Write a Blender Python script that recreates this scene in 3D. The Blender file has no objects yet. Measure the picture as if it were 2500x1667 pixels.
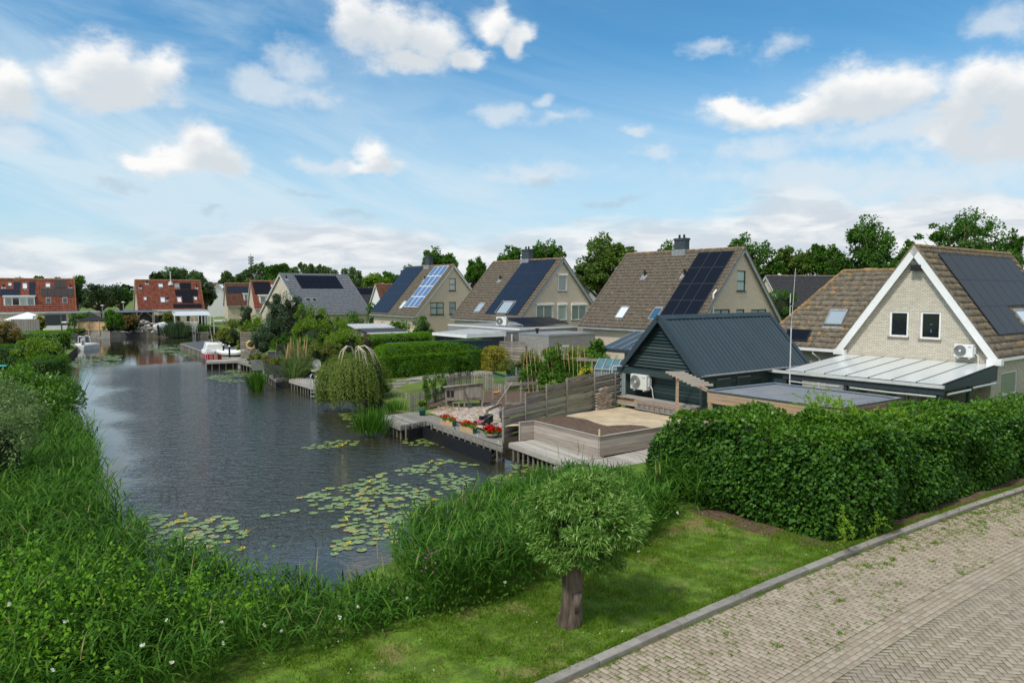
import bpy, bmesh, math, random
import numpy as np
from mathutils import Vector, Matrix
from mathutils.geometry import tessellate_polygon

# ------------------------------------------------------------------ camera
SC = bpy.context.scene
COL = SC.collection
F_, CAMH, HORIZ = 1750.0, 5.75, 712.0          # photograph measures: 2500 x 1667
PITCH = math.atan((833.5 - HORIZ) / F_)
cam_d = bpy.data.cameras.new('camera')
cam_d.sensor_width = 36.0
cam_d.lens = 36.0 * F_ / 2500.0
cam_d.clip_end = 12000
cam_d.clip_start = 0.1
cam = bpy.data.objects.new('camera', cam_d)
cam.location = (0, 0, CAMH)
cam.rotation_euler = (math.pi / 2 - PITCH, 0, 0)
COL.objects.link(cam)
SC.camera = cam
SC.view_settings.view_transform = 'Standard'
SC.view_settings.look = 'None'
SC.view_settings.gamma = 1.0
SC.view_settings.exposure = 0.0
SC.cycles.max_bounces = 6
SC.cycles.diffuse_bounces = 3
SC.cycles.glossy_bounces = 3
SC.cycles.transmission_bounces = 4
SC.cycles.transparent_max_bounces = 8
SC.cycles.caustics_reflective = False
SC.cycles.caustics_refractive = False

def ray(u, v):
    x = (u - 1250) / F_; y = -(v - 833.5) / F_
    cp, sp = math.cos(PITCH), math.sin(PITCH)
    return Vector((x, cp + y * sp, -sp + y * cp))
def G(u, v, z=0.0):                            # where a sight line meets the level z
    r = ray(u, v); t = (z - CAMH) / r.z
    return Vector((r.x * t, r.y * t, z))
def AT(u, v, Y):                               # the point at distance Y
    r = ray(u, v); t = Y / r.y
    return Vector((r.x * t, Y, CAMH + r.z * t))
def HIT(u, v, o, n):                           # where a sight line meets a plane
    r = ray(u, v); c = Vector((0, 0, CAMH))
    t = (Vector(o) - c).dot(n) / r.dot(n)
    return c + r * t

# ------------------------------------------------------------------ node helpers
class NT:
    def __init__(s, tree): s.t = tree
    def n(s, typ, props=None, **ins):
        nd = s.t.nodes.new(typ)
        for k, v in (props or {}).items(): setattr(nd, k, v)
        for k, v in ins.items():
            key = int(k[1:]) if k[0] == 'i' and k[1:].isdigit() else k.replace('_', ' ')
            s.set(nd.inputs[key], v)
        return nd
    def set(s, sock, v):
        if isinstance(v, bpy.types.NodeSocket): s.t.links.new(v, sock)
        else:
            if hasattr(sock.default_value, '__len__'):
                if len(sock.default_value) == 4 and len(v) == 3: v = (*v, 1)
            sock.default_value = v
    def m(s, op, a, b=0.0, c=None, clamp=False):
        nd = s.t.nodes.new('ShaderNodeMath'); nd.operation = op; nd.use_clamp = clamp
        s.set(nd.inputs[0], a); s.set(nd.inputs[1], b)
        if c is not None: s.set(nd.inputs[2], c)
        return nd.outputs[0]
    def vm(s, op, a, b=(0, 0, 0)):
        nd = s.t.nodes.new('ShaderNodeVectorMath'); nd.operation = op
        s.set(nd.inputs[0], a)
        if op == 'SCALE': s.set(nd.inputs['Scale'], b)
        else: s.set(nd.inputs[1], b)
        return nd.outputs['Value'] if op in ('LENGTH', 'DISTANCE', 'DOT_PRODUCT') else nd.outputs[0]
    def mix(s, f, a, b, typ='MIX'):
        nd = s.t.nodes.new('ShaderNodeMix'); nd.data_type = 'RGBA'; nd.blend_type = typ
        s.set(nd.inputs[0], f); s.set(nd.inputs[6], a); s.set(nd.inputs[7], b)
        return nd.outputs[2]
    def noise(s, vec, scale, detail=5, rough=.55, dist=0.0):
        nd = s.n('ShaderNodeTexNoise', None, Scale=scale, Detail=detail, Roughness=rough, Distortion=dist)
        if vec is not None: s.t.links.new(vec, nd.inputs['Vector'])
        return nd.outputs['Fac']
    def step(s, x, a, b, lo=0.0, hi=1.0, kind='SMOOTHSTEP'):
        nd = s.t.nodes.new('ShaderNodeMapRange'); nd.interpolation_type = kind
        s.set(nd.inputs[0], x)
        for i, q in zip((1, 2, 3, 4), (a, b, lo, hi)): s.set(nd.inputs[i], q)
        return nd.outputs[0]

# ------------------------------------------------------------------ sky, clouds and sun
SUN_EL, SUN_AZ = math.radians(54), math.radians(-138)      # azimuth from +Y, clockwise
world = bpy.data.worlds.new('World'); SC.world = world; world.use_nodes = True
w = NT(world.node_tree); world.node_tree.nodes.clear()
sky = w.n('ShaderNodeTexSky', dict(sky_type='NISHITA', sun_disc=False, sun_elevation=SUN_EL,
          sun_rotation=SUN_AZ, air_density=1.0, dust_density=0.6, ozone_density=2.5))
dirv = w.vm('NORMALIZE', w.n('ShaderNodeTexCoord').outputs['Generated'])
sx = w.n('ShaderNodeSeparateXYZ', None, Vector=dirv)
X, Y, Z = sx.outputs
AZ = w.m('ARCTAN2', X, Y)
EL = w.m('ARCSINE', Z)
AE = w.n('ShaderNodeCombineXYZ', None, X=AZ, Y=EL).outputs[0]
def nvec(scale, det, off):
    nd = w.n('ShaderNodeTexNoise', None, Scale=scale, Detail=det, Roughness=.6)
    w.t.links.new(w.vm('ADD', w.vm('MULTIPLY', dirv, (1, 1, 1.5)), off), nd.inputs['Vector'])
    return w.vm('SUBTRACT', nd.outputs['Color'], (.5, .5, .5))
warp = w.vm('ADD', w.vm('SCALE', nvec(8, 2, (3, 1, 2)), .045), w.vm('SCALE', nvec(26, 4, (7, 5, 1)), .032))
WP = w.vm('ADD', AE, warp)
def skyc(u, v):
    r = ray(u, v).normalized()
    return math.atan2(r.x, r.y), math.asin(r.z)
def blobs(lst, P, gr=1.0):
    acc = None
    for (u, v, ru, rv) in lst:
        a, e = skyc(u, v)
        d = w.vm('MULTIPLY', w.vm('SUBTRACT', P, (a, e, 0)), (F_ / ru / gr, F_ / rv / gr, 0))
        h = w.m('SUBTRACT', 1.0, w.vm('LENGTH', d))
        acc = h if acc is None else w.m('SMOOTH_MAX', acc, h, .25)
    return acc
DENSE = [(250, 165, 95, 75), (170, 190, 70, 50), (330, 205, 105, 60), (400, 195, 60, 55), (290, 235, 150, 32),
         (500, 355, 75, 52), (430, 392, 130, 38), (540, 395, 65, 38), (335, 385, 65, 25), (360, 400, 80, 30),
         (905, 378, 48, 40), (905, 412, 70, 20),
         (940, 70, 100, 85), (1040, 90, 110, 75), (860, 40, 70, 80), (1130, 130, 75, 35), (990, 150, 120, 30),
         (30, 190, 55, 55), (50, 245, 50, 45), (5, 240, 70, 60),
         (2080, 225, 130, 62), (2180, 230, 120, 62), (1960, 265, 90, 40), (1790, 265, 80, 34), (1900, 280, 190, 34), (2040, 280, 190, 38),
         (2390, 215, 90, 60), (2480, 230, 90, 72), (2330, 330, 90, 50), (2420, 350, 130, 60), (2500, 300, 90, 90), (2340, 280, 60, 60),
         (1215, 50, 50, 50), (1260, 100, 35, 45)]
WISPY = [(720, 170, 75, 70), (640, 215, 110, 45), (760, 235, 105, 38), (610, 195, 80, 40),
         (1730, 105, 85, 32), (1890, 110, 85, 45), (1200, 35, 60, 50), (1265, 95, 40, 60), (1230, 280, 80, 34), (1360, 290, 85, 26), (1330, 250, 30, 20),
         (2470, 60, 90, 60), (20, 330, 80, 40), (1560, 320, 50, 20), (1600, 375, 60, 26), (1310, 420, 150, 34),
         (2150, 330, 230, 40), (1850, 375, 150, 45), (1960, 430, 330, 55), (2330, 430, 380, 75), (850, 412, 160, 22)]
GREY = [(285, 455, 80, 22), (512, 520, 45, 16), (860, 528, 100, 16), (740, 480, 60, 12), (1320, 440, 50, 25), (1500, 495, 110, 18)]
dn = blobs(DENSE, WP, 1.1)
dn_up = blobs(DENSE, w.vm('SUBTRACT', WP, (0.012, -0.03, 0)), 1.1)
fine = w.noise(w.vm('MULTIPLY', dirv, (1, 1, 1.6)), 55, 5, .6)
fine2 = w.noise(w.vm('MULTIPLY', dirv, (1, 1, 1.4)), 16, 5, .6)
dmask = w.step(w.m('ADD', dn, w.m('MULTIPLY', w.m('SUBTRACT', fine, .5), .55)), .0, .68)
ws = blobs(WISPY, WP)
wmask = w.m('MULTIPLY', w.step(w.m('ADD', ws, w.m('MULTIPLY', w.m('SUBTRACT', fine2, .5), 2.2)), .0, .95), .68)
gmask = w.m('MULTIPLY', w.step(w.m('ADD', blobs(GREY, WP), w.m('MULTIPLY', w.m('SUBTRACT', fine, .5), 1.2)), .1, .9), .5)
band = w.noise(w.vm('MULTIPLY', AE, (9.0, 34.0, 1)), 1.0, 7, .60, .5)
band2 = w.noise(w.vm('MULTIPLY', AE, (3.0, 6.0, 1)), 1.0, 2, .5)
eldeg = w.m('MULTIPLY', EL, 57.3)
lim = w.m('ADD', w.m('ADD', 5.0, w.m('MULTIPLY', AZ, 3.6)), w.m('MULTIPLY', w.m('SUBTRACT', band2, .5), 9.0))
cover = w.step(w.m('SUBTRACT', eldeg, lim), -1.6, 2.2, 1.0, 0.0)
bmask = w.m('MULTIPLY', w.step(w.m('ADD', band, w.m('MULTIPLY', cover, .55)), .66, .90), cover)
bmask = w.m('MAXIMUM', bmask, w.m('MULTIPLY', w.step(eldeg, 1.0, 6.5, .75, 0.0), .85))
bshade = w.noise(w.vm('ADD', w.vm('MULTIPLY', AE, (12.0, 46.0, 1)), (2.3, .8, 0)), 1.0, 5, .55, .4)
veiln = w.noise(w.vm('MULTIPLY', w.vm('ADD', AE, w.n('ShaderNodeCombineXYZ', None, X=0.0, Y=w.m('MULTIPLY', AZ, .25)).outputs[0]), (2.2, 9.0, 1)), 1.0, 5, .62, 1.2)
veilamt = w.m('ADD', w.step(AZ, .25, -.6, .0, .60), w.step(eldeg, 20.0, 4.0, .0, .45))
veil = w.m('MULTIPLY', w.step(veiln, .30, .75), w.m('ADD', veilamt, .08), clamp=True)
veil = w.m('ADD', w.m('MULTIPLY', veil, .75), w.m('MULTIPLY', w.step(eldeg, 19.0, 5.0), .62), clamp=True)
litf = w.step(w.m('SUBTRACT', dn_up, w.m('MULTIPLY', fine2, .7)), -.55, .25)
c_dense = w.mix(litf, (.98, .98, .97), (.68, .735, .78))
c_dense = w.mix(w.step(dn, .10, .6), (.74, .80, .86), c_dense)
c_bank = w.mix(w.step(bshade, .38, .66), (.64, .70, .765), (.90, .92, .925))
TINT = (.063, .130, .150)
skyc_bg = w.mix(1.0, sky.outputs[0], TINT, 'MULTIPLY')
col = w.mix(veil, skyc_bg, (.62, .78, .89))
col = w.mix(bmask, col, c_bank)
col = w.mix(wmask, col, (.76, .82, .87))
col = w.mix(gmask, col, (.46, .57, .66))
col = w.mix(dmask, col, c_dense)
bg_full = w.n('ShaderNodeBackground', None, Color=col, Strength=1.0)
# away from this part of the sky the cloud field is simple
sb = w.noise(w.vm('MULTIPLY', dirv, (1, 1, 2.0)), 3.0, 3, .6)
behind = w.step(Y, .25, -.35)  # unseen sky behind the camera whitened as added fill for shaded gables
col2 = w.mix(w.m('MULTIPLY', w.step(sb, .40, .60, .40, 1.0), w.m('ADD', .22, w.m('MULTIPLY', behind, .74))), w.mix(1.0, sky.outputs[0], TINT, 'MULTIPLY'), (1.15, 1.13, 1.08))
bg_far = w.n('ShaderNodeBackground', None, Color=col2, Strength=1.0)
zone = w.m('MULTIPLY', w.step(w.m('ABSOLUTE', AZ), .70, .80, 1.0, 0.0), w.step(Z, .50, .60, 1.0, 0.0))
zone = w.m('MULTIPLY', zone, w.m('GREATER_THAN', Z, -.02))
ms = w.n('ShaderNodeMixShader', None, i0=zone, i1=bg_far.outputs[0], i2=bg_full.outputs[0])
out = w.n('ShaderNodeOutputWorld')
w.t.links.new(ms.outputs[0], out.inputs[0])
world.cycles.sampling_method = 'MANUAL'
world.cycles.sample_map_resolution = 512
sun_d = bpy.data.lights.new('sun', 'SUN'); sun_d.energy = 3.1; sun_d.angle = math.radians(7)
sun_d.color = (1.0, .95, .87)
sun = bpy.data.objects.new('sun', sun_d); COL.objects.link(sun)
sdir = Vector((math.sin(SUN_AZ) * math.cos(SUN_EL), math.cos(SUN_AZ) * math.cos(SUN_EL), math.sin(SUN_EL)))
sun.rotation_euler = sdir.to_track_quat('Z', 'Y').to_euler()
# ------------------------------------------------------------------ materials
MATS = {}
def newmat(name):
    m = bpy.data.materials.new(name); m.use_nodes = True
    m.node_tree.nodes.clear(); t = NT(m.node_tree)
    o = t.n('ShaderNodeOutputMaterial'); b = t.n('ShaderNodeBsdfPrincipled')
    m.node_tree.links.new(b.outputs[0], o.inputs[0])
    MATS[name] = m
    return m, t, b, o
def S(name, col, rough=.75, var=.18, scale=4.0, col2=None, th=(.5, .65), sc2=.8, amt2=.8, bump=0.0, bsc=None,
      metal=0.0, spec=.4, stretch=(1, 1, 1), uv=True, coat=0.0, island=0.0, det=5):
    m, t, b, o = newmat(name)
    tc = t.n('ShaderNodeTexCoord')
    vec = t.vm('MULTIPLY', tc.outputs['UV' if uv else 'Object'], stretch)
    n1 = t.noise(vec, scale, det, .6)
    lo = tuple(c * (1 - var) for c in col); hi = tuple(min(1, c * (1 + var)) for c in col)
    c = t.mix(t.step(n1, .3, .7), lo, hi)
    if col2 is not None:
        n2 = t.noise(vec, sc2, 5, .6)
        c = t.mix(t.step(n2, th[0], th[1], 0, amt2), c, col2)
    if island:
        r = t.n('ShaderNodeNewGeometry').outputs['Random Per Island']
        c = t.mix(t.step(r, 0, 1, 0, 1, 'LINEAR'), t.mix(island, c, (0, 0, 0)), t.mix(island * .5, c, (1, .97, .9)))
    t.set(b.inputs['Base Color'], c)
    b.inputs['Roughness'].default_value = rough; b.inputs['Metallic'].default_value = metal
    b.inputs['Specular IOR Level'].default_value = spec
    if coat: b.inputs['Coat Weight'].default_value = coat; b.inputs['Coat Roughness'].default_value = .08
    if bump:
        nb = t.noise(vec, bsc or scale * 3, 5, .6)
        bp = t.n('ShaderNodeBump', None, Strength=1.0, Distance=bump, Height=nb)
        t.set(b.inputs['Normal'], bp.outputs[0])
    return m
def BR(name, c1, c2, mortar, w=.22, h=.065, msz=.007, rough=.85, var=.3, stain=(.3, .28, .24)):
    m, t, b, o = newmat(name)
    uv = t.n('ShaderNodeTexCoord').outputs['UV']
    br = t.n('ShaderNodeTexBrick', dict(offset=.5), Vector=uv, Color1=c1, Color2=c2, Mortar=mortar, Scale=1.0,
             Mortar_Size=msz, Mortar_Smooth=.2, Bias=0.0, Brick_Width=w, Row_Height=h)
    nn = t.noise(uv, 1.1, 6, .65)
    c = t.mix(t.step(nn, .35, .75, 0, var), br.outputs['Color'], stain)
    n3 = t.noise(t.vm('MULTIPLY', uv, (1 / w, 1 / h, 1)), 1.0, 2, .5)
    c = t.mix(t.step(n3, .3, .7, 0, .22), c, tuple(x * .6 for x in c1))
    t.set(b.inputs['Base Color'], c); b.inputs['Roughness'].default_value = rough
    bp = t.n('ShaderNodeBump', None, Strength=.8, Distance=.006, Height=t.m('SUBTRACT', 1.0, br.outputs['Fac']))
    t.set(b.inputs['Normal'], bp.outputs[0])
    return m
def LEAF(name, cols, rough=.5, trans=.25, nscale=1.2, spec=.22, dark=.0):
    m, t, b, o = newmat(name)
    geo = t.n('ShaderNodeNewGeometry')
    cr = t.n('ShaderNodeValToRGB'); t.t.links.new(geo.outputs['Random Per Island'], cr.inputs[0])
    el = cr.color_ramp.elements
    k = len(cols)
    el[0].color = (*cols[0], 1); el[0].position = .05; el[1].color = (*cols[-1], 1); el[1].position = .97
    for i in range(1, k - 1):
        e = el.new(i / (k - 1)); e.color = (*cols[i], 1)
    ob = t.n('ShaderNodeTexCoord').outputs['Object']
    nz = t.noise(ob, nscale, 3, .6)
    c = t.mix(t.step(nz, .3, .7, .30, .0), cr.outputs[0], tuple(x * .45 for x in cols[0]))
    t.set(b.inputs['Base Color'], c)
    b.inputs['Roughness'].default_value = rough; b.inputs['Specular IOR Level'].default_value = spec
    tr = t.n('ShaderNodeBsdfTranslucent'); t.set(tr.inputs[0], t.mix(1.0, c, (1.5, 1.6, .8), 'MULTIPLY'))
    ms = t.n('ShaderNodeMixShader', None, i0=trans, i1=b.outputs[0], i2=tr.outputs[0])
    t.t.links.new(ms.outputs[0], o.inputs[0])
    return m
# masonry, roofs
BR('cream_brick', (.68, .565, .445), (.58, .48, .375), (.52, .44, .35), stain=(.50, .41, .31), var=.2)
BR('light_brick', (.66, .60, .48), (.50, .45, .36), (.33, .29, .235), w=.22, h=.082, msz=.011, stain=(.50, .44, .35), var=.2)
BR('grey_brick', (.30, .29, .275), (.20, .195, .19), (.40, .385, .37), stain=(.20, .19, .18))
BR('brown_brick', (.20, .14, .09), (.27, .22, .14), (.2, .18, .15), msz=.012)
S('beige_render', (.52, .45, .35), var=.1, scale=2, col2=(.30, .27, .22), sc2=.8, amt2=.5)
S('tile_brown', (.120, .098, .074), rough=.85, var=.32, scale=3.2, col2=(.30, .16, .05), th=(.60, .74), sc2=1.6, amt2=.65, bump=.004, bsc=60, island=0)
S('tile_lichen', (.155, .13, .095), rough=.9, var=.4, scale=3.6, col2=(.42, .21, .05), th=(.56, .68), sc2=2.6, amt2=.8, bump=.004, bsc=60)
S('ridge_lichen', (.17, .125, .08), rough=.9, var=.4, scale=6, col2=(.38, .20, .05), th=(.46, .62), sc2=3.0, amt2=.85)
S('tile_red', (.235, .068, .042), rough=.8, var=.35, scale=1.6, col2=(.27, .12, .035), th=(.50, .72), sc2=.35, amt2=.7)
S('tile_darkred', (.13, .055, .035), rough=.8, var=.3, scale=1.6)
S('tile_grey', (.17, .18, .20), rough=.6, var=.18, scale=2.5, col2=(.22, .17, .11), th=(.62, .8), sc2=.3, amt2=.4)
S('tile_black', (.035, .035, .04), rough=.6, var=.2, scale=2)
S('metal_roof', (.036, .056, .070), rough=.5, var=.10, scale=1.5, spec=.22, stretch=(1, .15, 1))
S('steel_dark', (.035, .045, .055), rough=.45, var=.1)
S('lead', (.25, .26, .27), rough=.6, var=.2)
S('chimney_slate', (.045, .055, .068), rough=.5, var=.25, scale=5, col2=(.15, .16, .17), sc2=3, th=(.6, .62), amt2=.3)
S('white_paint', (.78, .78, .76), rough=.45, var=.04, scale=1.5, col2=(.6, .58, .53), sc2=1.0, th=(.55, .8), amt2=.5)
S('dull_white', (.55, .56, .55), rough=.5, var=.08, scale=1.5, col2=(.38, .38, .36), sc2=1.0, amt2=.5)
S('grey_trim', (.30, .32, .33), rough=.5, var=.12, scale=1.5)
S('dark_frame', (.03, .04, .042), rough=.4, var=.1)
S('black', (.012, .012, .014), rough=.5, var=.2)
S('rubber', (.018, .018, .018), rough=.85, var=.2)
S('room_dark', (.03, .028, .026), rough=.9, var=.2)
S('bitumen', (.22, .225, .23), rough=.9, var=.16, scale=1.5, col2=(.30, .29, .27), sc2=.5, amt2=.5, bump=.002, bsc=90)
S('roof_felt', (.20, .215, .235), rough=.8, var=.14, scale=1.3, col2=(.27, .26, .24), sc2=.6, amt2=.5, stretch=(1, 1, 1))
S('grey_plate', (.33, .34, .34), rough=.45, var=.08, scale=1)
# timber
def W(name, col, var=.35, **k):
    kk = dict(rough=.85, scale=6, stretch=(.18, 1.6, 1), bump=.003, bsc=14, det=6, island=.22); kk.update(k)
    return S(name, col, var=var, **kk)
W('fence_timber', (.235, .205, .165), col2=(.10, .105, .07), th=(.52, .7), sc2=1.5, amt2=.6)
W('picket_timber', (.215, .19, .16), col2=(.12, .12, .09), th=(.55, .7), sc2=1.5, amt2=.5)
W('deck_timber', (.36, .33, .285), var=.18, col2=(.24, .215, .18), th=(.5, .75), sc2=.8, amt2=.6)
W('old_deck', (.21, .195, .165), var=.25, col2=(.15, .15, .10), th=(.5, .7), sc2=1.0, amt2=.6)
W('planter_timber', (.31, .25, .205), var=.22, col2=(.40, .35, .30), th=(.5, .7), sc2=1.0, amt2=.5, island=.30)
W('pile_timber', (.16, .14, .105), stretch=(1.6, .2, 1), col2=(.10, .09, .06), th=(.5, .7))
W('coop_timber', (.20, .165, .13), stretch=(1.6, .2, 1), col2=(.11, .105, .09), th=(.5, .7))
W('fresh_timber', (.60, .36, .17), var=.15)
W('pine_timber', (.62, .46, .27), var=.12)
W('larch_timber', (.42, .25, .13), var=.25, col2=(.30, .25, .20), th=(.45, .6), amt2=.7)
W('old_plank', (.33, .29, .245), var=.3)
W('black_green_board', (.007, .027, .029), var=.2, rough=.5, col2=(.014, .038, .040), sc2=.6, island=.08, bump=.001)
W('orange_door', (.33, .10, .025), var=.15)
S('bark', (.11, .082, .062), rough=.95, var=.5, scale=9, stretch=(1, 1, .16), uv=False, bump=.05, bsc=16, col2=(.15, .125, .10), th=(.5, .7), sc2=6)
S('pale_bark', (.45, .40, .32), rough=.9, var=.3, scale=6, uv=False)
S('cane', (.52, .36, .18), rough=.7, var=.3, scale=8, uv=False)
# ground things
S('concrete', (.30, .29, .265), rough=.9, var=.15, scale=4, col2=(.20, .19, .17), sc2=1.2, amt2=.6, bump=.003, bsc=60)
S('kerb_stone', (.25, .235, .205), rough=.9, var=.14, scale=6, col2=(.17, .16, .135), sc2=1.4, th=(.48, .66), amt2=.7, bump=.003, bsc=80, island=.14)
S('paver', (.335, .272, .195), rough=.9, var=.10, scale=9, uv=False, col2=(.245, .195, .145), sc2=.7, th=(.45, .75), amt2=.55, island=.13, bump=.002, bsc=90)
S('paver_band', (.325, .265, .192), rough=.9, var=.10, scale=9, uv=False, col2=(.27, .235, .205), sc2=.7, th=(.5, .75), amt2=.45, island=.12, bump=.002, bsc=90)
S('paver_grey', (.295, .246, .178), rough=.9, var=.12, scale=9, uv=False, col2=(.20, .185, .15), sc2=.6, th=(.45, .75), amt2=.55, island=.14, bump=.002, bsc=90)
S('joint', (.075, .085, .035), rough=1, var=.4, scale=2.2, uv=False, col2=(.13, .11, .075), sc2=1.0, th=(.4, .6), amt2=.9)
S('terrace_brick', (.40, .31, .235), rough=.9, var=.2, scale=6, uv=False, island=.4, col2=(.2, .16, .12), sc2=1.0, amt2=.5)
S('sand', (.50, .40, .265), rough=1, var=.14, scale=1.6, uv=False, col2=(.36, .27, .17), sc2=.9, th=(.5, .68), amt2=.7, bump=.02, bsc=7)
S('soil', (.115, .075, .05), rough=1, var=.35, scale=7, uv=False, col2=(.20, .145, .10), sc2=2.0, th=(.55, .75), amt2=.5, bump=.05, bsc=16)
S('straw', (.46, .33, .18), rough=1, var=.3, scale=7, uv=False, island=.4)
S('gravel', (.30, .28, .25), rough=1, var=.35, scale=14, uv=False, bump=.02, bsc=30)
S('lawn', (.095, .17, .014), rough=1, var=.4, scale=3.0, uv=False, col2=(.24, .18, .08), sc2=.75, th=(.54, .68), amt2=.85, bump=.03, bsc=25)
S('meadow', (.10, .145, .020), rough=1, var=.3, scale=.4, uv=False, col2=(.15, .17, .035), sc2=.05, th=(.5, .7), amt2=.7)
S('mud', (.055, .045, .028), rough=.9, var=.3, scale=3, uv=False)
S('blacktop', (.075, .08, .088), rough=.85, var=.2, scale=5, uv=False, col2=(.12, .12, .12), sc2=.6, amt2=.5)
S('plastic_white', (.74, .75, .74), rough=.35, var=.03, spec=.5)
S('plastic_cream', (.62, .63, .58), rough=.4, var=.04, spec=.5)
S('grille', (.25, .26, .245), rough=.5, var=.1)
S('galv', (.42, .45, .48), rough=.35, var=.12, metal=.6)
S('alu', (.55, .56, .57), rough=.35, var=.08, metal=.5)
S('pipe_grey', (.36, .39, .43), rough=.4, var=.08)
S('pot_green', (.012, .12, .085), rough=.4, var=.2)
S('pot_dark', (.075, .075, .078), rough=.75, var=.2, scale=8)
S('pot_stone', (.30, .28, .25), rough=.85, var=.15)
S('net_green', (.01, .16, .14), rough=.7, var=.3)
S('hose_blue', (.02, .30, .62), rough=.35, var=.1)
S('boat_red', (.50, .012, .012), rough=.3, var=.12, coat=.3)
S('boat_white', (.74, .75, .73), rough=.35, var=.04, col2=(.55, .55, .5), sc2=2, amt2=.3, coat=.2)
S('hen_brown', (.50, .23, .07), rough=.9, var=.3, scale=30, uv=False)
S('mower_pink', (.38, .09, .10), rough=.4, var=.1)
S('rope', (.45, .40, .28), rough=.9, var=.2)
S('blue_cover', (.03, .09, .19), rough=.5, var=.2)
S('cloth_black', (.022, .026, .028), rough=.9, var=.2)
S('cloth_white', (.80, .80, .79), rough=.9, var=.05)
S('wicker', (.20, .19, .18), rough=.9, var=.4, scale=20)
S('sea_glass', (.09, .17, .18), rough=.3, var=.2)
S('shed_blue', (.026, .050, .078), rough=.5, var=.12)
S('turquoise', (.06, .36, .44), rough=.6, var=.1)
S('orange_plastic', (.50, .16, .04), rough=.5, var=.1)
S('stone_pile', (.30, .27, .23), rough=.95, var=.35, scale=8, uv=False, island=.5)
S('shirt_blue', (.05, .16, .30), rough=.9, var=.3, scale=10)
def glassmat(name, base, rough=.04, spec=.8, stripes=None):
    m, t, b, o = newmat(name)
    c = base
    if stripes:
        uv = t.n('ShaderNodeTexCoord').outputs['UV']
        wv = t.n('ShaderNodeTexWave', dict(wave_type='BANDS', bands_direction='X'), Vector=uv, Scale=stripes[1], Distortion=1.0, Detail=2)
        c = t.mix(wv.outputs['Fac'], base, stripes[0])
    t.set(b.inputs['Base Color'], c)
    b.inputs['Roughness'].default_value = rough; b.inputs['Specular IOR Level'].default_value = spec
    return m
glassmat('glass_dark', (.012, .015, .018))
glassmat('glass_curtain', (.16, .19, .19), stripes=((.30, .33, .33), 2.2))
glassmat('glass_blind', (.36, .42, .40), stripes=((.42, .48, .46), .3))
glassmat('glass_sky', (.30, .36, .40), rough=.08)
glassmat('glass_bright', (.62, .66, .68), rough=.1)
glassmat('glass_blue', (.03, .09, .16), rough=.06)
glassmat('panel_black', (.006, .008, .014), rough=.3, spec=.14)
glassmat('panel_navy', (.010, .018, .036), rough=.3, spec=.2)
glassmat('panel_grey', (.052, .049, .047), rough=.4, spec=.1)
glassmat('panel_rim', (.03, .035, .042), rough=.4, spec=.5)
glassmat('patio_glass', (.58, .61, .60), rough=.2, spec=.4)
glassmat('panel_cells', (.085, .16, .30), rough=.3, spec=.3)
# leaves
LEAF('leaf_reed', [(.026, .088, .008), (.050, .148, .013), (.086, .21, .022), (.14, .265, .04)], rough=.6, trans=.3, nscale=.7, spec=.12)
LEAF('leaf_reed_dry', [(.30, .24, .10), (.22, .22, .08)], rough=.6, trans=.2)
LEAF('leaf_grass', [(.080, .18, .010), (.12, .245, .014), (.17, .285, .024), (.22, .28, .05)], rough=.7, trans=.3, nscale=.9, spec=.1)
LEAF('leaf_grass_dry', [(.28, .20, .09), (.35, .27, .13)], rough=.8, trans=.2)
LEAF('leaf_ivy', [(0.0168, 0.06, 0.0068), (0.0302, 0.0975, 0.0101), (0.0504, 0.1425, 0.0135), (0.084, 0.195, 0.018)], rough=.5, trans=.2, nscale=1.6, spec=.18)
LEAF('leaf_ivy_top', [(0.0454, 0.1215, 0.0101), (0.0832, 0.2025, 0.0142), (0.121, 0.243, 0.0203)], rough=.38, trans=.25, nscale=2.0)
LEAF('leaf_lime', [(.14, .30, .02), (.22, .38, .03), (.34, .42, .04)], rough=.5, trans=.35, nscale=3)
LEAF('leaf_willow', [(.060, .155, .020), (.12, .26, .038), (.20, .36, .065), (.36, .50, .18)], rough=.55, trans=.3, nscale=2.5, spec=.15)
LEAF('leaf_laurel', [(0.051, 0.13, 0.0098), (0.0946, 0.221, 0.0137), (0.1602, 0.312, 0.0195)], rough=.3, trans=.25, nscale=1.2, spec=.5)
LEAF('leaf_sage', [(.11, .19, .065), (.18, .27, .10), (.27, .36, .16)], rough=.6, trans=.25, nscale=1.5, spec=.15)
LEAF('leaf_dark', [(0.0181, 0.0432, 0.0101), (0.0302, 0.0675, 0.0142), (0.0484, 0.0972, 0.0182)], rough=.5, trans=.15, nscale=.5)
LEAF('leaf_tree', [(.044, .115, .016), (.075, .175, .026), (.12, .235, .04)], rough=.55, trans=.35, nscale=.35, spec=.15)
LEAF('leaf_tree_light', [(0.0529, 0.108, 0.0162), (0.0983, 0.1688, 0.0243), (0.1512, 0.2295, 0.0354)], rough=.5, trans=.3, nscale=.35)
LEAF('leaf_poplar', [(.07, .13, .05), (.11, .19, .07), (.16, .24, .095)], rough=.5, trans=.25, nscale=.3)
LEAF('leaf_weeping', [(.08, .14, .022), (.14, .20, .034), (.22, .26, .05)], rough=.55, trans=.25, nscale=1.0, spec=.15)
LEAF('leaf_yellow', [(.30, .27, .03), (.42, .36, .04), (.24, .26, .03)], rough=.5, trans=.25, nscale=2)
LEAF('leaf_olive', [(.10, .135, .018), (.15, .185, .026), (.22, .24, .035)], rough=.5, trans=.25, nscale=1.0)
LEAF('leaf_hedge', [(.045, .12, .010), (.07, .175, .014), (.105, .23, .02)], rough=.55, trans=.25, nscale=1.2, spec=.15)
LEAF('leaf_clipped', [(.085, .21, .012), (.13, .29, .017), (.18, .35, .025)], rough=.6, trans=.3, nscale=1.2, spec=.1)
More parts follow.
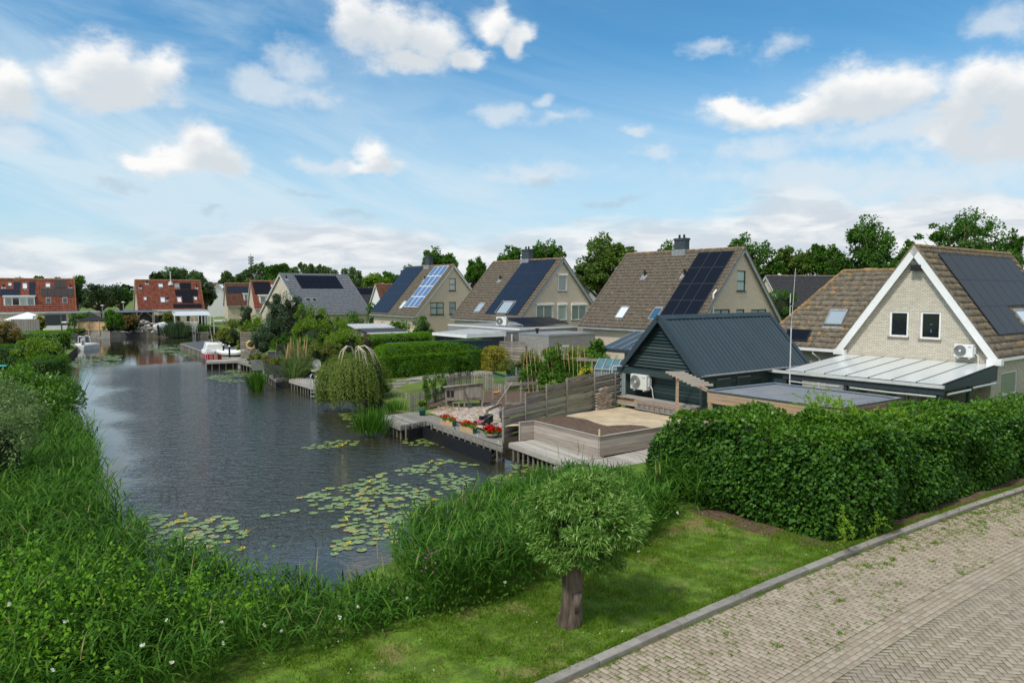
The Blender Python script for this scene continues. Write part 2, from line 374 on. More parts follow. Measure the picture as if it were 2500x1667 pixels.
LEAF('leaf_bright', [(0.0907, 0.1755, 0.0122), (0.1512, 0.27, 0.0182), (0.2268, 0.351, 0.0253)], rough=.5, trans=.3, nscale=1.0)
LEAF('leaf_blue', [(0.0454, 0.0878, 0.0456), (0.0756, 0.1283, 0.0658), (0.121, 0.1755, 0.0911)], rough=.5, trans=.2, nscale=1.0)
LEAF('leaf_purple', [(0.0756, 0.027, 0.0304), (0.1361, 0.0405, 0.0405), (0.1814, 0.0675, 0.0506)], rough=.5, trans=.2)
LEAF('leaf_brown', [(0.1512, 0.0945, 0.0304), (0.2268, 0.1485, 0.0405), (0.1361, 0.1485, 0.0304)], rough=.6, trans=.2)
LEAF('leaf_fallen', [(.30, .12, .04), (.22, .09, .03), (.36, .20, .07)], rough=.8, trans=.1)
LEAF('bloom_white', [(.75, .75, .68), (.65, .66, .6)], rough=.7, trans=.3)
LEAF('bloom_red', [(.55, .01, .008), (.42, .006, .01), (.62, .03, .015)], rough=.5, trans=.2)
LEAF('bloom_orange', [(.60, .06, .012), (.50, .02, .01)], rough=.5, trans=.2)
LEAF('bloom_yellow', [(.75, .60, .04), (.65, .48, .02)], rough=.6, trans=.2)
LEAF('bloom_pink', [(.45, .12, .28), (.38, .09, .25)], rough=.6, trans=.3)
LEAF('lily_green', [(.10, .17, .035), (.14, .21, .05), (.19, .25, .075), (.24, .24, .06)], rough=.35, trans=.1, nscale=.5, spec=.5)

# ------------------------------------------------------------------ object helpers
def link(o, parent=None):
    COL.objects.link(o)
    if parent is not None: o.parent = parent
    return o
def tag(o, label, cat, group=None):
    o['label'] = label; o['category'] = cat
    if group: o['group'] = group
    return o
def kind(o, k, label=None):
    o['kind'] = k
    if label: o['label'] = label
    return o
def thing(name, label, cat, loc=(0, 0, 0), rot=0.0, group=None):
    o = bpy.data.objects.new(name, None); o.empty_display_size = .2
    o.location = loc; o.rotation_euler = (0, 0, rot); COL.objects.link(o)
    return tag(o, label, cat, group)
def dup(root, loc, rot, label=None, scale=None):
    r = root.copy(); COL.objects.link(r); r.location = loc
    r.rotation_euler = (root.rotation_euler[0], root.rotation_euler[1], rot)
    if scale: r.scale = scale
    if label: r['label'] = label
    for ch in list(root.children):
        c = ch.copy(); COL.objects.link(c); c.parent = r
        for g in list(ch.children):
            d = g.copy(); COL.objects.link(d); d.parent = c
    return r
def autouv(v, f, n):
    if abs(n.z) > .985: return [(v[i][0], v[i][1]) for i in f]
    t = Vector((-n.y, n.x, 0)).normalized(); b = n.cross(t)
    return [(Vector(v[i]).dot(t), Vector(v[i]).dot(b)) for i in f]
class MB:
    def __init__(s): s.v = []; s.f = []; s.uv = {}
    def face(s, pts, uv=None):
        i = len(s.v); s.v += [tuple(p) for p in pts]; s.f.append(tuple(range(i, i + len(pts))))
        if uv: s.uv[len(s.f) - 1] = uv
        return s
    def poly(s, pts):  return s.face(pts)
    def box(s, x0, x1, y0, y1, z0, z1):
        i = len(s.v)
        s.v += [(x0, y0, z0), (x1, y0, z0), (x1, y1, z0), (x0, y1, z0), (x0, y0, z1), (x1, y0, z1), (x1, y1, z1), (x0, y1, z1)]
        s.f += [tuple(i + k for k in q) for q in ((3, 2, 1, 0), (4, 5, 6, 7), (0, 1, 5, 4), (1, 2, 6, 5), (2, 3, 7, 6), (3, 0, 4, 7))]
        return s
    def hexa(s, b, t):                       # bottom ring and top ring (any size)
        i = len(s.v); n = len(b)
        s.v += [tuple(p) for p in b] + [tuple(p) for p in t]
        s.f.append(tuple(i + k for k in range(n - 1, -1, -1))); s.f.append(tuple(i + n + k for k in range(n)))
        for k in range(n):
            j = (k + 1) % n
            s.f.append((i + k, i + j, i + n + j, i + n + k))
        return s
    def prism(s, poly, z0, z1):
        a = sum(poly[k][0] * poly[(k + 1) % len(poly)][1] - poly[(k + 1) % len(poly)][0] * poly[k][1] for k in range(len(poly)))
        if a < 0: poly = poly[::-1]
        return s.hexa([(p[0], p[1], z0) for p in poly], [(p[0], p[1], z1) for p in poly])
    def beam(s, p, q, w, h, up=(0, 0, 1)):
        p = Vector(p); q = Vector(q); d = (q - p).normalized(); up = Vector(up)
        a = d.cross(up)
        if a.length < 1e-4: a = d.cross(Vector((1, 0, 0)))
        a.normalize(); b = a.cross(d)
        a *= w / 2; b *= h / 2
        return s.hexa([p - a - b, p - a + b, p + a + b, p + a - b], [q - a - b, q - a + b, q + a + b, q + a - b])
    def tube(s, pts, r, n=8, cap=True):
        pts = [Vector(p) for p in pts]
        if not hasattr(r, '__len__'): r = [r] * len(pts)
        base = len(s.v); prev = None
        for k, p in enumerate(pts):
            d = (pts[min(k + 1, len(pts) - 1)] - pts[max(k - 1, 0)]).normalized()
            if prev is None:
                a = d.cross(Vector((0, 0, 1)))
                if a.length < 1e-3: a = Vector((1, 0, 0))
            else: a = prev - d * prev.dot(d)
            a.normalize(); prev = a; b = d.cross(a)
            for j in range(n):
                an = 2 * math.pi * j / n
                s.v.append(tuple(p + (a * math.cos(an) + b * math.sin(an)) * r[k]))
        for k in range(len(pts) - 1):
            for j in range(n):
                j2 = (j + 1) % n
                s.f.append((base + k * n + j, base + k * n + j2, base + (k + 1) * n + j2, base + (k + 1) * n + j))
        if cap:
            s.f.append(tuple(base + j for j in range(n - 1, -1, -1)))
            s.f.append(tuple(base + (len(pts) - 1) * n + j for j in range(n)))
        return s
    def lathe(s, prof, n=16, c=(0, 0, 0)):   # profile of (r, z)
        base = len(s.v)
        for (r, z) in prof:
            for j in range(n):
                an = 2 * math.pi * j / n
                s.v.append((c[0] + r * math.cos(an), c[1] + r * math.sin(an), c[2] + z))
        for k in range(len(prof) - 1):
            for j in range(n):
                j2 = (j + 1) % n
                s.f.append((base + k * n + j, base + k * n + j2, base + (k + 1) * n + j2, base + (k + 1) * n + j))
        s.f.append(tuple(base + j for j in range(n - 1, -1, -1)))
        s.f.append(tuple(base + (len(prof) - 1) * n + j for j in range(n)))
        return s
    def slab(s, o, U, V, N, u0, u1, v0, v1, n0, n1):   # box in a tilted frame
        o = Vector(o)
        P = lambda a, b, c: o + U * a + V * b + N * c
        return s.hexa([P(u0, v0, n0), P(u1, v0, n0), P(u1, v1, n0), P(u0, v1, n0)],
                      [P(u0, v0, n1), P(u1, v0, n1), P(u1, v1, n1), P(u0, v1, n1)])
    def build(s, name, mat, parent=None, smooth=False, at=None, bevel=0.0):
        me = bpy.data.meshes.new(name)
        me.from_pydata(s.v, [], s.f)
        me.materials.append(MATS[mat])
        uvl = me.uv_layers.new(name='UVMap'); data = np.zeros(len(me.loops) * 2, 'f4')
        for p in me.polygons:
            uv = s.uv.get(p.index) or autouv(s.v, s.f[p.index], p.normal)
            for k, li in enumerate(p.loop_indices): data[li * 2] = uv[k][0]; data[li * 2 + 1] = uv[k][1]
        uvl.data.foreach_set('uv', data)
        if smooth:
            me.polygons.foreach_set('use_smooth', [True] * len(me.polygons))
        o = bpy.data.objects.new(name, me)
        if at is not None: o.location = at
        link(o, parent)
        if bevel:
            md = o.modifiers.new('b', 'BEVEL'); md.width = bevel; md.segments = 2; md.limit_method = 'ANGLE'
        return o
def npmesh(name, V, F, mat, parent=None, smooth=False, at=None):
    V = np.asarray(V, 'f4'); F = np.asarray(F, 'i4'); k = F.shape[1]
    me = bpy.data.meshes.new(name)
    me.vertices.add(len(V)); me.vertices.foreach_set('co', V.ravel())
    me.loops.add(F.size); me.loops.foreach_set('vertex_index', F.ravel())
    me.polygons.add(len(F)); me.polygons.foreach_set('loop_start', np.arange(0, F.size, k, dtype='i4'))
    me.materials.append(MATS[mat]); me.update(calc_edges=True)
    if smooth: me.polygons.foreach_set('use_smooth', np.ones(len(F), bool))
    o = bpy.data.objects.new(name, me)
    if at is not None: o.location = at
    return link(o, parent)

# ------------------------------------------------------------------ foliage
RG = np.random.default_rng(7)
def unit(a): return a / np.maximum(np.linalg.norm(a, axis=1, keepdims=True), 1e-6)
def leafgeo(P, N, size, aspect=.5, droop=.2, spread=.9, fold=.25, along=.6):
    n = len(P)
    size = size * RG.uniform(.65, 1.25, (n, 1))
    d = unit(N * along + RG.normal(0, spread, (n, 3)) * .6 + np.array([0, 0, -droop]))
    nr = unit(N * .8 + RG.normal(0, .45, (n, 3)) + np.array([0, 0, .35]))
    s = unit(np.cross(d, nr)); up = np.cross(s, d)
    tip = P + d * size; mid = P + d * size * .45
    l = mid + s * size * aspect * .5 + up * size * fold * .3
    r = mid - s * size * aspect * .5 + up * size * fold * .3
    V = np.stack([P, l, tip, r], 1).reshape(-1, 3)
    i = np.arange(n)[:, None] * 4
    F = np.stack([i + [0, 1, 2], i + [0, 2, 3]], 1).reshape(-1, 3)
    return V, F
def sphere_dirs(n, up=0.0):
    d = unit(RG.normal(0, 1, (n, 3)))
    if up:
        k = (d[:, 2] < -up)
        d[k, 2] *= -1
    return d
def crown_geo(ells, nleaf, size, clusters=40, cl=.35, aspect=.5, droop=.2, hollow=.55, zmin=None, up=.3, spread=.9, gap=0.0):
    """ells: (cx,cy,cz,rx,ry,rz). leaf clumps spread through the outer part of each."""
    vol = np.array([e[3] * e[4] * e[5] for e in ells]) ** .67; vol /= vol.sum()
    Ps = []; Ns = []
    for e, w_ in zip(ells, vol):
        nc = max(3, int(clusters * w_)); nl = int(nleaf * w_)
        c = np.array(e[:3]); R = np.array(e[3:])
        cd = sphere_dirs(nc, up); cr = RG.uniform(hollow, 1.0, (nc, 1)) ** .8
        cc = cd * cr
        k = RG.integers(0, nc, nl)
        rad = cl * RG.uniform(.6, 1.35, (nc, 1))[k]
        ld = sphere_dirs(nl)
        lp = ld * rad * RG.uniform(.45, 1.0, (nl, 1))
        lp[:, 2] *= .75
        p = cc[k] + lp
        rr = np.linalg.norm(p, axis=1, keepdims=True)
        p = np.where(rr > 1.12, p / rr * 1.12, p)
        Ps.append(c + p * R); Ns.append(unit(ld * .7 + unit(p) * .6))
    P = np.concatenate(Ps); N = np.concatenate(Ns)
    if zmin is not None:
        k = P[:, 2] > zmin; P = P[k]; N = N[k]
    return leafgeo(P, N, size, aspect, droop, spread)
def trunk_mb(h, r, limbs, lean=0.0, seed=0):
    rnd = random.Random(seed); mb = MB()
    pts = [Vector((0, 0, -.3))]; rr = [r * 1.25]
    for k in range(1, 7):
        t = k / 6
        pts.append(Vector((lean * t * t + rnd.uniform(-.1, .1) * r, rnd.uniform(-.1, .1) * r, h * t))); rr.append(r * (1 - .35 * t))
    mb.tube(pts, rr, 9)
    for (p0, p1, r0) in limbs:
        p0 = Vector(p0); p1 = Vector(p1); m = (p0 + p1) / 2 + Vector((rnd.uniform(-.1, .1), rnd.uniform(-.1, .1), .08)) * (p1 - p0).length
        mb.tube([p0, p0.lerp(m, .5) + Vector((0, 0, .02)), m, p1], [r0, r0 * .8, r0 * .55, r0 * .15], 6)
    return mb
def tree(name, label, cat, loc, ells, nleaf, size, mat, clusters=50, cl=.35, trunk_r=.25, trunk_h=None, bark='bark', group=None,
         aspect=.6, droop=.2, hollow=.55, up=.25, part='crown', spread=.9):
    """ells are relative to the foot of the trunk"""
    t = thing(name, label, cat, loc, 0, group)
    V, F = crown_geo(ells, nleaf, size, clusters, cl, aspect, droop, hollow, up=up, spread=spread)
    npmesh(part, V, F, mat, t)
    zlo = min(e[2] - e[5] for e in ells); ztop = max(e[2] + e[5] * .6 for e in ells)
    if trunk_h is None: trunk_h = max(.4, zlo + (ztop - zlo) * .35)
    rnd = random.Random(int(abs(loc[0] * 37 + loc[1] * 11)))
    limbs = []
    for e in ells:
        for k in range(5):
            a = rnd.uniform(0, 6.28); q = rnd.uniform(.4, .85)
            limbs.append(((0, 0, trunk_h * rnd.uniform(.6, 1.0)), (e[0] + math.cos(a) * e[3] * q, e[1] + math.sin(a) * e[4] * q, e[2] + e[5] * rnd.uniform(-.2, .7)), trunk_r * .5))
    trunk_mb(trunk_h, trunk_r, limbs, seed=len(label)).build('trunk', bark, t, smooth=True)
    return t
def shell_points(segs, dens):
    """segs: list of (origin, U, V, N) rectangles; random points with outward normals"""
    Ps, Ns = [], []
    for (o, U, V, N) in segs:
        o = np.array(o); U = np.array(U); V = np.array(V); N = np.array(N)
        n = int(np.linalg.norm(np.cross(U, V)) * dens)
        a = RG.uniform(0, 1, (n, 1)); b = RG.uniform(0, 1, (n, 1))
        Ps.append(o + U * a + V * b); Ns.append(np.repeat(N[None], n, 0))
    return np.concatenate(Ps), np.concatenate(Ns)
def wob(P, amp, sc):
    return amp * (np.sin(P[:, 0] * sc + 1.3) * np.sin(P[:, 1] * sc * 1.3 + .7) * np.cos(P[:, 2] * sc * 1.1 + P[:, 0] * .6)
                  + .5 * np.sin(P[:, 0] * sc * 2.7 + P[:, 2] * sc * 2.1) * np.cos(P[:, 1] * sc * 2.3 + .4))[:, None]
def hedge(name, label, p0, p1, thick, z0, z1, mat, dens=260, size=.07, core='leaf_dark_core', amp=.05, sc=2.2, cat='hedge', aspect=.7, group=None, round_=.12, side=1, ztop1=None, part=None):
    """clipped hedge along p0->p1; thickness grows to the left (side=1) or right of that line"""
    p0 = Vector((p0[0], p0[1], 0)); p1 = Vector((p1[0], p1[1], 0)); d = (p1 - p0); L = d.length; d.normalize()
    nrm = Vector((-d.y, d.x, 0)) * side
    n3 = np.array(nrm); d3 = np.array(d)
    zt = lambda a: z1 if ztop1 is None else z1 + (ztop1 - z1) * a
    H = max(z1, ztop1 or z1) - z0
    a3 = np.array(p0)
    segs = [((0, 0, 0), (1, 0, 0), (0, 0, 1), (0, -1, 0)), ((0, 1, 0), (1, 0, 0), (0, 0, 1), (0, 1, 0)), ((0, 0, 1), (1, 0, 0), (0, 1, 0), (0, 0, 1)),
            ((0, 0, 0), (0, 1, 0), (0, 0, 1), (-1, 0, 0)), ((1, 0, 0), (0, 1, 0), (0, 0, 1), (1, 0, 0))]
    areas = [L * H, L * H, L * thick, thick * H, thick * H]
    Ps, Ns = [], []
    for (o, U, V, N), ar in zip(segs, areas):
        n = int(ar * dens)
        a = RG.uniform(0, 1, (n, 1)); b = RG.uniform(0, 1, (n, 1))
        Ps.append(np.array(o) + np.array(U) * a + np.array(V) * b); Ns.append(np.repeat(np.array(N)[None].astype(float), n, 0))
    Q = np.concatenate(Ps); N = np.concatenate(Ns)
    # round the edges
    dx = np.minimum(Q[:, 0], 1 - Q[:, 0]) * L; dy = np.minimum(Q[:, 1], 1 - Q[:, 1]) * thick; dz = (1 - Q[:, 2]) * H
    cx = np.clip(round_ * 2 - dx, 0, None); cy = np.clip(round_ * 2 - dy, 0, None); cz = np.clip(round_ * 2 - dz, 0, None)
    k = .5
    Q2 = Q.copy()
    top = cz * k * ((cx > 0) | (cy > 0)); 
    px = np.sign(.5 - Q[:, 0]) * cx * k * (cz > 0) / L; py = np.sign(.5 - Q[:, 1]) * cy * k * (cz > 0) / thick
    Q2[:, 0] += px * (cz / (round_ * 2)); Q2[:, 1] += py * (cz / (round_ * 2)); Q2[:, 2] -= (np.maximum(cx, cy) * k * (cz > 0)) / H * .5
    zt_ = (z1 if ztop1 is None else z1 + (ztop1 - z1) * Q2[:, 0])
    P = a3 + np.outer(Q2[:, 0] * L, d3) + np.outer(Q2[:, 1] * thick, n3)
    P[:, 2] = z0 + Q2[:, 2] * (zt_ - z0)
    Nw = np.outer(N[:, 0], d3) + np.outer(N[:, 1], n3); Nw[:, 2] += N[:, 2]
    P = P + unit(Nw) * (wob(P, amp, sc) + RG.uniform(-.5, .3, (len(P), 1)) * size)
    V, F = leafgeo(P, unit(Nw), size, aspect, .15)
    t = thing(name, label, cat, tuple(p0), 0, group)
    npmesh(part or 'leaves', V - np.array(p0), F, mat, t)
    e_ = .12 + round_ * .6
    q = [Vector((0, 0, 0)) + nrm * e_ + d * e_, d * (L - e_) + nrm * e_, d * (L - e_) + nrm * (thick - e_), d * e_ + nrm * (thick - e_)]
    ztl = [z1, ztop1 or z1, ztop1 or z1, z1]
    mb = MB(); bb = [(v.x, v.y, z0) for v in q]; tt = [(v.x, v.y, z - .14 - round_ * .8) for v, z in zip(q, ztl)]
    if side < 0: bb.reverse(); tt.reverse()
    mb.hexa(bb, tt).build('inner_light_block', 'light_block_core', t)
    return t
S('light_block_core', (.012, .022, .006), rough=1, var=.4, scale=6, uv=False)  # for dark solid bodies added inside foliage to block light, no modelled twigs
def ico(c, r, sub=2, sq=(1, 1, 1)):
    bm = bmesh.new(); bmesh.ops.create_icosphere(bm, subdivisions=sub, radius=1)
    v = [(c[0] + q.co.x * r * sq[0], c[1] + q.co.y * r * sq[1], c[2] + q.co.z * r * sq[2]) for q in bm.verts]
    f = [tuple(q.index for q in g.verts) for g in bm.faces]; bm.free(); return v, f
def shrub(name, label, loc, ells, nleaf, size, mat, cat='shrub', clusters=40, cl=.3, aspect=.55, core=True, group=None, droop=.15, hollow=.75, up=.15, spread=.9, part='foliage'):
    t = thing(name, label, cat, loc, 0, group)
    V, F = crown_geo(ells, nleaf, size, clusters, cl, aspect, droop, hollow, up=up, spread=spread)
    V[:, 2] = np.maximum(V[:, 2], -.3)
    npmesh(part, V, F, mat, t)
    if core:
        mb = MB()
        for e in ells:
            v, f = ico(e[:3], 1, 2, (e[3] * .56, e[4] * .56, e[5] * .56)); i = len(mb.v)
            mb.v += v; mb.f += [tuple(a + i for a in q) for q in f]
        mb.build('inner_light_block', 'light_block_core', t)
    return t
# ------------------------------------------------------------------ land and water
WZ = -0.6
A38 = math.radians(-38.5)
DA = Vector((math.sin(A38), math.cos(A38), 0)); DB = Vector((math.cos(A38), -math.sin(A38), 0))
shore = [(-12.1, 18.6), (-9.7, 15.0), (-7.8, 13.2), (-5.5, 12.9), (-3.6, 13.1), (-2.6, 14.6), (-1.4, 17.8), (.2, 20.0), (2.2, 21.9), (3.0, 23.9), (.9, 27.6), (-.2, 29.2),
         (-2.6, 32.4), (-4.2, 33.2), (-5.6, 34.2), (-6.6, 37.2), (-8.2, 40.2), (-9.4, 43.2), (-12.5, 46.8), (-13.9, 49.0), (-16.2, 52.5),
         (-18.6, 56.5), (-21.0, 59.0), (-23.6, 62.4), (-28.3, 67.6), (-37.2, 80.6), (-35.8, 84.2), (-24.0, 91), (-20, 97.5),
         (-37.0, 98.6), (-38.0, 100.0), (-48.0, 100.8), (-64.0, 100.6), (-62, 97), (-53, 86), (-45.6, 75), (-37.4, 59), (-24.6, 38.5), (-14.4, 22.0)]
def land():
    outer = [(-4000, -300), (4000, -300), (4000, 9000), (-4000, 9000)]
    loops = [[Vector((x, y, 0)) for x, y in outer], [Vector((x, y, 0)) for x, y in shore]]
    tris = tessellate_polygon(loops)
    pts = loops[0] + loops[1]
    mb = MB()
    for tr in tris:
        p = [pts[i] for i in tr]
        if (p[1] - p[0]).cross(p[2] - p[0]).z < 0: p.reverse()
        mb.face(p)
    return kind(mb.build('ground', 'meadow'), 'structure')
land()
mb = MB()
n = len(shore)
for i in range(n):
    a, b = shore[i], shore[(i + 1) % n]
    mb.face([(a[0], a[1], -.004), (b[0], b[1], -.004), (b[0], b[1], -1.6), (a[0], a[1], -1.6)])
kind(mb.build('bank', 'mud'), 'structure')
def water_mat():
    m, t, b, o = newmat('water')
    ob = t.n('ShaderNodeTexCoord').outputs['Object']
    b.inputs['Base Color'].default_value = (.030, .030, .017, 1)
    b.inputs['Roughness'].default_value = .03
    b.inputs['IOR'].default_value = 1.45
    b.inputs['Specular IOR Level'].default_value = .85
    b.inputs['Specular Tint'].default_value = (.90, .96, 1.0, 1)
    r1 = t.vm('MULTIPLY', ob, (1.0, 1.0, 1))
    mp = t.n('ShaderNodeMapping', None, Vector=ob, Rotation=(0, 0, math.radians(-12)), Scale=(1.0, 1.9, 1))
    n1 = t.noise(mp.outputs[0], 2.3, 3, .6, .4)
    n2 = t.noise(mp.outputs[0], 8.0, 2, .5, .2)
    # wind only reaches the open middle of the channel
    sx = t.n('ShaderNodeSeparateXYZ', None, Vector=ob)
    c = t.m('ADD', t.m('MULTIPLY', sx.outputs[0], .857), t.m('MULTIPLY', sx.outputs[1], .515))     # across the channel
    al = t.m('ADD', t.m('MULTIPLY', sx.outputs[0], -.515), t.m('MULTIPLY', sx.outputs[1], .857))    # along it
    nz = t.m('MULTIPLY', t.m('SUBTRACT', t.noise(ob, .16, 3, .5), .5), 5.0)
    c2 = t.m('ADD', c, nz)
    mask = t.m('MULTIPLY', t.step(c2, .5, 3.0), t.step(c2, 10.3, 13.4, 1.0, 0.0))
    mask = t.m('MULTIPLY', mask, t.m('MULTIPLY', t.step(al, 15.5, 20), t.step(t.m('ADD', al, nz), 60, 72, 1.0, 0.0)))
    h = t.m('ADD', n1, t.m('MULTIPLY', n2, .22))
    amp = t.m('ADD', t.m('MULTIPLY', mask, .10), .003)
    bp = t.n('ShaderNodeBump', None, Strength=1.0, Distance=amp, Height=h)
    t.set(b.inputs['Normal'], bp.outputs[0])
water_mat()
mb = MB(); mb.face([(-70, 8, WZ), (10, 8, WZ), (10, 110, WZ), (-70, 110, WZ)])
kind(mb.build('water', 'water'), 'structure')

# ------------------------------------------------------------------ road along a gently curving kerb
_tab = []
def _mk():
    x, y = .48, 10.19; ds = .1
    az = lambda s: math.radians(50.8 + .38 * max(-3, min(s, 19)))
    pts = {0: (x, y)}
    for k in range(1, 700):
        a = az(k * ds - ds / 2); x += math.sin(a) * ds; y += math.cos(a) * ds; pts[k] = (x, y)
    x, y = .48, 10.19
    for k in range(-1, -160, -1):
        a = az(k * ds + ds / 2); x -= math.sin(a) * ds; y -= math.cos(a) * ds; pts[k] = (x, y)
    return pts, az
_kp, _kaz = _mk()
def K(s, t, z=0.0):
    k = int(math.floor(s / .1)); f = s / .1 - k
    k = max(-158, min(k, 697))
    a = _kp[k]; b = _kp[k + 1]; az = _kaz(s)
    return Vector((a[0] + (b[0] - a[0]) * f + math.cos(az) * t, a[1] + (b[1] - a[1]) * f - math.sin(az) * t, z))
RZ = -.085
def strip(name, t0, t1, z, mat, s0=-14, s1=64, ds=1.0):
    mb = MB(); s = s0
    while s < s1:
        e = min(s + ds, s1)
        mb.face([K(s, t0, z), K(s, t1, z), K(e, t1, z), K(e, t0, z)]); s = e
    return kind(mb.build(name, mat), 'structure')
# the road bed is sunk below the land: cut by a shallow trough standing proud is avoided by raising the verge
strip('road', .1, 14.0, .006, 'joint')
_v = bpy.data.objects['road']
PZ = .012                                       # top of the paving
KERB_H = .09
def bricks(name, cells, mat, z, h=.02, ch=.006, jit=.003):
    """cells: 4 corner points each"""
    Q = np.array(cells, 'f8')[:, :, :2]
    c = Q.mean(1, keepdims=True)
    n = len(Q)
    zz = z + RG.uniform(-jit, jit, (n, 1, 1)) + RG.uniform(-jit, jit, (n, 4, 1)) * .5
    k = 1 - ch * 2 / .1
    top = np.concatenate([c + (Q - c) * k, zz], 2); low = np.concatenate([Q, zz - ch], 2); bot = np.concatenate([Q, zz * 0 + z - h], 2)
    V = np.concatenate([top, low, bot], 1).reshape(-1, 3)
    i = np.arange(n)[:, None] * 12
    F = [i + [0, 1, 2, 3]]
    for a in range(4):
        b_ = (a + 1) % 4
        F.append(i + [a, a + 4, b_ + 4, b_]); F.append(i + [a + 4, a + 8, b_ + 8, b_ + 4])
    F = np.stack(F, 1).reshape(-1, 4)[:, ::-1]
    return npmesh(name, V, F, mat)
def inview(p, mx=1.0):
    d = p[1]
    if d < 5: return False
    u = 1250 + F_ * p[0] / d
    return -250 < u < 2800 and p[1] > 8.2
BL, BW, JT = .21, .105, .011
cells = []
s = -3.0; row = 0
T1 = 2.11
while s < 34:
    t = .21 + (row % 2) * BL * .5 - BL * .5
    while t < T1:
        a, b = max(t, .215), min(t + BL, T1)
        if b - a > .04 and inview(K(s, (a + b) / 2)):
            cells.append([tuple(K(s + JT / 2, a + JT / 2)), tuple(K(s + JT / 2, b - JT / 2)), tuple(K(s + BW - JT / 2, b - JT / 2)), tuple(K(s + BW - JT / 2, a + JT / 2))])
        t += BL
    s += BW; row += 1
kind(bricks('parking_strip', cells, 'paver', PZ), 'structure')
cells = []
NB = 5
for r in range(NB):
    s = -3.0 + (r % 2) * BL * .5; t = T1 + r * BW
    while s < 36:
        if inview(K(s, t)):
            cells.append([tuple(K(s + JT / 3, t + JT / 3)), tuple(K(s + JT / 3, t + BW - JT / 3)), tuple(K(s + BL - JT / 3, t + BW - JT / 3)), tuple(K(s + BL - JT / 3, t + JT / 3))])
        s += BL
kind(bricks('gutter_band', cells, 'paver_band', PZ), 'structure')
T2 = T1 + NB * BW
cells = []
c45 = math.sqrt(.5)
def hb(i, j):                                    # herringbone cell grid: unit = BW
    pass
w_ = BW
NN = 150
for i in range(-NN, NN):
    for j in range(-NN, NN):
        # horizontal brick at (x,y) every 2 columns stepping diagonally
        k = (i - j) % 4
        if k == 0: rect = (i, j, i + 2, j + 1)
        elif k == 2: rect = (i, j, i + 1, j + 2)
        else: continue
        if k == 2: rect = (i, j - 1 + 0, i + 1, j + 1)
        x0, y0, x1, y1 = [q * w_ for q in rect]
        cx, cy = (x0 + x1) / 2, (y0 + y1) / 2
        s_ = (cx + cy) * c45 + 12; t_ = (cx - cy) * c45 + 6.5
        if t_ < T2 + .005 or t_ > 11 or s_ < -2 or s_ > 30: continue
        p = K(s_, t_)
        if not inview(p): continue
        g = JT / 2; q = []
        for (x, y) in ((x0 + g, y0 + g), (x1 - g, y0 + g), (x1 - g, y1 - g), (x0 + g, y1 - g)):
            q.append(tuple(K((x + y) * c45 + 12, max((x - y) * c45 + 6.5, T2 + .006))))
        cells.append(q)
kind(bricks('road_paving', cells, 'paver_grey', PZ), 'structure')
# kerb stones
mb = MB(); s = -14.0
rr = random.Random(3)
while s < 60:
    e = s + 1.0; z1 = KERB_H + rr.uniform(-.004, .004); g = .006
    a, b, c, d = K(s + g, 0), K(s + g, .165), K(e - g, .165), K(e - g, 0)
    mb.hexa([(p.x, p.y, -.02) for p in (a, b, c, d)][::-1], [(p.x, p.y, z1 - (.012 if i in (1, 2) else 0)) for i, p in enumerate((a, b, c, d))][::-1])
    s = e
kind(mb.build('kerb', 'kerb_stone', bevel=.012), 'structure')
# the verge sits level with the kerb
VZ = KERB_H - .03
def poly_sheet(name, pts, z, mat, rim=0.0, cat='structure'):
    vs = [Vector((p[0], p[1], 0)) for p in pts]
    mb = MB()
    for tr in tessellate_polygon([vs]):
        p = [Vector((vs[i].x, vs[i].y, z)) for i in tr]
        if (p[1] - p[0]).cross(p[2] - p[0]).z < 0: p.reverse()
        mb.face(p)
    if rim:
        for i in range(len(vs)):
            a, b = vs[i], vs[(i + 1) % len(vs)]
            mb.face([(a.x, a.y, z), (b.x, b.y, z), (b.x, b.y, z - rim), (a.x, a.y, z - rim)])
    return kind(mb.build(name, mat), cat)
verge_edge = [K(s, -.002) for s in np.arange(-6, 44, 1.0)]
verge_back = [(34, 38), (14, 27.5), (9.5, 24.0), (5.2, 24.2), (2.35, 22.2), (.3, 20.15), (-1.3, 17.9), (-2.45, 15.0), (-3.5, 13.2), (-5.5, 13.0), (-7.8, 13.3), (-9.9, 15.0), (-13.5, 12), (-10, 6.5)]
poly_sheet('verge', [(p.x, p.y) for p in verge_edge] + verge_back, VZ, 'lawn', rim=.1)
def inpoly(P, poly):
    x, y = P[:, 0], P[:, 1]; r = np.zeros(len(P), bool); j = len(poly) - 1
    for i in range(len(poly)):
        xi, yi = poly[i][:2]; xj, yj = poly[j][:2]
        c = ((yi > y) != (yj > y)) & (x < (xj - xi) * (y - yi) / (yj - yi + 1e-12) + xi)
        r ^= c; j = i
    return r
def scatter(poly, dens, z=0.0):
    xs = [p[0] for p in poly]; ys = [p[1] for p in poly]
    a = (max(xs) - min(xs)) * (max(ys) - min(ys)); n = int(a * dens)
    P = np.column_stack([RG.uniform(min(xs), max(xs), n), RG.uniform(min(ys), max(ys), n), np.full(n, z)])
    return P[inpoly(P, poly)]
def nz2(P, sc, seed=0):                       # smooth 2-D variation, -1..1
    x, y = P[:, 0] * sc, P[:, 1] * sc
    return (np.sin(x + 1.7 * np.sin(y * .8 + seed)) + np.sin(y * 1.3 + 1.1 * np.sin(x * 1.2 + seed * 2)) + np.sin((x + y) * 1.9 + seed)) / 3
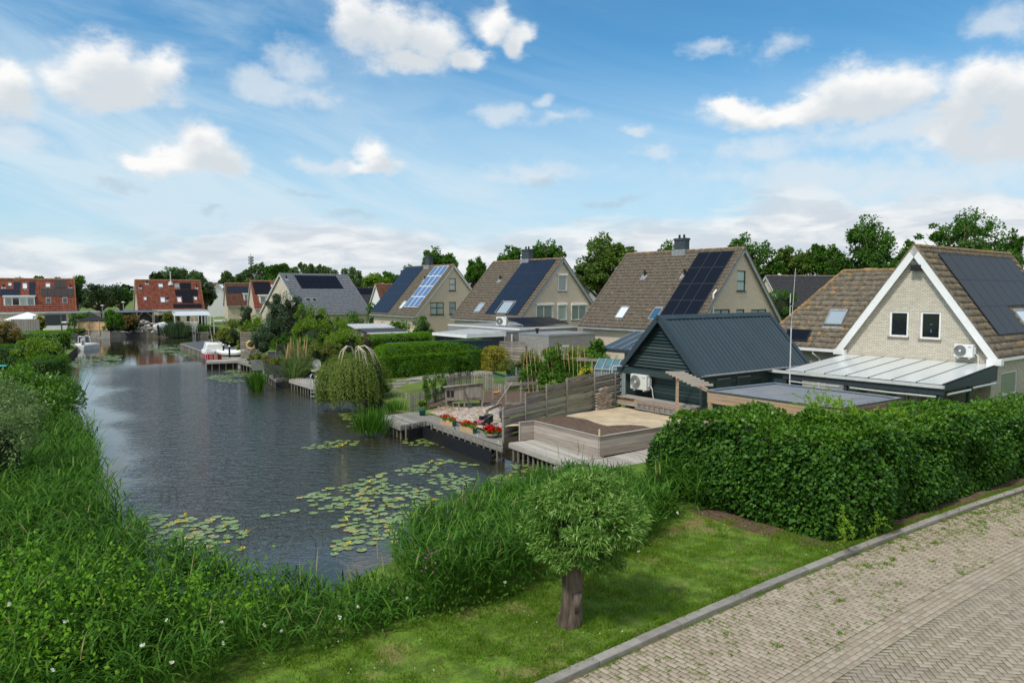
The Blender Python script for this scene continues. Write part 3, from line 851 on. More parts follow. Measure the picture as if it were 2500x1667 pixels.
def blades(P, length, width, lean=.35, bend=.5, axis=None):
    n = len(P); L = np.asarray(length).reshape(-1, 1) * np.ones((n, 1))
    a = RG.uniform(0, 2 * np.pi, n); h = np.column_stack([np.cos(a), np.sin(a), np.zeros(n)])
    ln = RG.uniform(0, lean, (n, 1)); up = np.array([[0, 0, 1.]])
    d1 = unit(up + h * ln); d2 = unit(up * (1 - bend) + h * (ln + bend))
    sd = unit(np.cross(d1, RG.normal(0, 1, (n, 3)) * .3 + h[:, [1, 0, 2]] * [-1, 1, 1])) * width / 2
    m = P + d1 * L * .5; tp = m + d2 * L * .5
    V = np.stack([P - sd, P + sd, m - sd * .8, m + sd * .8, tp], 1).reshape(-1, 3)
    i = np.arange(n)[:, None] * 5
    F = np.stack([i + [0, 1, 3], i + [0, 3, 2], i + [2, 3, 4]], 1).reshape(-1, 3)
    return V, F
def ribbons(P, D, length, width, droop, segs=4):
    """arching leaves: start P, direction D"""
    n = len(P); L = np.asarray(length).reshape(-1, 1); Wd = np.asarray(width).reshape(-1, 1) * np.ones((n, 1))
    D = unit(D); hz = unit(D * [1, 1, 0] + 1e-4); sd = unit(np.cross(D, [[0, 0, 1.]]) + 1e-5)
    dr = np.asarray(droop).reshape(-1, 1)
    V = []; p = P.copy(); d = D.copy(); st = L / segs
    prof = [.55, 1.0, .9, .6, 0][:segs] + [0]
    for k in range(segs + 1):
        wv = Wd * prof[k] / 2
        V += [p - sd * wv, p + sd * wv] if k < segs else [p]
        p = p + d * st; d = unit(d + np.array([[0, 0, -1.]]) * dr)
    V = np.stack(V, 1).reshape(-1, 3); c = 2 * segs + 1
    i = np.arange(n)[:, None] * c; F = []
    for k in range(segs - 1):
        F += [i + [2 * k, 2 * k + 1, 2 * k + 3], i + [2 * k, 2 * k + 3, 2 * k + 2]]
    F.append(i + [2 * segs - 2, 2 * segs - 1, 2 * segs])
    F = np.stack(F, 1).reshape(-1, 3)
    return V, F
def merge(*VF):
    Vs, Fs, o = [], [], 0
    for V, F in VF: Vs.append(V); Fs.append(F + o); o += len(V)
    return np.concatenate(Vs), np.concatenate(Fs)
def reeds(P, hmin, hmax, nleaf=9, zb=None, lean=.22, wind=(.25, .1), lw=.026, ll=.50):
    n = len(P); h = RG.uniform(hmin, hmax, n) if not hasattr(hmin, '__len__') else hmin * RG.uniform(.8, 1.15, n)
    a = RG.uniform(0, 2 * np.pi, n); ln = RG.uniform(0, lean, n)
    off = np.column_stack([np.cos(a) * ln + wind[0] * ln * 2, np.sin(a) * ln + wind[1] * ln * 2, np.zeros(n)])
    S, D, Ls = [], [], []
    for k in range(nleaf):
        t = .22 + .78 * (k + RG.uniform(0, .8, n)) / nleaf
        p = P + off * (t * t * h)[:, None]; p[:, 2] = P[:, 2] + h * t * (1 - .12 * ln * t)
        aa = a * 0 + k * 2.9 + RG.uniform(-.6, .6, n) + a
        up = RG.uniform(.4, 2.0, n)
        d = np.column_stack([np.cos(aa), np.sin(aa), up]) + off * .5
        S.append(p); D.append(d); Ls.append(ll * RG.uniform(.6, 1.25, n) * (1.05 - .4 * np.abs(t - .5)))
    S = np.concatenate(S); D = np.concatenate(D); Ls = np.concatenate(Ls)
    V1, F1 = ribbons(S, D, Ls, lw * RG.uniform(.7, 1.3, len(S)), RG.uniform(.10, .50, len(S)))
    top = P + off * (h)[:, None]; top[:, 2] = P[:, 2] + h
    st = off.copy(); st[:, 2] = 1
    V2, F2 = ribbons(P, st, h * 1.02, np.full(n, .012), np.zeros(n), 2)
    return merge((V1, F1), (V2, F2))
# ------------------------------------------------------------------ buildings
UPV = Vector((0, 0, 1))
class Frame:
    """a wall or roof plane: origin, across U, up V, outward N, in the local space of a thing"""
    def __init__(s, root, o, U, V, N): s.root, s.o, s.U, s.V, s.N = root, Vector(o), Vector(U), Vector(V), Vector(N)
    def px(s, u, v):                      # photograph measure -> across / up on this plane
        M = Matrix.Translation(s.root.location) @ Matrix.Rotation(s.root.rotation_euler[2], 4, 'Z')
        O = M @ s.o; R = M.to_3x3()
        h = HIT(u, v, O, R @ s.N) - O
        return h.dot(R @ s.U), h.dot(R @ s.V)
    def quad(s, *q):                      # mean rectangle of four measured corners TL TR BR BL
        p = [s.px(*k) for k in q]
        return (p[0][0] + p[3][0]) / 2, (p[1][0] + p[2][0]) / 2, (p[2][1] + p[3][1]) / 2, (p[0][1] + p[1][1]) / 2
    def rect(s, u0, u1, v0, v1):          # rectangle from image bounds
        a = s.px(u0, (v0 + v1) / 2)[0]; b = s.px(u1, (v0 + v1) / 2)[0]; um = (u0 + u1) / 2
        return min(a, b), max(a, b), s.px(um, v1)[1], s.px(um, v0)[1]
    def P(s, a, b, c=0): return s.o + s.U * a + s.V * b + s.N * c
    def slab(s, mb, a0, a1, b0, b1, c0, c1): return mb.slab(s.o, s.U, s.V, s.N, a0, a1, b0, b1, c0, c1)
def wall_with_holes(mb, fr, outline, holes, thick=.3, reveal=.12):
    """outline / holes in (across, up); holes are rectangles a0,a1,b0,b1"""
    loops = [[Vector((a, b, 0)) for a, b in outline]] + [[Vector((a0, b0, 0)), Vector((a0, b1, 0)), Vector((a1, b1, 0)), Vector((a1, b0, 0))] for a0, a1, b0, b1 in holes]
    pts = [p for l in loops for p in l]
    for tr in tessellate_polygon(loops):
        q = [fr.P(pts[i].x, pts[i].y) for i in tr]
        if (q[1] - q[0]).cross(q[2] - q[0]).dot(fr.N) < 0: q.reverse()
        mb.face(q, [(0, 0)] * 3 if False else None)
    for a0, a1, b0, b1 in holes:
        c = [(a0, b0), (a1, b0), (a1, b1), (a0, b1)]
        for k in range(4):
            p, q = c[k], c[(k + 1) % 4]
            mb.face([fr.P(*p), fr.P(*p, -reveal), fr.P(*q, -reveal), fr.P(*q)])
def window(fr, rc, frame='white_paint', glass='glass_dark', mull=(), tr=(), sill='dark_frame', fw=.07, rec=.10, box=None, name='window'):
    a0, a1, b0, b1 = rc
    mb = MB()
    S_ = lambda x0, x1, y0, y1, c0=-rec, c1=-rec + .07: fr.slab(mb, x0, x1, y0, y1, c0, c1)
    S_(a0, a0 + fw, b0, b1); S_(a1 - fw, a1, b0, b1); S_(a0 + fw, a1 - fw, b0, b0 + fw); S_(a0 + fw, a1 - fw, b1 - fw, b1)
    for m in mull:
        x = a0 + (a1 - a0) * m; S_(x - fw * .6, x + fw * .6, b0 + fw, b1 - fw, -rec, -rec + .06)
    for m in tr:
        y = b0 + (b1 - b0) * m; S_(a0 + fw, a1 - fw, y - fw * .5, y + fw * .5, -rec + .002, -rec + .063)
    f = mb.build(name, frame, fr.root)
    g = MB(); g.slab(fr.o, fr.U, fr.V, fr.N, a0 + fw * .5, a1 - fw * .5, b0 + fw * .5, b1 - fw * .5, -rec - .02, -rec + .02); g.build('pane', glass, f)
    if sill:
        k = MB(); fr.slab(k, a0 - .06, a1 + .06, b0 - .07, b0 - .003, -rec + .01, .07); k.build('sill', sill, f)
    if box:
        k = MB(); fr.slab(k, a0 - .08, a1 + .08, b1 + .003, b1 + .2, -.02, .16)
        fr.slab(k, a0 - .08, a0 - .004, b0, b1 + .003, .002, .06); fr.slab(k, a1 + .004, a1 + .08, b0, b1 + .003, .002, .06)
        k.build('shutter_box', box, f, bevel=.02)
    return f
def skylight(fr, rc, glass='glass_sky', frame='lead', name='skylight'):
    a0, a1, b0, b1 = rc
    mb = MB(); fw = .07
    for q in ((a0, a0 + fw, b0, b1), (a1 - fw, a1, b0, b1), (a0 + fw, a1 - fw, b0, b0 + fw), (a0 + fw, a1 - fw, b1 - fw * 1.8, b1)):
        fr.slab(mb, *q, .0, .16)
    fr.slab(mb, a0 - .08, a1 + .08, b0 - .22, b0 - .004, .0, .07)
    f = mb.build(name, frame, fr.root)
    g = MB(); fr.slab(g, a0 + fw * .5, a1 - fw * .5, b0 + fw * .5, b1 - fw, .05, .13); g.build('pane', glass, f)
    return f
def panels(fr, rc, cols, rows, mat='panel_black', gap=.02, lift=.12, skip=(), name='solar_panel', rim=True, only=None):
    a0, a1, b0, b1 = rc; w_ = (a1 - a0) / cols; h_ = (b1 - b0) / rows
    for i in range(cols):
        for j in range(rows):
            if (i, j) in skip or (only and (i, j) not in only): continue
            x0, x1, y0, y1 = a0 + i * w_ + gap / 2, a0 + (i + 1) * w_ - gap / 2, b0 + j * h_ + gap / 2, b0 + (j + 1) * h_ - gap / 2
            mb = MB(); fr.slab(mb, x0, x1, y0, y1, lift, lift + .035)
            p = mb.build(name, mat, fr.root)
            if rim:
                r = MB()
                k = .04 if mat == 'panel_cells' else .02
                for q in ((x0 - .004, x0 + k, y0, y1), (x1 - k, x1 + .004, y0, y1), (x0 + k, x1 - k, y0 - .004, y0 + k), (x0 + k, x1 - k, y1 - k, y1 + .004)):
                    fr.slab(r, *q, lift - .01, lift + .042)
                r.build('frame', 'white_paint' if mat == 'panel_cells' else 'panel_rim', p)
def tiled(fr, length, height, mat, cw=.30, rh=.34, wave=.028, stp=.035, sub=4, left=None, right=None, name='roof_tiles', noise=.006):
    """pantiles as real relief; left/right give the end of each course as a function of its height"""
    nr = max(2, int(round(height / rh))); rh = height / nr
    Vs, Fs, UV = [], [], []
    rnd = np.random.default_rng(5)
    for i in range(nr):
        b0, b1 = i * rh, (i + 1) * rh
        l0 = left(b0) if left else 0; r0 = right(b0) if right else length
        l1 = left(b1) if left else 0; r1 = right(b1) if right else length
        n = max(2, int((r0 - l0) / cw * sub))
        k = np.arange(n + 1) / n
        xa = l0 + (r0 - l0) * k; xb = l1 + (r1 - l1) * k
        f = lambda x: wave * (.5 + .5 * np.sin(2 * np.pi * x / cw)) ** 1.6
        jit = rnd.uniform(-noise, noise, n + 1) * 1.0
        base = len(Vs)
        for (xx, b, hh) in ((xa, b0, -.02 + 0 * xa), (xa, b0, stp + f(xa) + jit), (xb, b1 + .02, f(xb) + .0)):
            for x, h_ in zip(xx, hh):
                Vs.append(tuple(fr.P(x, b, h_ + .03))); UV.append((x, b))
        for r in range(2):
            for c in range(n):
                a = base + r * (n + 1) + c
                Fs.append((a, a + 1, a + n + 2, a + n + 1))
    m = npmesh(name, Vs, Fs, mat, fr.root)
    me = m.data; uvl = me.uv_layers.new(name='UVMap')
    idx = np.zeros(len(me.loops), 'i4'); me.loops.foreach_get('vertex_index', idx)
    uvl.data.foreach_set('uv', np.array(UV, 'f4')[idx].ravel())
    if me.polygons[min(5, len(me.polygons) - 1)].normal.dot(fr.N) < 0: me.flip_normals()
    return m
class House:
    def __init__(s, name, label, cat, x, y, rot, L, hw, ez, rz, wall, roofm, group=None, ov=.35, vo=.2, verge='grey_trim', gutter='grey_trim',
                 cw=.30, rh=.34, sub=4, ridge='ridge_lichen', holes_near=(), z0=0.0, vw=.2, wave=.028, stp=.035, roof_only=False, base_wall=None):
        s.root = thing(name, label, cat, (x, y, z0), -math.radians(rot), group)
        ez -= z0; rz -= z0
        s.L, s.hw, s.ez, s.rz, s.ov, s.vo = L, hw, ez, rz, ov, vo
        rise = rz - ez; sl = math.hypot(hw, rise); s.sl = sl
        s.left = Frame(s.root, (-hw, 0, ez), (0, 1, 0), (hw / sl, 0, rise / sl), (-rise / sl, 0, hw / sl))
        s.right = Frame(s.root, (hw, 0, ez), (0, 1, 0), (-hw / sl, 0, rise / sl), (rise / sl, 0, hw / sl))
        s.near = Frame(s.root, (0, vo, 0), (1, 0, 0), (0, 0, 1), (0, -1, 0))
        s.far = Frame(s.root, (0, L - vo, 0), (1, 0, 0), (0, 0, 1), (0, 1, 0))
        s.wl = Frame(s.root, (-hw + ov, 0, 0), (0, 1, 0), (0, 0, 1), (-1, 0, 0))
        s.wr = Frame(s.root, (hw - ov, 0, 0), (0, 1, 0), (0, 0, 1), (1, 0, 0))
        s.wall, s.roofm = wall, roofm
        s.args = (cw, rh, sub, ridge, verge, gutter, vw, wave, stp)
        s.holes = {'near': [], 'far': [], 'wl': [], 'wr': []}
    def finish(s):
        cw, rh, sub, ridge, verge, gutter, vw, wave, stp = s.args
        hw, L, ez, rz, ov, vo, sl = s.hw, s.L, s.ez, s.rz, s.ov, s.vo, s.sl
        k = (rz - ez) / hw; ww = hw - ov; zt = ez + k * ov - .10; zp = rz - .10
        mb = MB()
        wall_with_holes(mb, s.near, [(-ww, 0), (ww, 0), (ww, zt), (0, zp), (-ww, zt)], s.holes['near'])
        wall_with_holes(mb, s.far, [(-ww, 0), (ww, 0), (ww, zt), (0, zp), (-ww, zt)], s.holes['far'])
        wall_with_holes(mb, s.wl, [(vo, 0), (L - vo, 0), (L - vo, zt), (vo, zt)], s.holes['wl'])
        wall_with_holes(mb, s.wr, [(vo, 0), (L - vo, 0), (L - vo, zt), (vo, zt)], s.holes['wr'])
        mb.build('wall', s.wall, s.root)
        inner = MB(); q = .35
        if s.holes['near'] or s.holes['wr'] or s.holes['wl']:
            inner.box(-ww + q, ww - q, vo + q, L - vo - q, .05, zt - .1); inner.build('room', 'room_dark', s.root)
        tl = tiled(s.left, L, sl, s.roofm, cw, rh, wave, stp, sub)
        tr = tiled(s.right, L, sl, s.roofm, cw, rh, wave, stp, sub)
        # underside and verge boards
        d = MB()
        for fr in (s.left, s.right): fr.slab(d, .02, L - .02, 0.03, sl - .04, -.10, -.005)
        d.build('roof_boarding', verge, s.root)
        for y in (0, L):
            v = MB()
            for fr in (s.left, s.right):
                a0, a1 = (-.03, .035) if y == 0 else (L - .035, L + .03)
                fr.slab(v, a0, a1, -.04, sl - .005, -vw, .045)
            v.build('verge_board', verge, s.root)
        # tiles turned over the verge
        for y in (0, L):
            v = MB(); n = int(sl / rh)
            for fr in (s.left, s.right):
                for i in range(n):
                    b = i * sl / n
                    a0, a1 = (-.05, .14) if y == 0 else (L - .14, L + .05)
                    fr.slab(v, a0, a1, b, b + sl / n - .012, .035, .10 - .0)
            v.build('verge_tiles', s.roofm, s.root)
        g = MB()
        for sg in (-1, 1):
            g.box(*sorted((sg * (hw - .07), sg * (hw + .09))), 0, L, ez - .14, ez - .01)
            g.box(*sorted((sg * (hw - ov), sg * (hw - .072))), .0 + vo, L - vo, ez - .16, ez - .08)
        g.build('gutter', gutter, s.root)
        r = MB(); n = int(L / .4)
        for i in range(n):
            y0 = i * L / n; y1 = (i + 1) * L / n - .01; h = .02 * (i % 2)
            prof = [(.15, .0), (.11, .09), (.0, .13), (-.11, .09), (-.15, 0)]
            r.hexa([(x, y0, rz + z + h * .4 - .01) for x, z in prof], [(x, y1, rz + z + h * .4 - .01) for x, z in prof])
        r.build('ridge_tiles', ridge, s.root)
        return s
    def chimney(s, yc, w_=.9, d=.55, h=1.3, mat='chimney_slate', x=-.0, pots=2, cap=True):
        mb = MB(); mb.box(x - d / 2, x + d / 2, yc - w_ / 2, yc + w_ / 2, s.rz - 1.0, s.rz + h)
        if cap: mb.box(x - d / 2 - .05, x + d / 2 + .05, yc - w_ / 2 - .05, yc + w_ / 2 + .05, s.rz + h - .18, s.rz + h - .02)
        c = mb.build('chimney', mat, s.root)
        f = MB(); f.box(x - d / 2 - .16, x + d / 2 + .16, yc - w_ / 2 - .12, yc + w_ / 2 + .12, s.rz - .45, s.rz + .12); f.build('flashing', 'lead', c)
        for k in range(pots):
            p = MB(); p.tube([(x, yc + (k - (pots - 1) / 2) * .45, s.rz + h), (x, yc + (k - (pots - 1) / 2) * .45, s.rz + h + .28)], .09, 8); p.build('chimney_pot', 'black', c)
    def vent(s, fr, a, b, h=.42, r=.09):
        p = fr.P(a, b, .02); mb = MB(); mb.tube([p, p + UPV * h], r, 10); mb.tube([p + UPV * (h - .04), p + UPV * (h + .06)], r * 1.35, 10)
        v = mb.build('roof_vent', 'black', s.root)
        f = MB(); fr.slab(f, a - .28, a + .28, b - .42, b + .15, .03, .10); f.build('flashing', 'lead', v)

def z4(x, y): return (1380 + .25506 * x, 560 + .25506 * y)
def z3(x, y): return (880 + .2551 * x, 580 + .2551 * y)
def z5(x, y): return (1860 + .3189 * x, 500 + .3189 * y)
def z1(x, y): return (.2211 * x, 620 + .2211 * y)
def z2(x, y): return (480 + .21688 * x, 620 + .21688 * y)

def near_window(h, zf, x0, x1, y0, y1, **k):
    (u0, v0), (u1, v1) = zf(x0, y0), zf(x1, y1)
    rc = h.near.rect(u0, u1, v0, v1); h.holes['near'].append(rc)
    return window(h.near, rc, **k)
# --- the third gabled house from the channel, nearest of the three in a row
H3 = House('detached_house', 'cream brick house with brown tiled roof behind the dark green barn', 'house', 17.41, 53.92, -39.9, 11.52, 5.94, 2.9, 9.0,
           'cream_brick', 'tile_brown', 'steep-roofed houses in the row on the right', rh=.36, wave=.055, sub=6, stp=.05)
near_window(H3, z4, 1645, 1725, 395, 590, frame='dark_frame', glass='glass_blind', tr=(.48,))
for x0, x1, m in ((1418, 1575, (.5,)), (1635, 1715, ()), (1778, 1925, (.5,))):
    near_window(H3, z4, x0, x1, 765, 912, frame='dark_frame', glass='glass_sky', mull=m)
rc = H3.left.quad(z4(1295, 235), z4(1630, 218), z4(1265, 818), z4(920, 825))
panels(H3.left, (rc[0] - .0, rc[1], rc[3] - 4 * 1.72, rc[3]), 3, 4, 'panel_black')
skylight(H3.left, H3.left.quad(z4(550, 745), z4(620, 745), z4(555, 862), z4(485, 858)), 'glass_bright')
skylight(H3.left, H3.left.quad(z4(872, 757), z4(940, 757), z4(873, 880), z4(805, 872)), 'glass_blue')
for q in ((762, 455), (1143, 445)):
    a, b = H3.left.px(*z4(*q)); H3.vent(H3.left, a, b)
a, b = H3.left.px(*z4(1108, 220)); H3.chimney(a, 1.05, .6, 1.05)
H3.finish()
m = MB(); p = H3.near.P(H3.near.px(*z4(1405, 750))[0], 4.3, .1)
m.tube([p + UPV * -1.3, p + UPV * 1.3], .06, 8); m.tube([p + UPV * 1.3, p + UPV * 1.5 + Vector((.35, 0, .05))], .07, 8)
m.build('drain_pipe', 'white_paint', H3.root)
m = MB(); fr = H3.wl; a, _ = fr.px(*z4(640, 1010))
m.tube([fr.P(a, 2.75, .35), fr.P(a, 2.55, .3), fr.P(a, 2.3, .06), fr.P(a, .1, .06)], .045, 8); m.build('drain_pipe', 'galv', H3.root)
# --- second house
H2 = House('detached_house', 'cream brick house with white shutter boxes over its gable windows', 'house', 5.07, 70.89, -39.3, 11.2, 5.75, 2.9, 9.0,
           'cream_brick', 'tile_brown', 'steep-roofed houses in the row on the right', rh=.36, wave=.055, sub=6, stp=.05)
near_window(H2, z3, 1893, 1970, 365, 512, box='white_paint', glass='glass_curtain')
near_window(H2, z3, 1685, 1838, 648, 792, box='white_paint', glass='glass_curtain', mull=(.47,))
near_window(H2, z3, 1890, 1968, 648, 790, box='white_paint', glass='glass_blind')
near_window(H2, z3, 2022, 2160, 648, 788, box='white_paint', glass='glass_curtain', mull=(.5,))
rc = H2.left.quad(z3(1565, 232), z3(1880, 215), z3(1495, 748), z3(1205, 738))
panels(H2.left, rc, 3, 4, 'panel_navy', skip=((1, 0),))
w3 = (rc[1] - rc[0]) / 3; h4 = (rc[3] - rc[2]) / 4
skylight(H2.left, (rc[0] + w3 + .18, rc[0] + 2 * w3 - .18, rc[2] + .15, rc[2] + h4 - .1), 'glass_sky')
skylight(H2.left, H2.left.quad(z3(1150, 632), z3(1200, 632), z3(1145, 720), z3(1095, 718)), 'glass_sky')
a, b = H2.left.px(*z3(1338, 412)); H2.vent(H2.left, a, b)
a, b = H2.left.px(*z3(1590, 228)); H2.chimney(a, 1.1, .6, 1.15)
H2.finish()
# --- first (farthest) house
H1 = House('detached_house', 'cream brick house with a full slope of dark solar panels', 'house', -6.93, 86.15, -38.9, 10.78, 5.51, 2.9, 8.93,
           'cream_brick', 'tile_brown', 'steep-roofed houses in the row on the right', verge='dull_white', rh=.36, wave=.055, sub=5, stp=.05)
near_window(H1, z3, 850, 912, 390, 508, frame='dark_frame', glass='glass_blind', tr=(.5,))
near_window(H1, z3, 668, 798, 619, 737, frame='dark_frame', glass='glass_blind', mull=(.5,), tr=(.55,))
near_window(H1, z3, 851, 914, 616, 734, frame='dark_frame', glass='glass_sky', tr=(.5,))
near_window(H1, z3, 965, 1030, 616, 734, frame='dark_frame', glass='glass_dark', tr=(.5,))
rc = H1.left.quad(z3(445, 280), z3(622, 274), z3(268, 725), z3(108, 715))
panels(H1.left, (max(rc[0], rc[0]), rc[1], max(.08, rc[2]), min(rc[3], H1.sl - .1)), 4, 5, 'panel_navy', gap=.008)
rc = H1.left.quad(z3(725, 285), z3(855, 277), z3(545, 678), z3(418, 668))
panels(H1.left, rc, 3, 4, 'panel_cells')
skylight(H1.left, H1.left.quad(z3(425, 612), z3(452, 612), z3(402, 685), z3(375, 685)), 'glass_bright')
a, b = H1.left.px(*z3(617, 410)); H1.vent(H1.left, a, b)
a, b = H1.left.px(*z3(658, 272)); H1.chimney(a, 1.0, .6, 1.2)
H1.finish()
# --- near house on the right
H4 = House('gabled_house', 'light brick house with white verge boards and panelled roof beyond the ivy hedge', 'house', 19.16, 34.36, 52.27, 12.29, 3.66, 2.8, 7.9,
           'light_brick', 'tile_lichen', verge='white_paint', gutter='white_paint', vw=.30, ov=.30, vo=.28, rh=.36, sub=7, wave=.05, stp=.05)
for x0, x1, y0, y1, gl in ((977, 1122, 815, 1010, 'glass_dark'), (1212, 1370, 820, 1028, 'glass_dark')):
    near_window(H4, z5, x0, x1, y0, y1, glass=gl, sill='brown_brick', fw=.085)
fr = H4.near; a, b = fr.px(*z5(1290, 940))
m = MB(); m.lathe([(.02, -.5), (.14, -.48), (.19, -.2), (.17, .1), (.20, .16), (.05, .26), (.02, .34)], 12, tuple(fr.P(a, b, -.26))); m.build('shirt', 'shirt_blue', H4.root, smooth=True)
m = MB(); p = fr.P(a, b + .33, -.26); m.tube([p + Vector((-.26, 0, -.1)), p + Vector((0, 0, .08)), p + Vector((.26, 0, -.1))], .02, 6); m.build('coat_hanger', 'black', H4.root)
rc = H4.right.quad(z5(1330, 385), z5(1885, 422), z5(2130, 600), z5(1480, 578))
fr = H4.right
A0, Bt = fr.px(*z5(1330, 385)); A1, _ = fr.px(*z5(1885, 422)); _, B3 = fr.px(*z5(1815, 1005))
ph = (Bt - B3) / 3; pw = (A1 - A0) / 8
panels(fr, (A0, A1, Bt - 2 * ph, Bt), 8, 2, 'panel_grey')
panels(fr, (A0, A0 + 3 * pw, B3, Bt - 2 * ph), 3, 1, 'panel_grey')
skylight(fr, (A0 + 3.4 * pw, A0 + 4.5 * pw, B3 + .35, Bt - 2 * ph - .2), 'glass_bright')
rw = H4.wr.quad((2445, 913), (2484, 905), (2484, 950), (2443, 950)); rw = (rw[0], rw[1], .95, 2.05)
H4.holes['wr'].append(rw); window(H4.wr, rw, glass='glass_curtain')
m = MB(); fr = H4.near; a, b = fr.px(*z5(1203, 483)); fr.slab(m, a - .26, a + .22, b - .14, b + .14, .06, .34); fr.slab(m, a - .05, a + .05, b - .05, b + .05, .002, .06)
m.build('flood_light', 'black', H4.root, bevel=.03)
H4.finish()
m = MB(); p = H4.near.P(0, 7.55, .0)
m.face([H4.near.P(-.42, 7.12, .02), H4.near.P(.42, 7.12, .02), H4.near.P(0, 7.62, .02)]); m.build('gable_apex_board', 'white_paint', H4.root)
# the boxed ends of the white verge boards
m = MB()
for sg in (-1, 1):
    x0, x1 = sorted((sg * (H4.hw - .42), sg * (H4.hw + .16)))
    m.box(x0, x1, -.036, .30, H4.ez - .30, H4.ez - .035)
    m.build('boxed_eave', 'white_paint', H4.root); m = MB()
# --- its lower wing, ridge running away to the left

WY, WE, WR, WRY = .6, 2.7, 6.88, 4.2
wl_ = math.hypot(WRY - WY, WR - WE)
wf = Frame(H4.root, (0, WY, WE), (1, 0, 0), (0, (WRY - WY) / wl_, (WR - WE) / wl_), (0, -(WR - WE) / wl_, (WRY - WY) / wl_))
ra, rb = wf.px(2059, 664); ha, hb_ = wf.px(1908, 793)
sl_ = (ra - ha) / (rb - hb_); xl = lambda b: ra + (b - wl_) * sl_
def xr(b):                                     # where the wing meets the main roof slope
    z = WE + b * (WR - WE) / wl_
    return -H4.hw + (z - H4.ez) / (H4.rz - H4.ez) * H4.hw + .12
tiled(wf, 0, wl_, 'tile_lichen', .30, .36, .035, .045, 6, left=xl, right=xr)
x0e = xl(0)
m = MB()
m.hexa([(x0e + .3, WY + .35, 0), (-H4.hw + .4, WY + .35, 0), (-H4.hw + .4, WRY * 2 - WY - .3, 0), (x0e + .3, WRY * 2 - WY - .3, 0)],
       [(x0e + .3, WY + .35, WE + .2), (-H4.hw + .4, WY + .35, WE + .2), (-H4.hw + .4, WRY * 2 - WY - .3, WE + .2), (x0e + .3, WRY * 2 - WY - .3, WE + .2)])
m.build('wing_wall', 'light_brick', H4.root)
m = MB(); yb = 2 * WRY - WY
m.face([(x0e, yb, WE), (x0e, WY, WE), (ra, WRY, WR - .02), ]); m.face([(xr(0), yb, WE), (x0e, yb, WE), (ra, WRY, WR - .02), (xr(wl_), WRY, WR - .02)])
m.face([(x0e + .05, WY + .05, WE - .03), (xr(0) , WY + .05, WE - .03), (xr(0), yb, WE - .03), (x0e + .05, yb, WE - .03)])
m.build('wing_rear_slope', 'tile_lichen', H4.root)
m = MB(); m.box(x0e - .1, -H4.hw - .10, WY - .1, WY + .10, WE - .16, WE + .0); m.box(x0e, -H4.hw - .1, WY + .101, WY + .34, WE - .12, WE - .04)
m.build('gutter', 'white_paint', H4.root)
m = MB(); m.tube([(xr(wl_) + .2, WRY, WR + .02), (ra, WRY, WR + .02)], .13, 8); m.tube([(ra, WRY, WR + .02), (x0e, WY, WE + .06)], .12, 8); m.build('ridge_tiles', 'ridge_lichen', H4.root)
skylight(wf, wf.quad(z5(530, 812), z5(672, 812), z5(612, 932), z5(487, 922)), 'glass_sky')
panels(wf, wf.quad(z5(205, 960), z5(390, 970), z5(350, 1052), z5(170, 1045)), 1, 1, 'panel_black')
m = MB(); m.tube([(-5.3, WY - .02, WE - .1), (-5.3, WY + .0, WE - .3), (-5.05, WY + .28, WE - .6), (-5.05, WY + .28, .1)], .05, 8); m.build('drain_pipe', 'white_paint', H4.root)
m = MB(); m.box(-4.7, -3.75, WY + .31, WY + .345, .2, 2.3); m.build('side_door', 'grey_plate', H4.root)

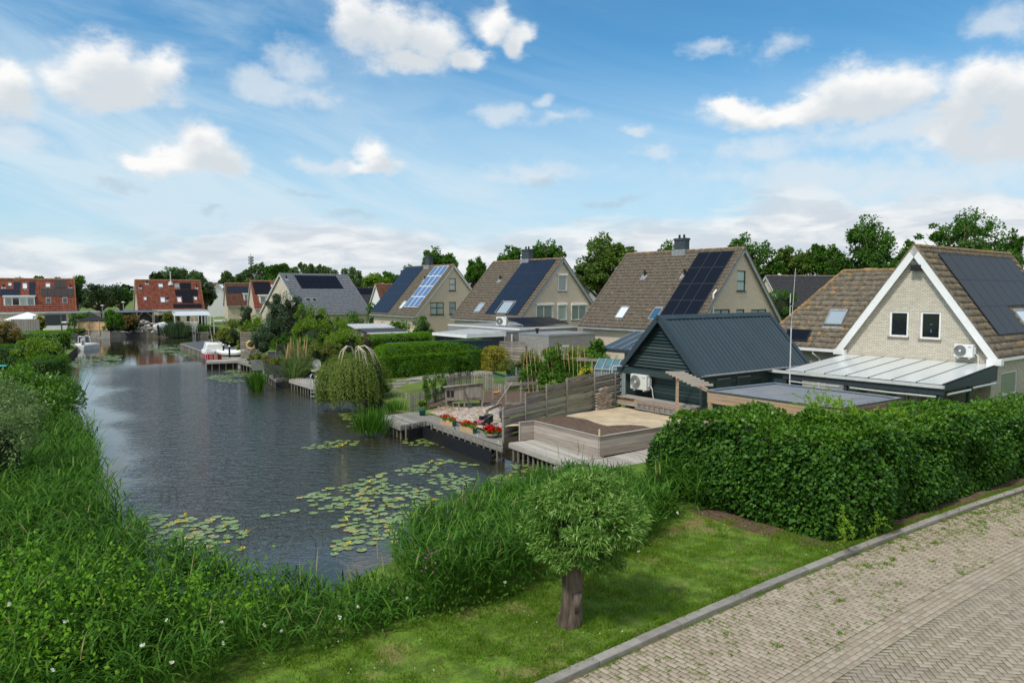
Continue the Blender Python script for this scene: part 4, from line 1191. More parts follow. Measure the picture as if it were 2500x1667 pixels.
def split_unit(name, label, root_frame, rc, depth=.32, off=.12, mat='plastic_white', group=None, lid=False):
    """outdoor heat pump unit: rc is its rectangle on the wall plane of root_frame"""
    fr = root_frame; a0, a1, b0, b1 = rc
    M = Matrix.Translation(fr.root.location) @ Matrix.Rotation(fr.root.rotation_euler[2], 4, 'Z')
    o = M @ fr.P((a0 + a1) / 2, b0, off); R = M.to_3x3(); U = R @ fr.U; N = R @ fr.N
    t = thing(name, label, 'air conditioner', tuple(o), math.atan2(U.y, U.x), group)
    w_, h_ = a1 - a0, b1 - b0
    mb = MB(); mb.box(-w_ / 2, w_ / 2, -depth, 0, 0, h_); mb.build('casing', mat, t, bevel=.02)
    cx = -w_ * .17; r = min(h_ * .43, w_ * .32); cz = h_ * .5
    g = MB()
    for k in range(7):
        rr_ = r * (.30 + .70 * k / 6); n_ = 28
        g.tube([(cx + rr_ * math.cos(q * 2 * math.pi / n_), -depth - .022, cz + rr_ * math.sin(q * 2 * math.pi / n_)) for q in range(n_ + 1)], .006 if k < 6 else .012, 4, cap=False)
    for k in range(20):
        q = k * math.pi / 10; g.beam((cx + .03 * math.cos(q), -depth - .016, cz + .03 * math.sin(q)), (cx + r * math.cos(q), -depth - .016, cz + r * math.sin(q)), .006, .006, (0, 1, 0))
    g.build('fan_grille', 'grille', t)
    def disc(y0, y1, r_): 
        b = MB(); b.tube([(cx, y0, cz), (cx, y1, cz)], r_, 24); return b
    disc(-depth - .004, -depth - .001, r * .97).build('fan_opening', 'grille', t)
    disc(-depth - .03, -depth - .01, r * .2).build('fan_hub', mat, t)
    f = MB(); f.box(-w_ * .34, -w_ * .26, -depth * .9, .12, -.06, -.005); f.box(w_ * .26, w_ * .34, -depth * .9, .12, -.06, -.005); f.build('bracket', 'white_paint', t)
    k = MB(); k.box(w_ / 2 + .002, w_ / 2 + .07, -depth * .6, -.02, h_ * .25, h_ * .8); k.build('valve_cover', 'dull_white', t, bevel=.01)
    p = MB(); p.tube([(w_ / 2 + .04, -depth * .3, h_ * .3), (w_ / 2 + .14, -depth * .2, h_ * .1), (w_ / 2 + .13, -.02, -.15), (w_ / 2 + .17, .03, -.5)], .022, 6); p.build('hose', 'white_paint', t)
    e = MB(); e.box(w_ * .25, w_ * .42, -depth - .004, -depth + .0, h_ * .78, h_ * .86); e.build('badge', 'grey_plate', t)
    return t
fr = H4.near
rc = fr.rect(*[z5(1502, 0)[0], z5(1645, 0)[0]], *[z5(0, 1065)[1], z5(0, 1162)[1]])
AC1 = split_unit('air_conditioner', 'white outdoor air conditioner on the light brick gable above the glass patio roof', fr, rc, off=.14)

# --- patio roof of H4
PT = thing('patio_roof', 'lean-to glass patio roof on dark posts in front of the light brick gable', 'patio roof', tuple(H4.root.location), H4.root.rotation_euler[2])
px0, px1, py, pz0, pz1 = -3.3, 3.55, -5.35, 2.50, 2.06
pf = Frame(PT, (px0, py, pz1), (1, 0, 0), Vector((0, -py + H4.vo - .05, pz0 - pz1)).normalized(), Vector((0, -(pz0 - pz1), -py)).normalized())
PL = math.hypot(-py + H4.vo - .05, pz0 - pz1)
npn = 7; pw_ = (px1 - px0) / npn
for i in range(npn):
    m = MB(); pf.slab(m, i * pw_ + .02, (i + 1) * pw_ - .02, .0, PL, 0, .02); m.build('glass_pane', 'patio_glass', PT)
m = MB()
for i in range(npn + 1): pf.slab(m, i * pw_ - .018, i * pw_ + .018, -.03, PL, -.02, .035)
m.build('rafters', 'steel_dark', PT)
m = MB(); m.box(px0 - 1.1, px1 + .08, py - .12, py + .02, pz1 - .15, pz1 - .03); m.build('gutter', 'dull_white', PT)
m = MB(); m.box(px0 - .1, px1 + .06, py - .03, py + .10, pz1 - .42, pz1 - .155)
m.hexa([(px1 - .02, py + .1, pz1 - .25), (px1 + .06, py + .1, pz1 - .25), (px1 + .06, .24, pz1 - .25), (px1 - .02, .24, pz1 - .25)], [(px1 - .02, py + .1, pz1 - .05), (px1 + .06, py + .1, pz1 - .05), (px1 + .06, .24, pz0 - .05), (px1 - .02, .24, pz0 - .05)])
m.build('fascia', 'steel_dark', PT)
for x, y in ((px0, py), (px0 + 2.9, py), (px1 - .05, py), (px1 - .05, py / 2)):
    m = MB(); m.box(x - .07, x + .07, y - .0, y + .14, 0, pz1 - .16 if y == py else pz1 + .0); m.build('post', 'steel_dark', PT)
m = MB()
for (xa, xb) in ((px0 + .25, px0 + 2.7), (px0 + 3.15, px1 - .2)):
    m.tube([(xa, py - .05, pz1 - .50), ((xa + xb) / 2, py - .07, pz1 - .52), (xb, py - .05, pz1 - .50)], .045, 8)
m.tube([(px1 + .1, py + .3, pz1 - .40), (px1 + .1, py * .5 - .15, pz1 - .40)], .05, 8); m.tube([(px1 + .1, py * .5 + .2, pz1 - .34), (px1 + .1, -.1, pz1 - .34)], .05, 8)
m.build('rolled_screen', 'alu', PT)
m = MB(); m.box(px0 - 1.2, px0 - .1, py + .1, py + .16, 0, 1.9); m.build('side_boarding', 'metal_roof', PT)
# back of the patio: doors and curtain below the roof
m = MB(); m.box(-2.6, -1.4, .16, .19, .05, 2.1); o = m.build('orange_door', 'orange_door', H4.root)
m = MB(); m.box(.2, 1.5, .16, .19, .9, 2.0); m.build('patio_window', 'glass_curtain', H4.root)
for x0 in (1.6, 2.1):
    m = MB()
    for k in range(6): m.box(x0 + k * .075, x0 + k * .075 + .05, py + .5, py + .53 + .02 * (k % 2), .1, 1.7)
    m.build('curtain', 'planter_timber', PT)
m = MB(); m.box(.1, .95, py + 1.0, py + 1.05, .1, 1.75); m.build('garden_door', 'old_plank', PT)
m = MB(); m.box(.82, .88, py + .96, py + .995, .9, 1.12); m.tube([(.85, py + .96, 1.02), (.72, py + .95, 1.02)], .012, 6); m.build('door_handle', 'alu', PT)

# --- flat roofed timber shelter
sh = [Vector(p) for p in ((7.22, 26.32, 0), (10.24, 22.24, 0), (13.3, 24.37, 0), (10.43, 28.39, 0))]
SH = thing('garden_shelter', 'flat roofed larch garden shelter behind the ivy hedge', 'shelter', tuple(sh[0]))
q = [p - sh[0] for p in sh]; c = sum(q, Vector()) / 4
ins = lambda k: [p.lerp(c, k) for p in q]
m = MB(); i1 = ins(.03); m.hexa([(p.x, p.y, 2.02) for p in i1], [(p.x, p.y, 2.09) for p in i1]); m.build('roof_deck', 'roof_felt', SH)
m = MB()
for k in range(1, 22): m.beam(i1[0].lerp(i1[3], k / 22) + UPV * 2.094, i1[1].lerp(i1[2], k / 22) + UPV * 2.094, .035, .014)
m.build('roof_seams', 'roof_felt', SH)
m = MB()
for a in range(4):
    p0, p1 = q[a], q[(a + 1) % 4]; d = (p1 - p0).normalized(); n_ = Vector((d.y, -d.x, 0))
    for zz in range(3):
        m.beam(p0 - n_ * .02 + UPV * (1.73 + zz * .15) + d * .0, p1 - n_ * .02 + UPV * (1.73 + zz * .15), .04, .142)
m.build('fascia', 'larch_timber', SH)
m = MB()
for a in range(4):
    p0, p1 = q[a], q[(a + 1) % 4]
    m.beam(p0 + UPV * 2.125, p1 + UPV * 2.125, .09, .03)
m.build('roof_trim', 'galv', SH)
m = MB()
for a in range(4):
    j = i1[a]; k_ = i1[(a + 1) % 4]; m.beam(j + UPV * 2.105, k_ + UPV * 2.105, .22, .02)
m.build('roof_edge', 'steel_dark', SH)
for a, k in ((0, .03), (1, .03), (2, .03), (3, .03)):
    p = q[a].lerp(c, .035); m = MB(); m.box(p.x - .07, p.x + .07, p.y - .07, p.y + .07, 0, 1.66); m.build('post', 'larch_timber', SH)
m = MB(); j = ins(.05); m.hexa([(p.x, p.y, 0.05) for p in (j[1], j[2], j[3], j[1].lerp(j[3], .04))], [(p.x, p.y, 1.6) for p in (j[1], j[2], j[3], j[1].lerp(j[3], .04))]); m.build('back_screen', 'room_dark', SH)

# --- pergola arm with slats left of the shelter
PG = thing('pergola', 'weathered pergola arm with short slats reaching from the flat roofed shelter', 'pergola', tuple(G(1652, 1035, 0)))
P0 = PG.location
a = HIT(1632, 931, Vector((0, P0.y, 0)), Vector((0, 1, 0))) - P0
top = 2.12
b0_ = Vector((-.55, .35, top)); e0 = Vector((sh[0].x - P0.x, sh[0].y - P0.y, top))
d = (e0 - Vector((0, 0, top))); d.z = 0; dn_ = d.normalized()
m = MB(); m.beam(Vector((0, 0, top)) - dn_ * .45, e0, .06, .14); m.build('beam', 'larch_timber', PG)
for k in range(8):
    p = Vector((0, 0, top + .10)) - dn_ * .4 + dn_ * (k * (d.length + .3) / 8); s_ = Vector((dn_.y, -dn_.x, 0)) * -1
    m = MB(); m.beam(p - s_ * .42, p + s_ * .42, .05, .09); m.build('slat', 'old_plank', PG)
m = MB(); m.box(-.055, .055, -.055, .055, 0, top - .07); m.build('post', 'larch_timber', PG)

# --- dark green barn
BN = House('timber_barn', 'dark green boarded barn with slate-blue sheet metal roof', 'barn', 6.83, 33.1, 53.84, 8.3, 2.36, 2.14, 4.60,
           'black_green_board', 'metal_roof', ov=.12, vo=.22)
def barn(s):
    L, hw, ez, rz, sl = s.L, s.hw, s.ez, s.rz, s.sl
    ww = hw - s.ov
    m = MB(); m.box(-ww, ww, s.vo + .02, L - s.vo, 0, ez - .02)
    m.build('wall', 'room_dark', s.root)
    # horizontal boards on the front and right side
    f = MB(); n = 13; h = (ez - .05) / n
    for i in range(n):
        z = .02 + i * h
        f.slab(s.near.o, s.near.U, s.near.V, s.near.N, -ww - .02, ww + .02, z, z + h - .012, .0, .024)
        f.hexa([(-ww - .02, s.vo - .024, z), (ww + .02, s.vo - .024, z), (ww + .02, s.vo, z), (-ww - .02, s.vo, z)], [(-ww - .02, s.vo - .034, z + .01), (ww + .02, s.vo - .034, z + .01), (ww + .02, s.vo, z + .02), (-ww - .02, s.vo, z + .02)])
    f.build('front_boards', 'black_green_board', s.root)
    f = MB()
    for i in range(n):
        z = .02 + i * h
        f.box(ww, ww + .024, s.vo + .04, L - s.vo, z, z + h - .012); f.box(-ww - .024, -ww, s.vo + .04, L - s.vo, z, z + h - .012)
    f.build('side_boards', 'black_green_board', s.root)
    f = MB()
    for x in (-ww - .03, ww + .03): f.box(x - .05, x + .05, s.vo - .045, s.vo + .05, 0, ez)
    f.build('corner_board', 'black_green_board', s.root)
    # gable louvres: overlapping boards leaning out, dark gaps between
    g = MB(); k = (rz - ez) / hw; n = 15
    for i in range(n):
        z0 = ez + .04 + i * (rz - ez - .22) / n; hh = (rz - ez) / n
        x = max(.03, hw - (z0 + hh * .6 - ez) / k - .10)
        y = s.vo - .01
        g.hexa([(-x, y - .10, z0), (x, y - .10, z0), (x, y - .075, z0 + .0), (-x, y - .075, z0 + .0)],
               [(-x, y - .02, z0 + hh * .78), (x, y - .02, z0 + hh * .78), (x, y + .005, z0 + hh * .78), (-x, y + .005, z0 + hh * .78)])
    g.build('gable_louvres', 'black_green_board', s.root)
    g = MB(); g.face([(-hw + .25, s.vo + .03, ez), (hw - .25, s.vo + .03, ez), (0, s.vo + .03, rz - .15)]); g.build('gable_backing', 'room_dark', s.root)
    # valance under the gable on the left
    v = MB(); v.box(-ww - .45, ww - 1.35, s.vo - .30, s.vo - .05, ez - .36, ez - .06)
    for i in range(22):
        x = -ww - .40 + i * .16
        if x > ww - 1.45: break
        v.box(x, x + .08, s.vo - .31, s.vo - .03, ez - .06, ez - .02)
    v.build('roller_box', 'black_green_board', s.root)
    # sheet metal roof with ribs
    for fr in (s.left, s.right):
        r = MB(); fr.slab(r, -.12, L + .12, -.12, sl - .02, .0, .03)
        n = 27
        for i in range(n + 1):
            a = i * L / n
            r.hexa([fr.P(a - .035, -.12, .03), fr.P(a + .035, -.12, .03), fr.P(a + .035, sl - .1, .03), fr.P(a - .035, sl - .1, .03)],
                   [fr.P(a - .018, -.12, .062), fr.P(a + .018, -.12, .062), fr.P(a + .018, sl - .1, .062), fr.P(a - .018, sl - .1, .062)])
        r.build('roof_sheets', 'metal_roof', s.root)
        v = MB()
        fr.slab(v, -.16, .14, -.14, sl, .063, .085); fr.slab(v, -.17, -.125, -.14, sl - .01, -.16, .085); v.build('verge_flashing', 'metal_roof', s.root)
        v = MB(); fr.slab(v, L - .12, L + .16, -.14, sl, .063, .085)
        v.build('verge_flashing', 'metal_roof', s.root)
        v = MB(); fr.slab(v, -.14, L + .14, sl - .24, sl + .012, .066, .092); v.build('ridge_flashing', 'metal_roof', s.root)
    g = MB()
    for sg in (-1, 1):
        g.tube([(sg * (hw + .12), -.1, ez - .09), (sg * (hw + .12), L + .1, ez - .09)], .045, 8)
    g.build('gutter', 'lead', s.root)
    for y in (1.2, 2.7, 4.6):
        d = MB(); d.box(ww + .026, ww + .05, y, y + 1.1, .1, 1.78); dd = d.build('side_door', 'black_green_board', s.root)
        if y < 4: 
            k = MB(); k.box(ww + .052, ww + .09, y + .05, y + 1.0, 1.80, 1.83); k.build('rail', 'galv', dd)
barn(BN)
fr = BN.near
p = [fr.px(*z4(x, y)) for x, y in ((685, 1380), (845, 1385), (845, 1530), (685, 1520))]
rc = (p[0][0] + .02, p[1][0] - .02, (p[2][1] + p[3][1]) / 2 + .0, (p[0][1] + p[1][1]) / 2)
AC2 = split_unit('air_conditioner', 'cream outdoor air conditioner on the dark green barn gable', fr, rc, off=.14, mat='plastic_cream')
m = MB(); fr_o = BN.root.matrix_basis.copy()
M = Matrix.Translation(BN.root.location) @ Matrix.Rotation(BN.root.rotation_euler[2], 4, 'Z')
DP = thing('drain_pipe', 'grey drain pipe standing beside the barn corner against the slatted fence', 'drain pipe', tuple(G(1494, 999, 0)))
m.tube([(0, 0, 0), (0, 0, 2.02), (.06, .05, 2.12), tuple(M @ Vector((-2.1, .1, 2.0)) - DP.location + Vector((0, 0, .14)))], .042, 10)
m.tube([(0, 0, .9), (0, 0, 1.0)], .052, 10)
m.build('pipe', 'pipe_grey', DP)
# ------------------------------------------------------------------ far houses across the water
def far_panels(fr, zf, x0, x1, y0, y1, cols, rows, mat='panel_black'):
    rc = fr.quad(zf(x0, y0), zf(x1, y0), zf(x1, y1), zf(x0, y1)); panels(fr, rc, cols, rows, mat, rim=False, gap=.03)
def far_sky(fr, zf, x0, x1, y0, y1, gl='glass_bright', frame='lead'):
    skylight(fr, fr.quad(zf(x0, y0), zf(x1, y0), zf(x1, y1), zf(x0, y1)), gl, frame)
def far_vent(h, zf, x, y):
    a, b = h.right.px(*zf(x, y)); h.vent(h.right, a, b)
def dormer(h, fr, q, nwin, depth=1.6, mats=('glass_curtain',)):
    a0, a1, b0, b1 = fr.quad(*q)
    # a flat fronted box rising from the slope
    N = Vector((fr.N.x, 0, 0)).normalized(); p = fr.P(a0, b0, 0); top = fr.P(a0, b1, 0).z + .1; z0 = p.z; hh = top - z0
    f = Frame(h.root, (p.x, 0, z0), fr.U, (0, 0, 1), N)
    m = MB(); m.slab(f.o, f.U, f.V, -f.N, a0, a1, -.1, hh, 0.0, 3.0); d = m.build('dormer', 'white_paint', h.root)
    m = MB(); m.slab(f.o, f.U, f.V, f.N, a0 - .12, a1 + .12, hh + .003, hh + .22, -3.0, .2); m.build('dormer_roof', 'white_paint', d)
    w_ = (a1 - a0 - .2) / nwin
    for k in range(nwin):
        m = MB(); m.slab(f.o, f.U, f.V, f.N, a0 + .1 + k * w_ + .1, a0 + .1 + (k + 1) * w_ - .06, .22, hh - .18, -.02, .03); m.build('window', mats[k % len(mats)], d)
FG = 'red-roofed houses across the water'
R0 = House('terraced_house', 'long red-tiled house at the far left with a white dormer', 'house', -92.8, 106.4, 57, 24, 3.6, 2.6, 7.8, 'beige_render', 'tile_red', FG,
           verge='dull_white', gutter='white_paint', cw=.42, rh=.42, sub=3, ridge='ridge_lichen', wave=.06, stp=.06)
f = R0.right
far_panels(f, z1, 0, 224, 392, 470, 3, 1, 'panel_navy'); far_panels(f, z1, 150, 224, 312, 388, 1, 1, 'panel_navy')
far_panels(f, z1, 320, 390, 312, 388, 1, 1, 'panel_navy'); far_panels(f, z1, 320, 390, 392, 468, 1, 1, 'panel_navy')
far_panels(f, z1, 596, 730, 292, 380, 2, 1, 'panel_grey'); far_panels(f, z1, 454, 815, 384, 474, 5, 1, 'panel_grey')
for q in ((88, 130, 322, 358), (248, 302, 326, 390), (502, 556, 326, 372)): far_sky(f, z1, *q)
for q in ((508, 565, 486, 550), (690, 745, 486, 550)): far_sky(f, z1, *q, 'glass_dark')
far_vent(R0, z1, 38, 372); far_vent(R0, z1, 778, 372)
dormer(R0, f, (z1(38, 480), z1(386, 480), z1(386, 578), z1(45, 578)), 4, mats=('glass_curtain', 'glass_dark', 'glass_blind', 'glass_curtain'))
R0.finish()
R1 = House('detached_house', 'red-tiled house with a cross of black solar panels behind the white boat', 'house', -63.52, 121.08, 56.55, 10.21, 3.6, 2.7, 7.71, 'beige_render', 'tile_red', FG,
           verge='dull_white', gutter='dull_white', cw=.42, rh=.40, sub=3, wave=.06, stp=.06)
f = R1.right
for q in ((1985, 2105, 322, 394, 3), (1932, 2182, 398, 468, 5), (2012, 2130, 471, 546, 3), (1912, 2226, 556, 600, 5)): far_panels(f, z1, *q[:4], q[4], 1)
for q in ((1746, 1798, 332, 372), (1585, 1620, 480, 514), (1770, 1822, 482, 540), (1955, 2003, 480, 538), (2140, 2175, 478, 512)): far_sky(f, z1, *q)
far_sky(f, z1, 1927, 1977, 335, 374, 'glass_curtain')
for q in ((1620, 325), (1548, 372), (1848, 510), (2170, 372)): far_vent(R1, z1, *q)
a, b = f.px(*z1(1885, 338)); p = f.P(a, b); m = MB(); m.tube([p, p + UPV * 2.0], .09, 8); m.tube([p + UPV * 2.0, p + UPV * 2.2], .14, 8); m.lathe([(.5, -.1), (.35, .35), (.1, .6)], 12, tuple(p)); m.build('flue', 'alu', R1.root)
R1.finish()
H0 = House('detached_house', 'wide house with pale grey tiled roof and one black panel strip', 'house', -32.89, 101.66, 46.09, 10.91, 6.52, 2.7, 8.25, 'beige_render', 'tile_grey',
           verge='dull_white', gutter='dull_white', cw=.36, rh=.38, sub=4, ridge='tile_grey', wave=.05, stp=.05)
f = H0.right
panels(f, f.quad(z2(1098, 250), z2(1565, 252), z2(1650, 397), z2(1180, 395)), 8, 2, 'panel_black', rim=False, gap=.03)
far = [(1205, 1265, 1295, 1240), (1285, 1340, 1360, 1310)]
for a, b_, c, d in far: skylight(f, f.quad(z2(a, 502), z2(b_, 502), z2(c, 540), z2(d, 540)), 'glass_dark')
far_vent(H0, z2, 1010, 285)
H0.finish()
R3 = House('terraced_house', 'red-tiled house with white dormer left of the pale grey roof', 'house', -47.81, 131.25, 60, 11, 3.8, 2.7, 7.71, 'beige_render', 'tile_red', FG,
           verge='dull_white', gutter='dull_white', cw=.42, rh=.42, sub=3, wave=.06, stp=.06)
f = R3.right
panels(f, f.quad(z2(622, 316), z2(815, 318), z2(835, 385), z2(640, 385)), 5, 1, 'panel_black', rim=False)
panels(f, f.quad(z2(640, 387), z2(892, 387), z2(905, 458), z2(655, 458)), 6, 1, 'panel_black', rim=False)
skylight(f, f.quad(z2(832, 348), z2(870, 348), z2(876, 380), z2(838, 380)), 'glass_bright')
dormer(R3, f, (z2(700, 478), z2(885, 478), z2(890, 558), z2(706, 558)), 3)
R3.finish()
R2 = House('terraced_house', 'small dark red-roofed house with three solar panels far behind the garden', 'house', -61.85, 154.67, 62, 6.5, 3.6, 2.7, 7.53, 'beige_render', 'tile_darkred', FG,
           verge='dull_white', gutter='dull_white', cw=.5, rh=.45, sub=3, wave=.06, stp=.06)
f = R2.right
panels(f, f.quad(z2(335, 370), z2(575, 372), z2(585, 446), z2(345, 446)), 3, 1, 'panel_navy', rim=False, gap=.08)
dormer(R2, f, (z2(525, 458), z2(570, 458), z2(574, 530), z2(530, 530)), 1)
R2.finish()
def small_house(name, label, u0, v0, Y, rot, L, hw, ez, rz, wall, roofm, **k):
    p = AT(u0, v0, Y)
    kk = dict(cw=.5, rh=.45, sub=3, wave=.05, stp=.05, verge='dull_white', gutter='dull_white'); kk.update(k)
    return House(name, label, 'house', p.x, p.y, rot, L, hw, ez, rz, wall, roofm, **kk)
def rz_at(v, Y): return AT(1250, v, Y).z
small_house('gabled_house', 'little house with a white gable behind the far trees', 531, 692, 165, -30, 9, 3.4, 2.6, rz_at(691, 165), 'white_paint', 'tile_darkred').finish()
small_house('gabled_house', 'small red-roofed house with white gable left of the full panel slope', 916, 694, 120, 60, 11, 4.2, 2.6, rz_at(693.5, 120), 'white_paint', 'tile_darkred').finish()
h = small_house('detached_house', 'low dark roof with black panels glimpsed right of the pale grey roof', 862, 703, 138, 62, 9, 5, 1.8, rz_at(703, 138), 'beige_render', 'tile_black', ridge='tile_black')
panels(h.right, (.4, 7.4, h.sl - 1.9, h.sl - .2), 4, 1, 'panel_black', rim=False); h.finish()
h = small_house('detached_house', 'dark-roofed house glimpsed between the second and third gabled houses', 1462, 690, 98, -38, 12, 5, 2.6, rz_at(686, 98), 'white_paint', 'tile_black', ridge='ridge_lichen')
h.finish()
h2 = House('detached_house', 'black-tiled house with a brick chimney behind the round dark bush', 'house', 32.6, 92.5, 76, 16.5, 5, 2.6, rz_at(674, 94), 'cream_brick', 'tile_black', ridge='tile_lichen', cw=.4, rh=.4, sub=3, verge='dull_white')
h2.chimney(15.9, 1.3, 1.0, 1.1, 'cream_brick', pots=0); h2.finish()

# ------------------------------------------------------------------ flat roofed annexes
def annex(name, label, corner, La, Lb, h, wall, group=None, trim='galv', rot=A38, roofm='bitumen', cat='annex'):
    """corner nearest the camera; runs La along the channel direction and Lb away from it"""
    t = thing(name, label, cat, (corner[0], corner[1], 0), -rot if False else math.radians(38.5), group)
    # local X = away from the channel (DB), local Y = along the channel (DA)
    m = MB(); m.box(0, Lb, 0, La, 0, h - .12); m.build('wall', wall, t)
    m = MB(); m.box(-.02, Lb + .02, -.02, La + .02, h - .118, h - .02); m.build('roof_trim', trim, t)
    m = MB(); m.box(.12, Lb - .12, .12, La - .12, h - .019, h - .0); m.build('roof_deck', roofm, t)
    return t
NG = 'flat-roofed grey brick annexes'
B_ = annex('brick_annex', 'grey brick flat-roofed annex behind the bean canes', (2.7, 52.5), 3.5, 3.3 + 1.5, 2.6, 'grey_brick', NG)
m = MB(); m.tube([(.5, 1.9, 2.6), (.5, 1.9, 2.85)], .1, 8); m.tube([(.5, 1.9, 2.85), (.5, 1.9, 2.98)], .15, 8); m.build('roof_vent', 'black', B_)
m = MB(); m.box(1.1, 2.0, -.04, -.003, 1.05, 1.75); w0 = m.build('window_frame', 'white_paint', B_); m = MB(); m.box(1.2, 1.9, -.05, -.042, 1.15, 1.65); m.build('pane', 'glass_curtain', w0)
A_ = annex('brick_annex', 'grey brick flat-roofed annex carrying a white downpipe and tilted solar panels', (-.57, 57.0), 3.4, 2.4, 2.6, 'grey_brick', NG)
m = MB(); m.box(.65, .73, -.08, -.004, .3, 2.35); m.build('downpipe', 'white_paint', A_)
C_ = annex('brick_annex', 'long low annex with white roof edge below the shutter-box house', (.6, 58.2), 10.5, 6.5, 2.75, 'grey_brick', NG, trim='white_paint')
SP = thing('solar_array', 'flat black solar panels on struts above the grey annex roof', 'solar panels', (1.0, 60.6, 2.80), math.radians(38.5))
for k in range(3):
    m = MB(); m.hexa([(k * 1.75, 0, .12), (k * 1.75 + 1.7, 0, .12), (k * 1.75 + 1.7, 2.6, .62), (k * 1.75, 2.6, .62)], [(k * 1.75, 0, .16), (k * 1.75 + 1.7, 0, .16), (k * 1.75 + 1.7, 2.6, .66), (k * 1.75, 2.6, .66)]); m.build('solar_panel', 'panel_black', SP)
m = MB()
for k in range(4): m.beam((k * 1.7 + .05, 2.4, 0), (k * 1.7 + .05, 2.4, .58), .05, .05); m.beam((k * 1.7 + .05, .2, 0), (k * 1.7 + .05, .2, .15), .05, .05)
m.build('strut', 'alu', SP)
fr = Frame(C_, (0, 0, 0), (0, 1, 0), (0, 0, 1), (-1, 0, 0))
p = AT(1226, 796, 62.5)
t = thing('unit_stand', 'x', 'stand', (0, 0, 0)); bpy.data.objects.remove(t)
_d = House.__new__(House); 
t0 = thing('tmp', 'x', 'x', (p.x, p.y, 2.78), math.radians(-14)); fr0 = Frame(t0, (0, 0, 0), (1, 0, 0), (0, 0, 1), (0, -1, 0))
AC3 = split_unit('air_conditioner', 'small white air conditioner standing on the annex roof', fr0, (-.45, .45, .05, .78), off=.0); bpy.data.objects.remove(t0)
# sun room
SR = thing('sun_room', 'low sun room with pale ribbed roof beside the grey annex', 'sun room', (-3.36, 53.4, 0), math.radians(38.5))
m = MB(); m.hexa([(-.1, -.1, 2.42), (3.6, -.1, 2.62), (3.6, 4.6, 2.62), (-.1, 4.6, 2.42)], [(-.1, -.1, 2.5), (3.6, -.1, 2.7), (3.6, 4.6, 2.7), (-.1, 4.6, 2.5)]); m.build('roof', 'dull_white', SR)
m = MB(); m.box(-.14, -.101, -.14, 4.64, 2.3, 2.52); m.box(-.1, 3.6, -.14, -.101, 2.3, 2.6); m.build('roof_edge', 'white_paint', SR)
m = MB()
for k in range(7): m.hexa([(-.08, k * .75, 2.505), (3.55, k * .75, 2.705), (3.55, k * .75 + .04, 2.705), (-.08, k * .75 + .04, 2.505)], [(-.08, k * .75, 2.53), (3.55, k * .75, 2.73), (3.55, k * .75 + .04, 2.73), (-.08, k * .75 + .04, 2.53)])
m.build('roof_bars', 'grey_trim', SR)
m = MB(); m.box(0, 3.5, 0, 4.5, 0, 2.3); m.build('wall', 'steel_dark', SR)
for y in (.3, 1.7, 3.1):
    m = MB(); m.box(-.03, -.003, y, y + 1.2, .9, 2.15); m.build('window', 'glass_dark', SR)
# low blue boarded shed behind the long hedge
SB = thing('garden_shed', 'long low dark blue boarded shed behind the clipped hedge', 'shed', (-8.1, 49.2, 0), 0)
d = Vector((6.5, 3.9, 0)); L = d.length; SB.rotation_euler = (0, 0, math.atan2(d.y, d.x))
m = MB(); m.box(0, L, 0, 1.4, 0, 2.12); m.build('wall', 'shed_blue', SB)
m = MB(); n = int(L / .22)
for k in range(n): m.box(k * .22, k * .22 + .20, -.03, -.002, .0, 2.16)
m.build('boarding', 'shed_blue', SB)
m = MB(); m.box(-.05, L + .05, .0, 1.5, 2.125, 2.15); m.build('roof', 'steel_dark', SB); m = MB(); m.box(-.1, L + .05, -.10, -.033, 2.10, 2.24); m.build('roof_edge', 'shed_blue', SB)
# white and felt shed roofs left of the hedge
for nm, lb, u, v, Y, w_, dd, z, mt, rt in (('garden_shed', 'shed with pale ribbed roof among the shrubs', 868, 799, 60, 3.2, 2.4, None, 'dull_white', 28), ('garden_shed', 'shed with dark felt roof and white edge among the shrubs', 900, 811, 56, 3.0, 2.2, None, 'tile_black', 28)):
    p = AT(u, v, Y); t = thing(nm, lb, 'shed', (p.x, p.y, 0), math.radians(rt))
    m = MB(); m.box(0, w_, 0, dd, 0, p.z - .12); m.build('wall', 'picket_timber', t)
    m = MB(); m.hexa([(-.15, -.15, p.z - .10), (w_ + .15, -.15, p.z - .10), (w_ + .15, dd + .1, p.z + .12), (-.15, dd + .1, p.z + .12)], [(-.15, -.15, p.z - .04), (w_ + .15, -.15, p.z - .04), (w_ + .15, dd + .1, p.z + .18), (-.15, dd + .1, p.z + .18)]); m.build('roof', mt, t)
    m = MB(); m.box(-.17, w_ + .17, -.18, -.151, p.z - .14, p.z - .02); m.build('roof_edge', 'white_paint', t)
    if mt == 'dull_white':
        m = MB()
        for k in range(11): m.beam((k * .32, -.14, p.z - .03), (k * .32, dd + .08, p.z + .19), .05, .04)
        m.build('roof_ribs', 'grey_trim', t)
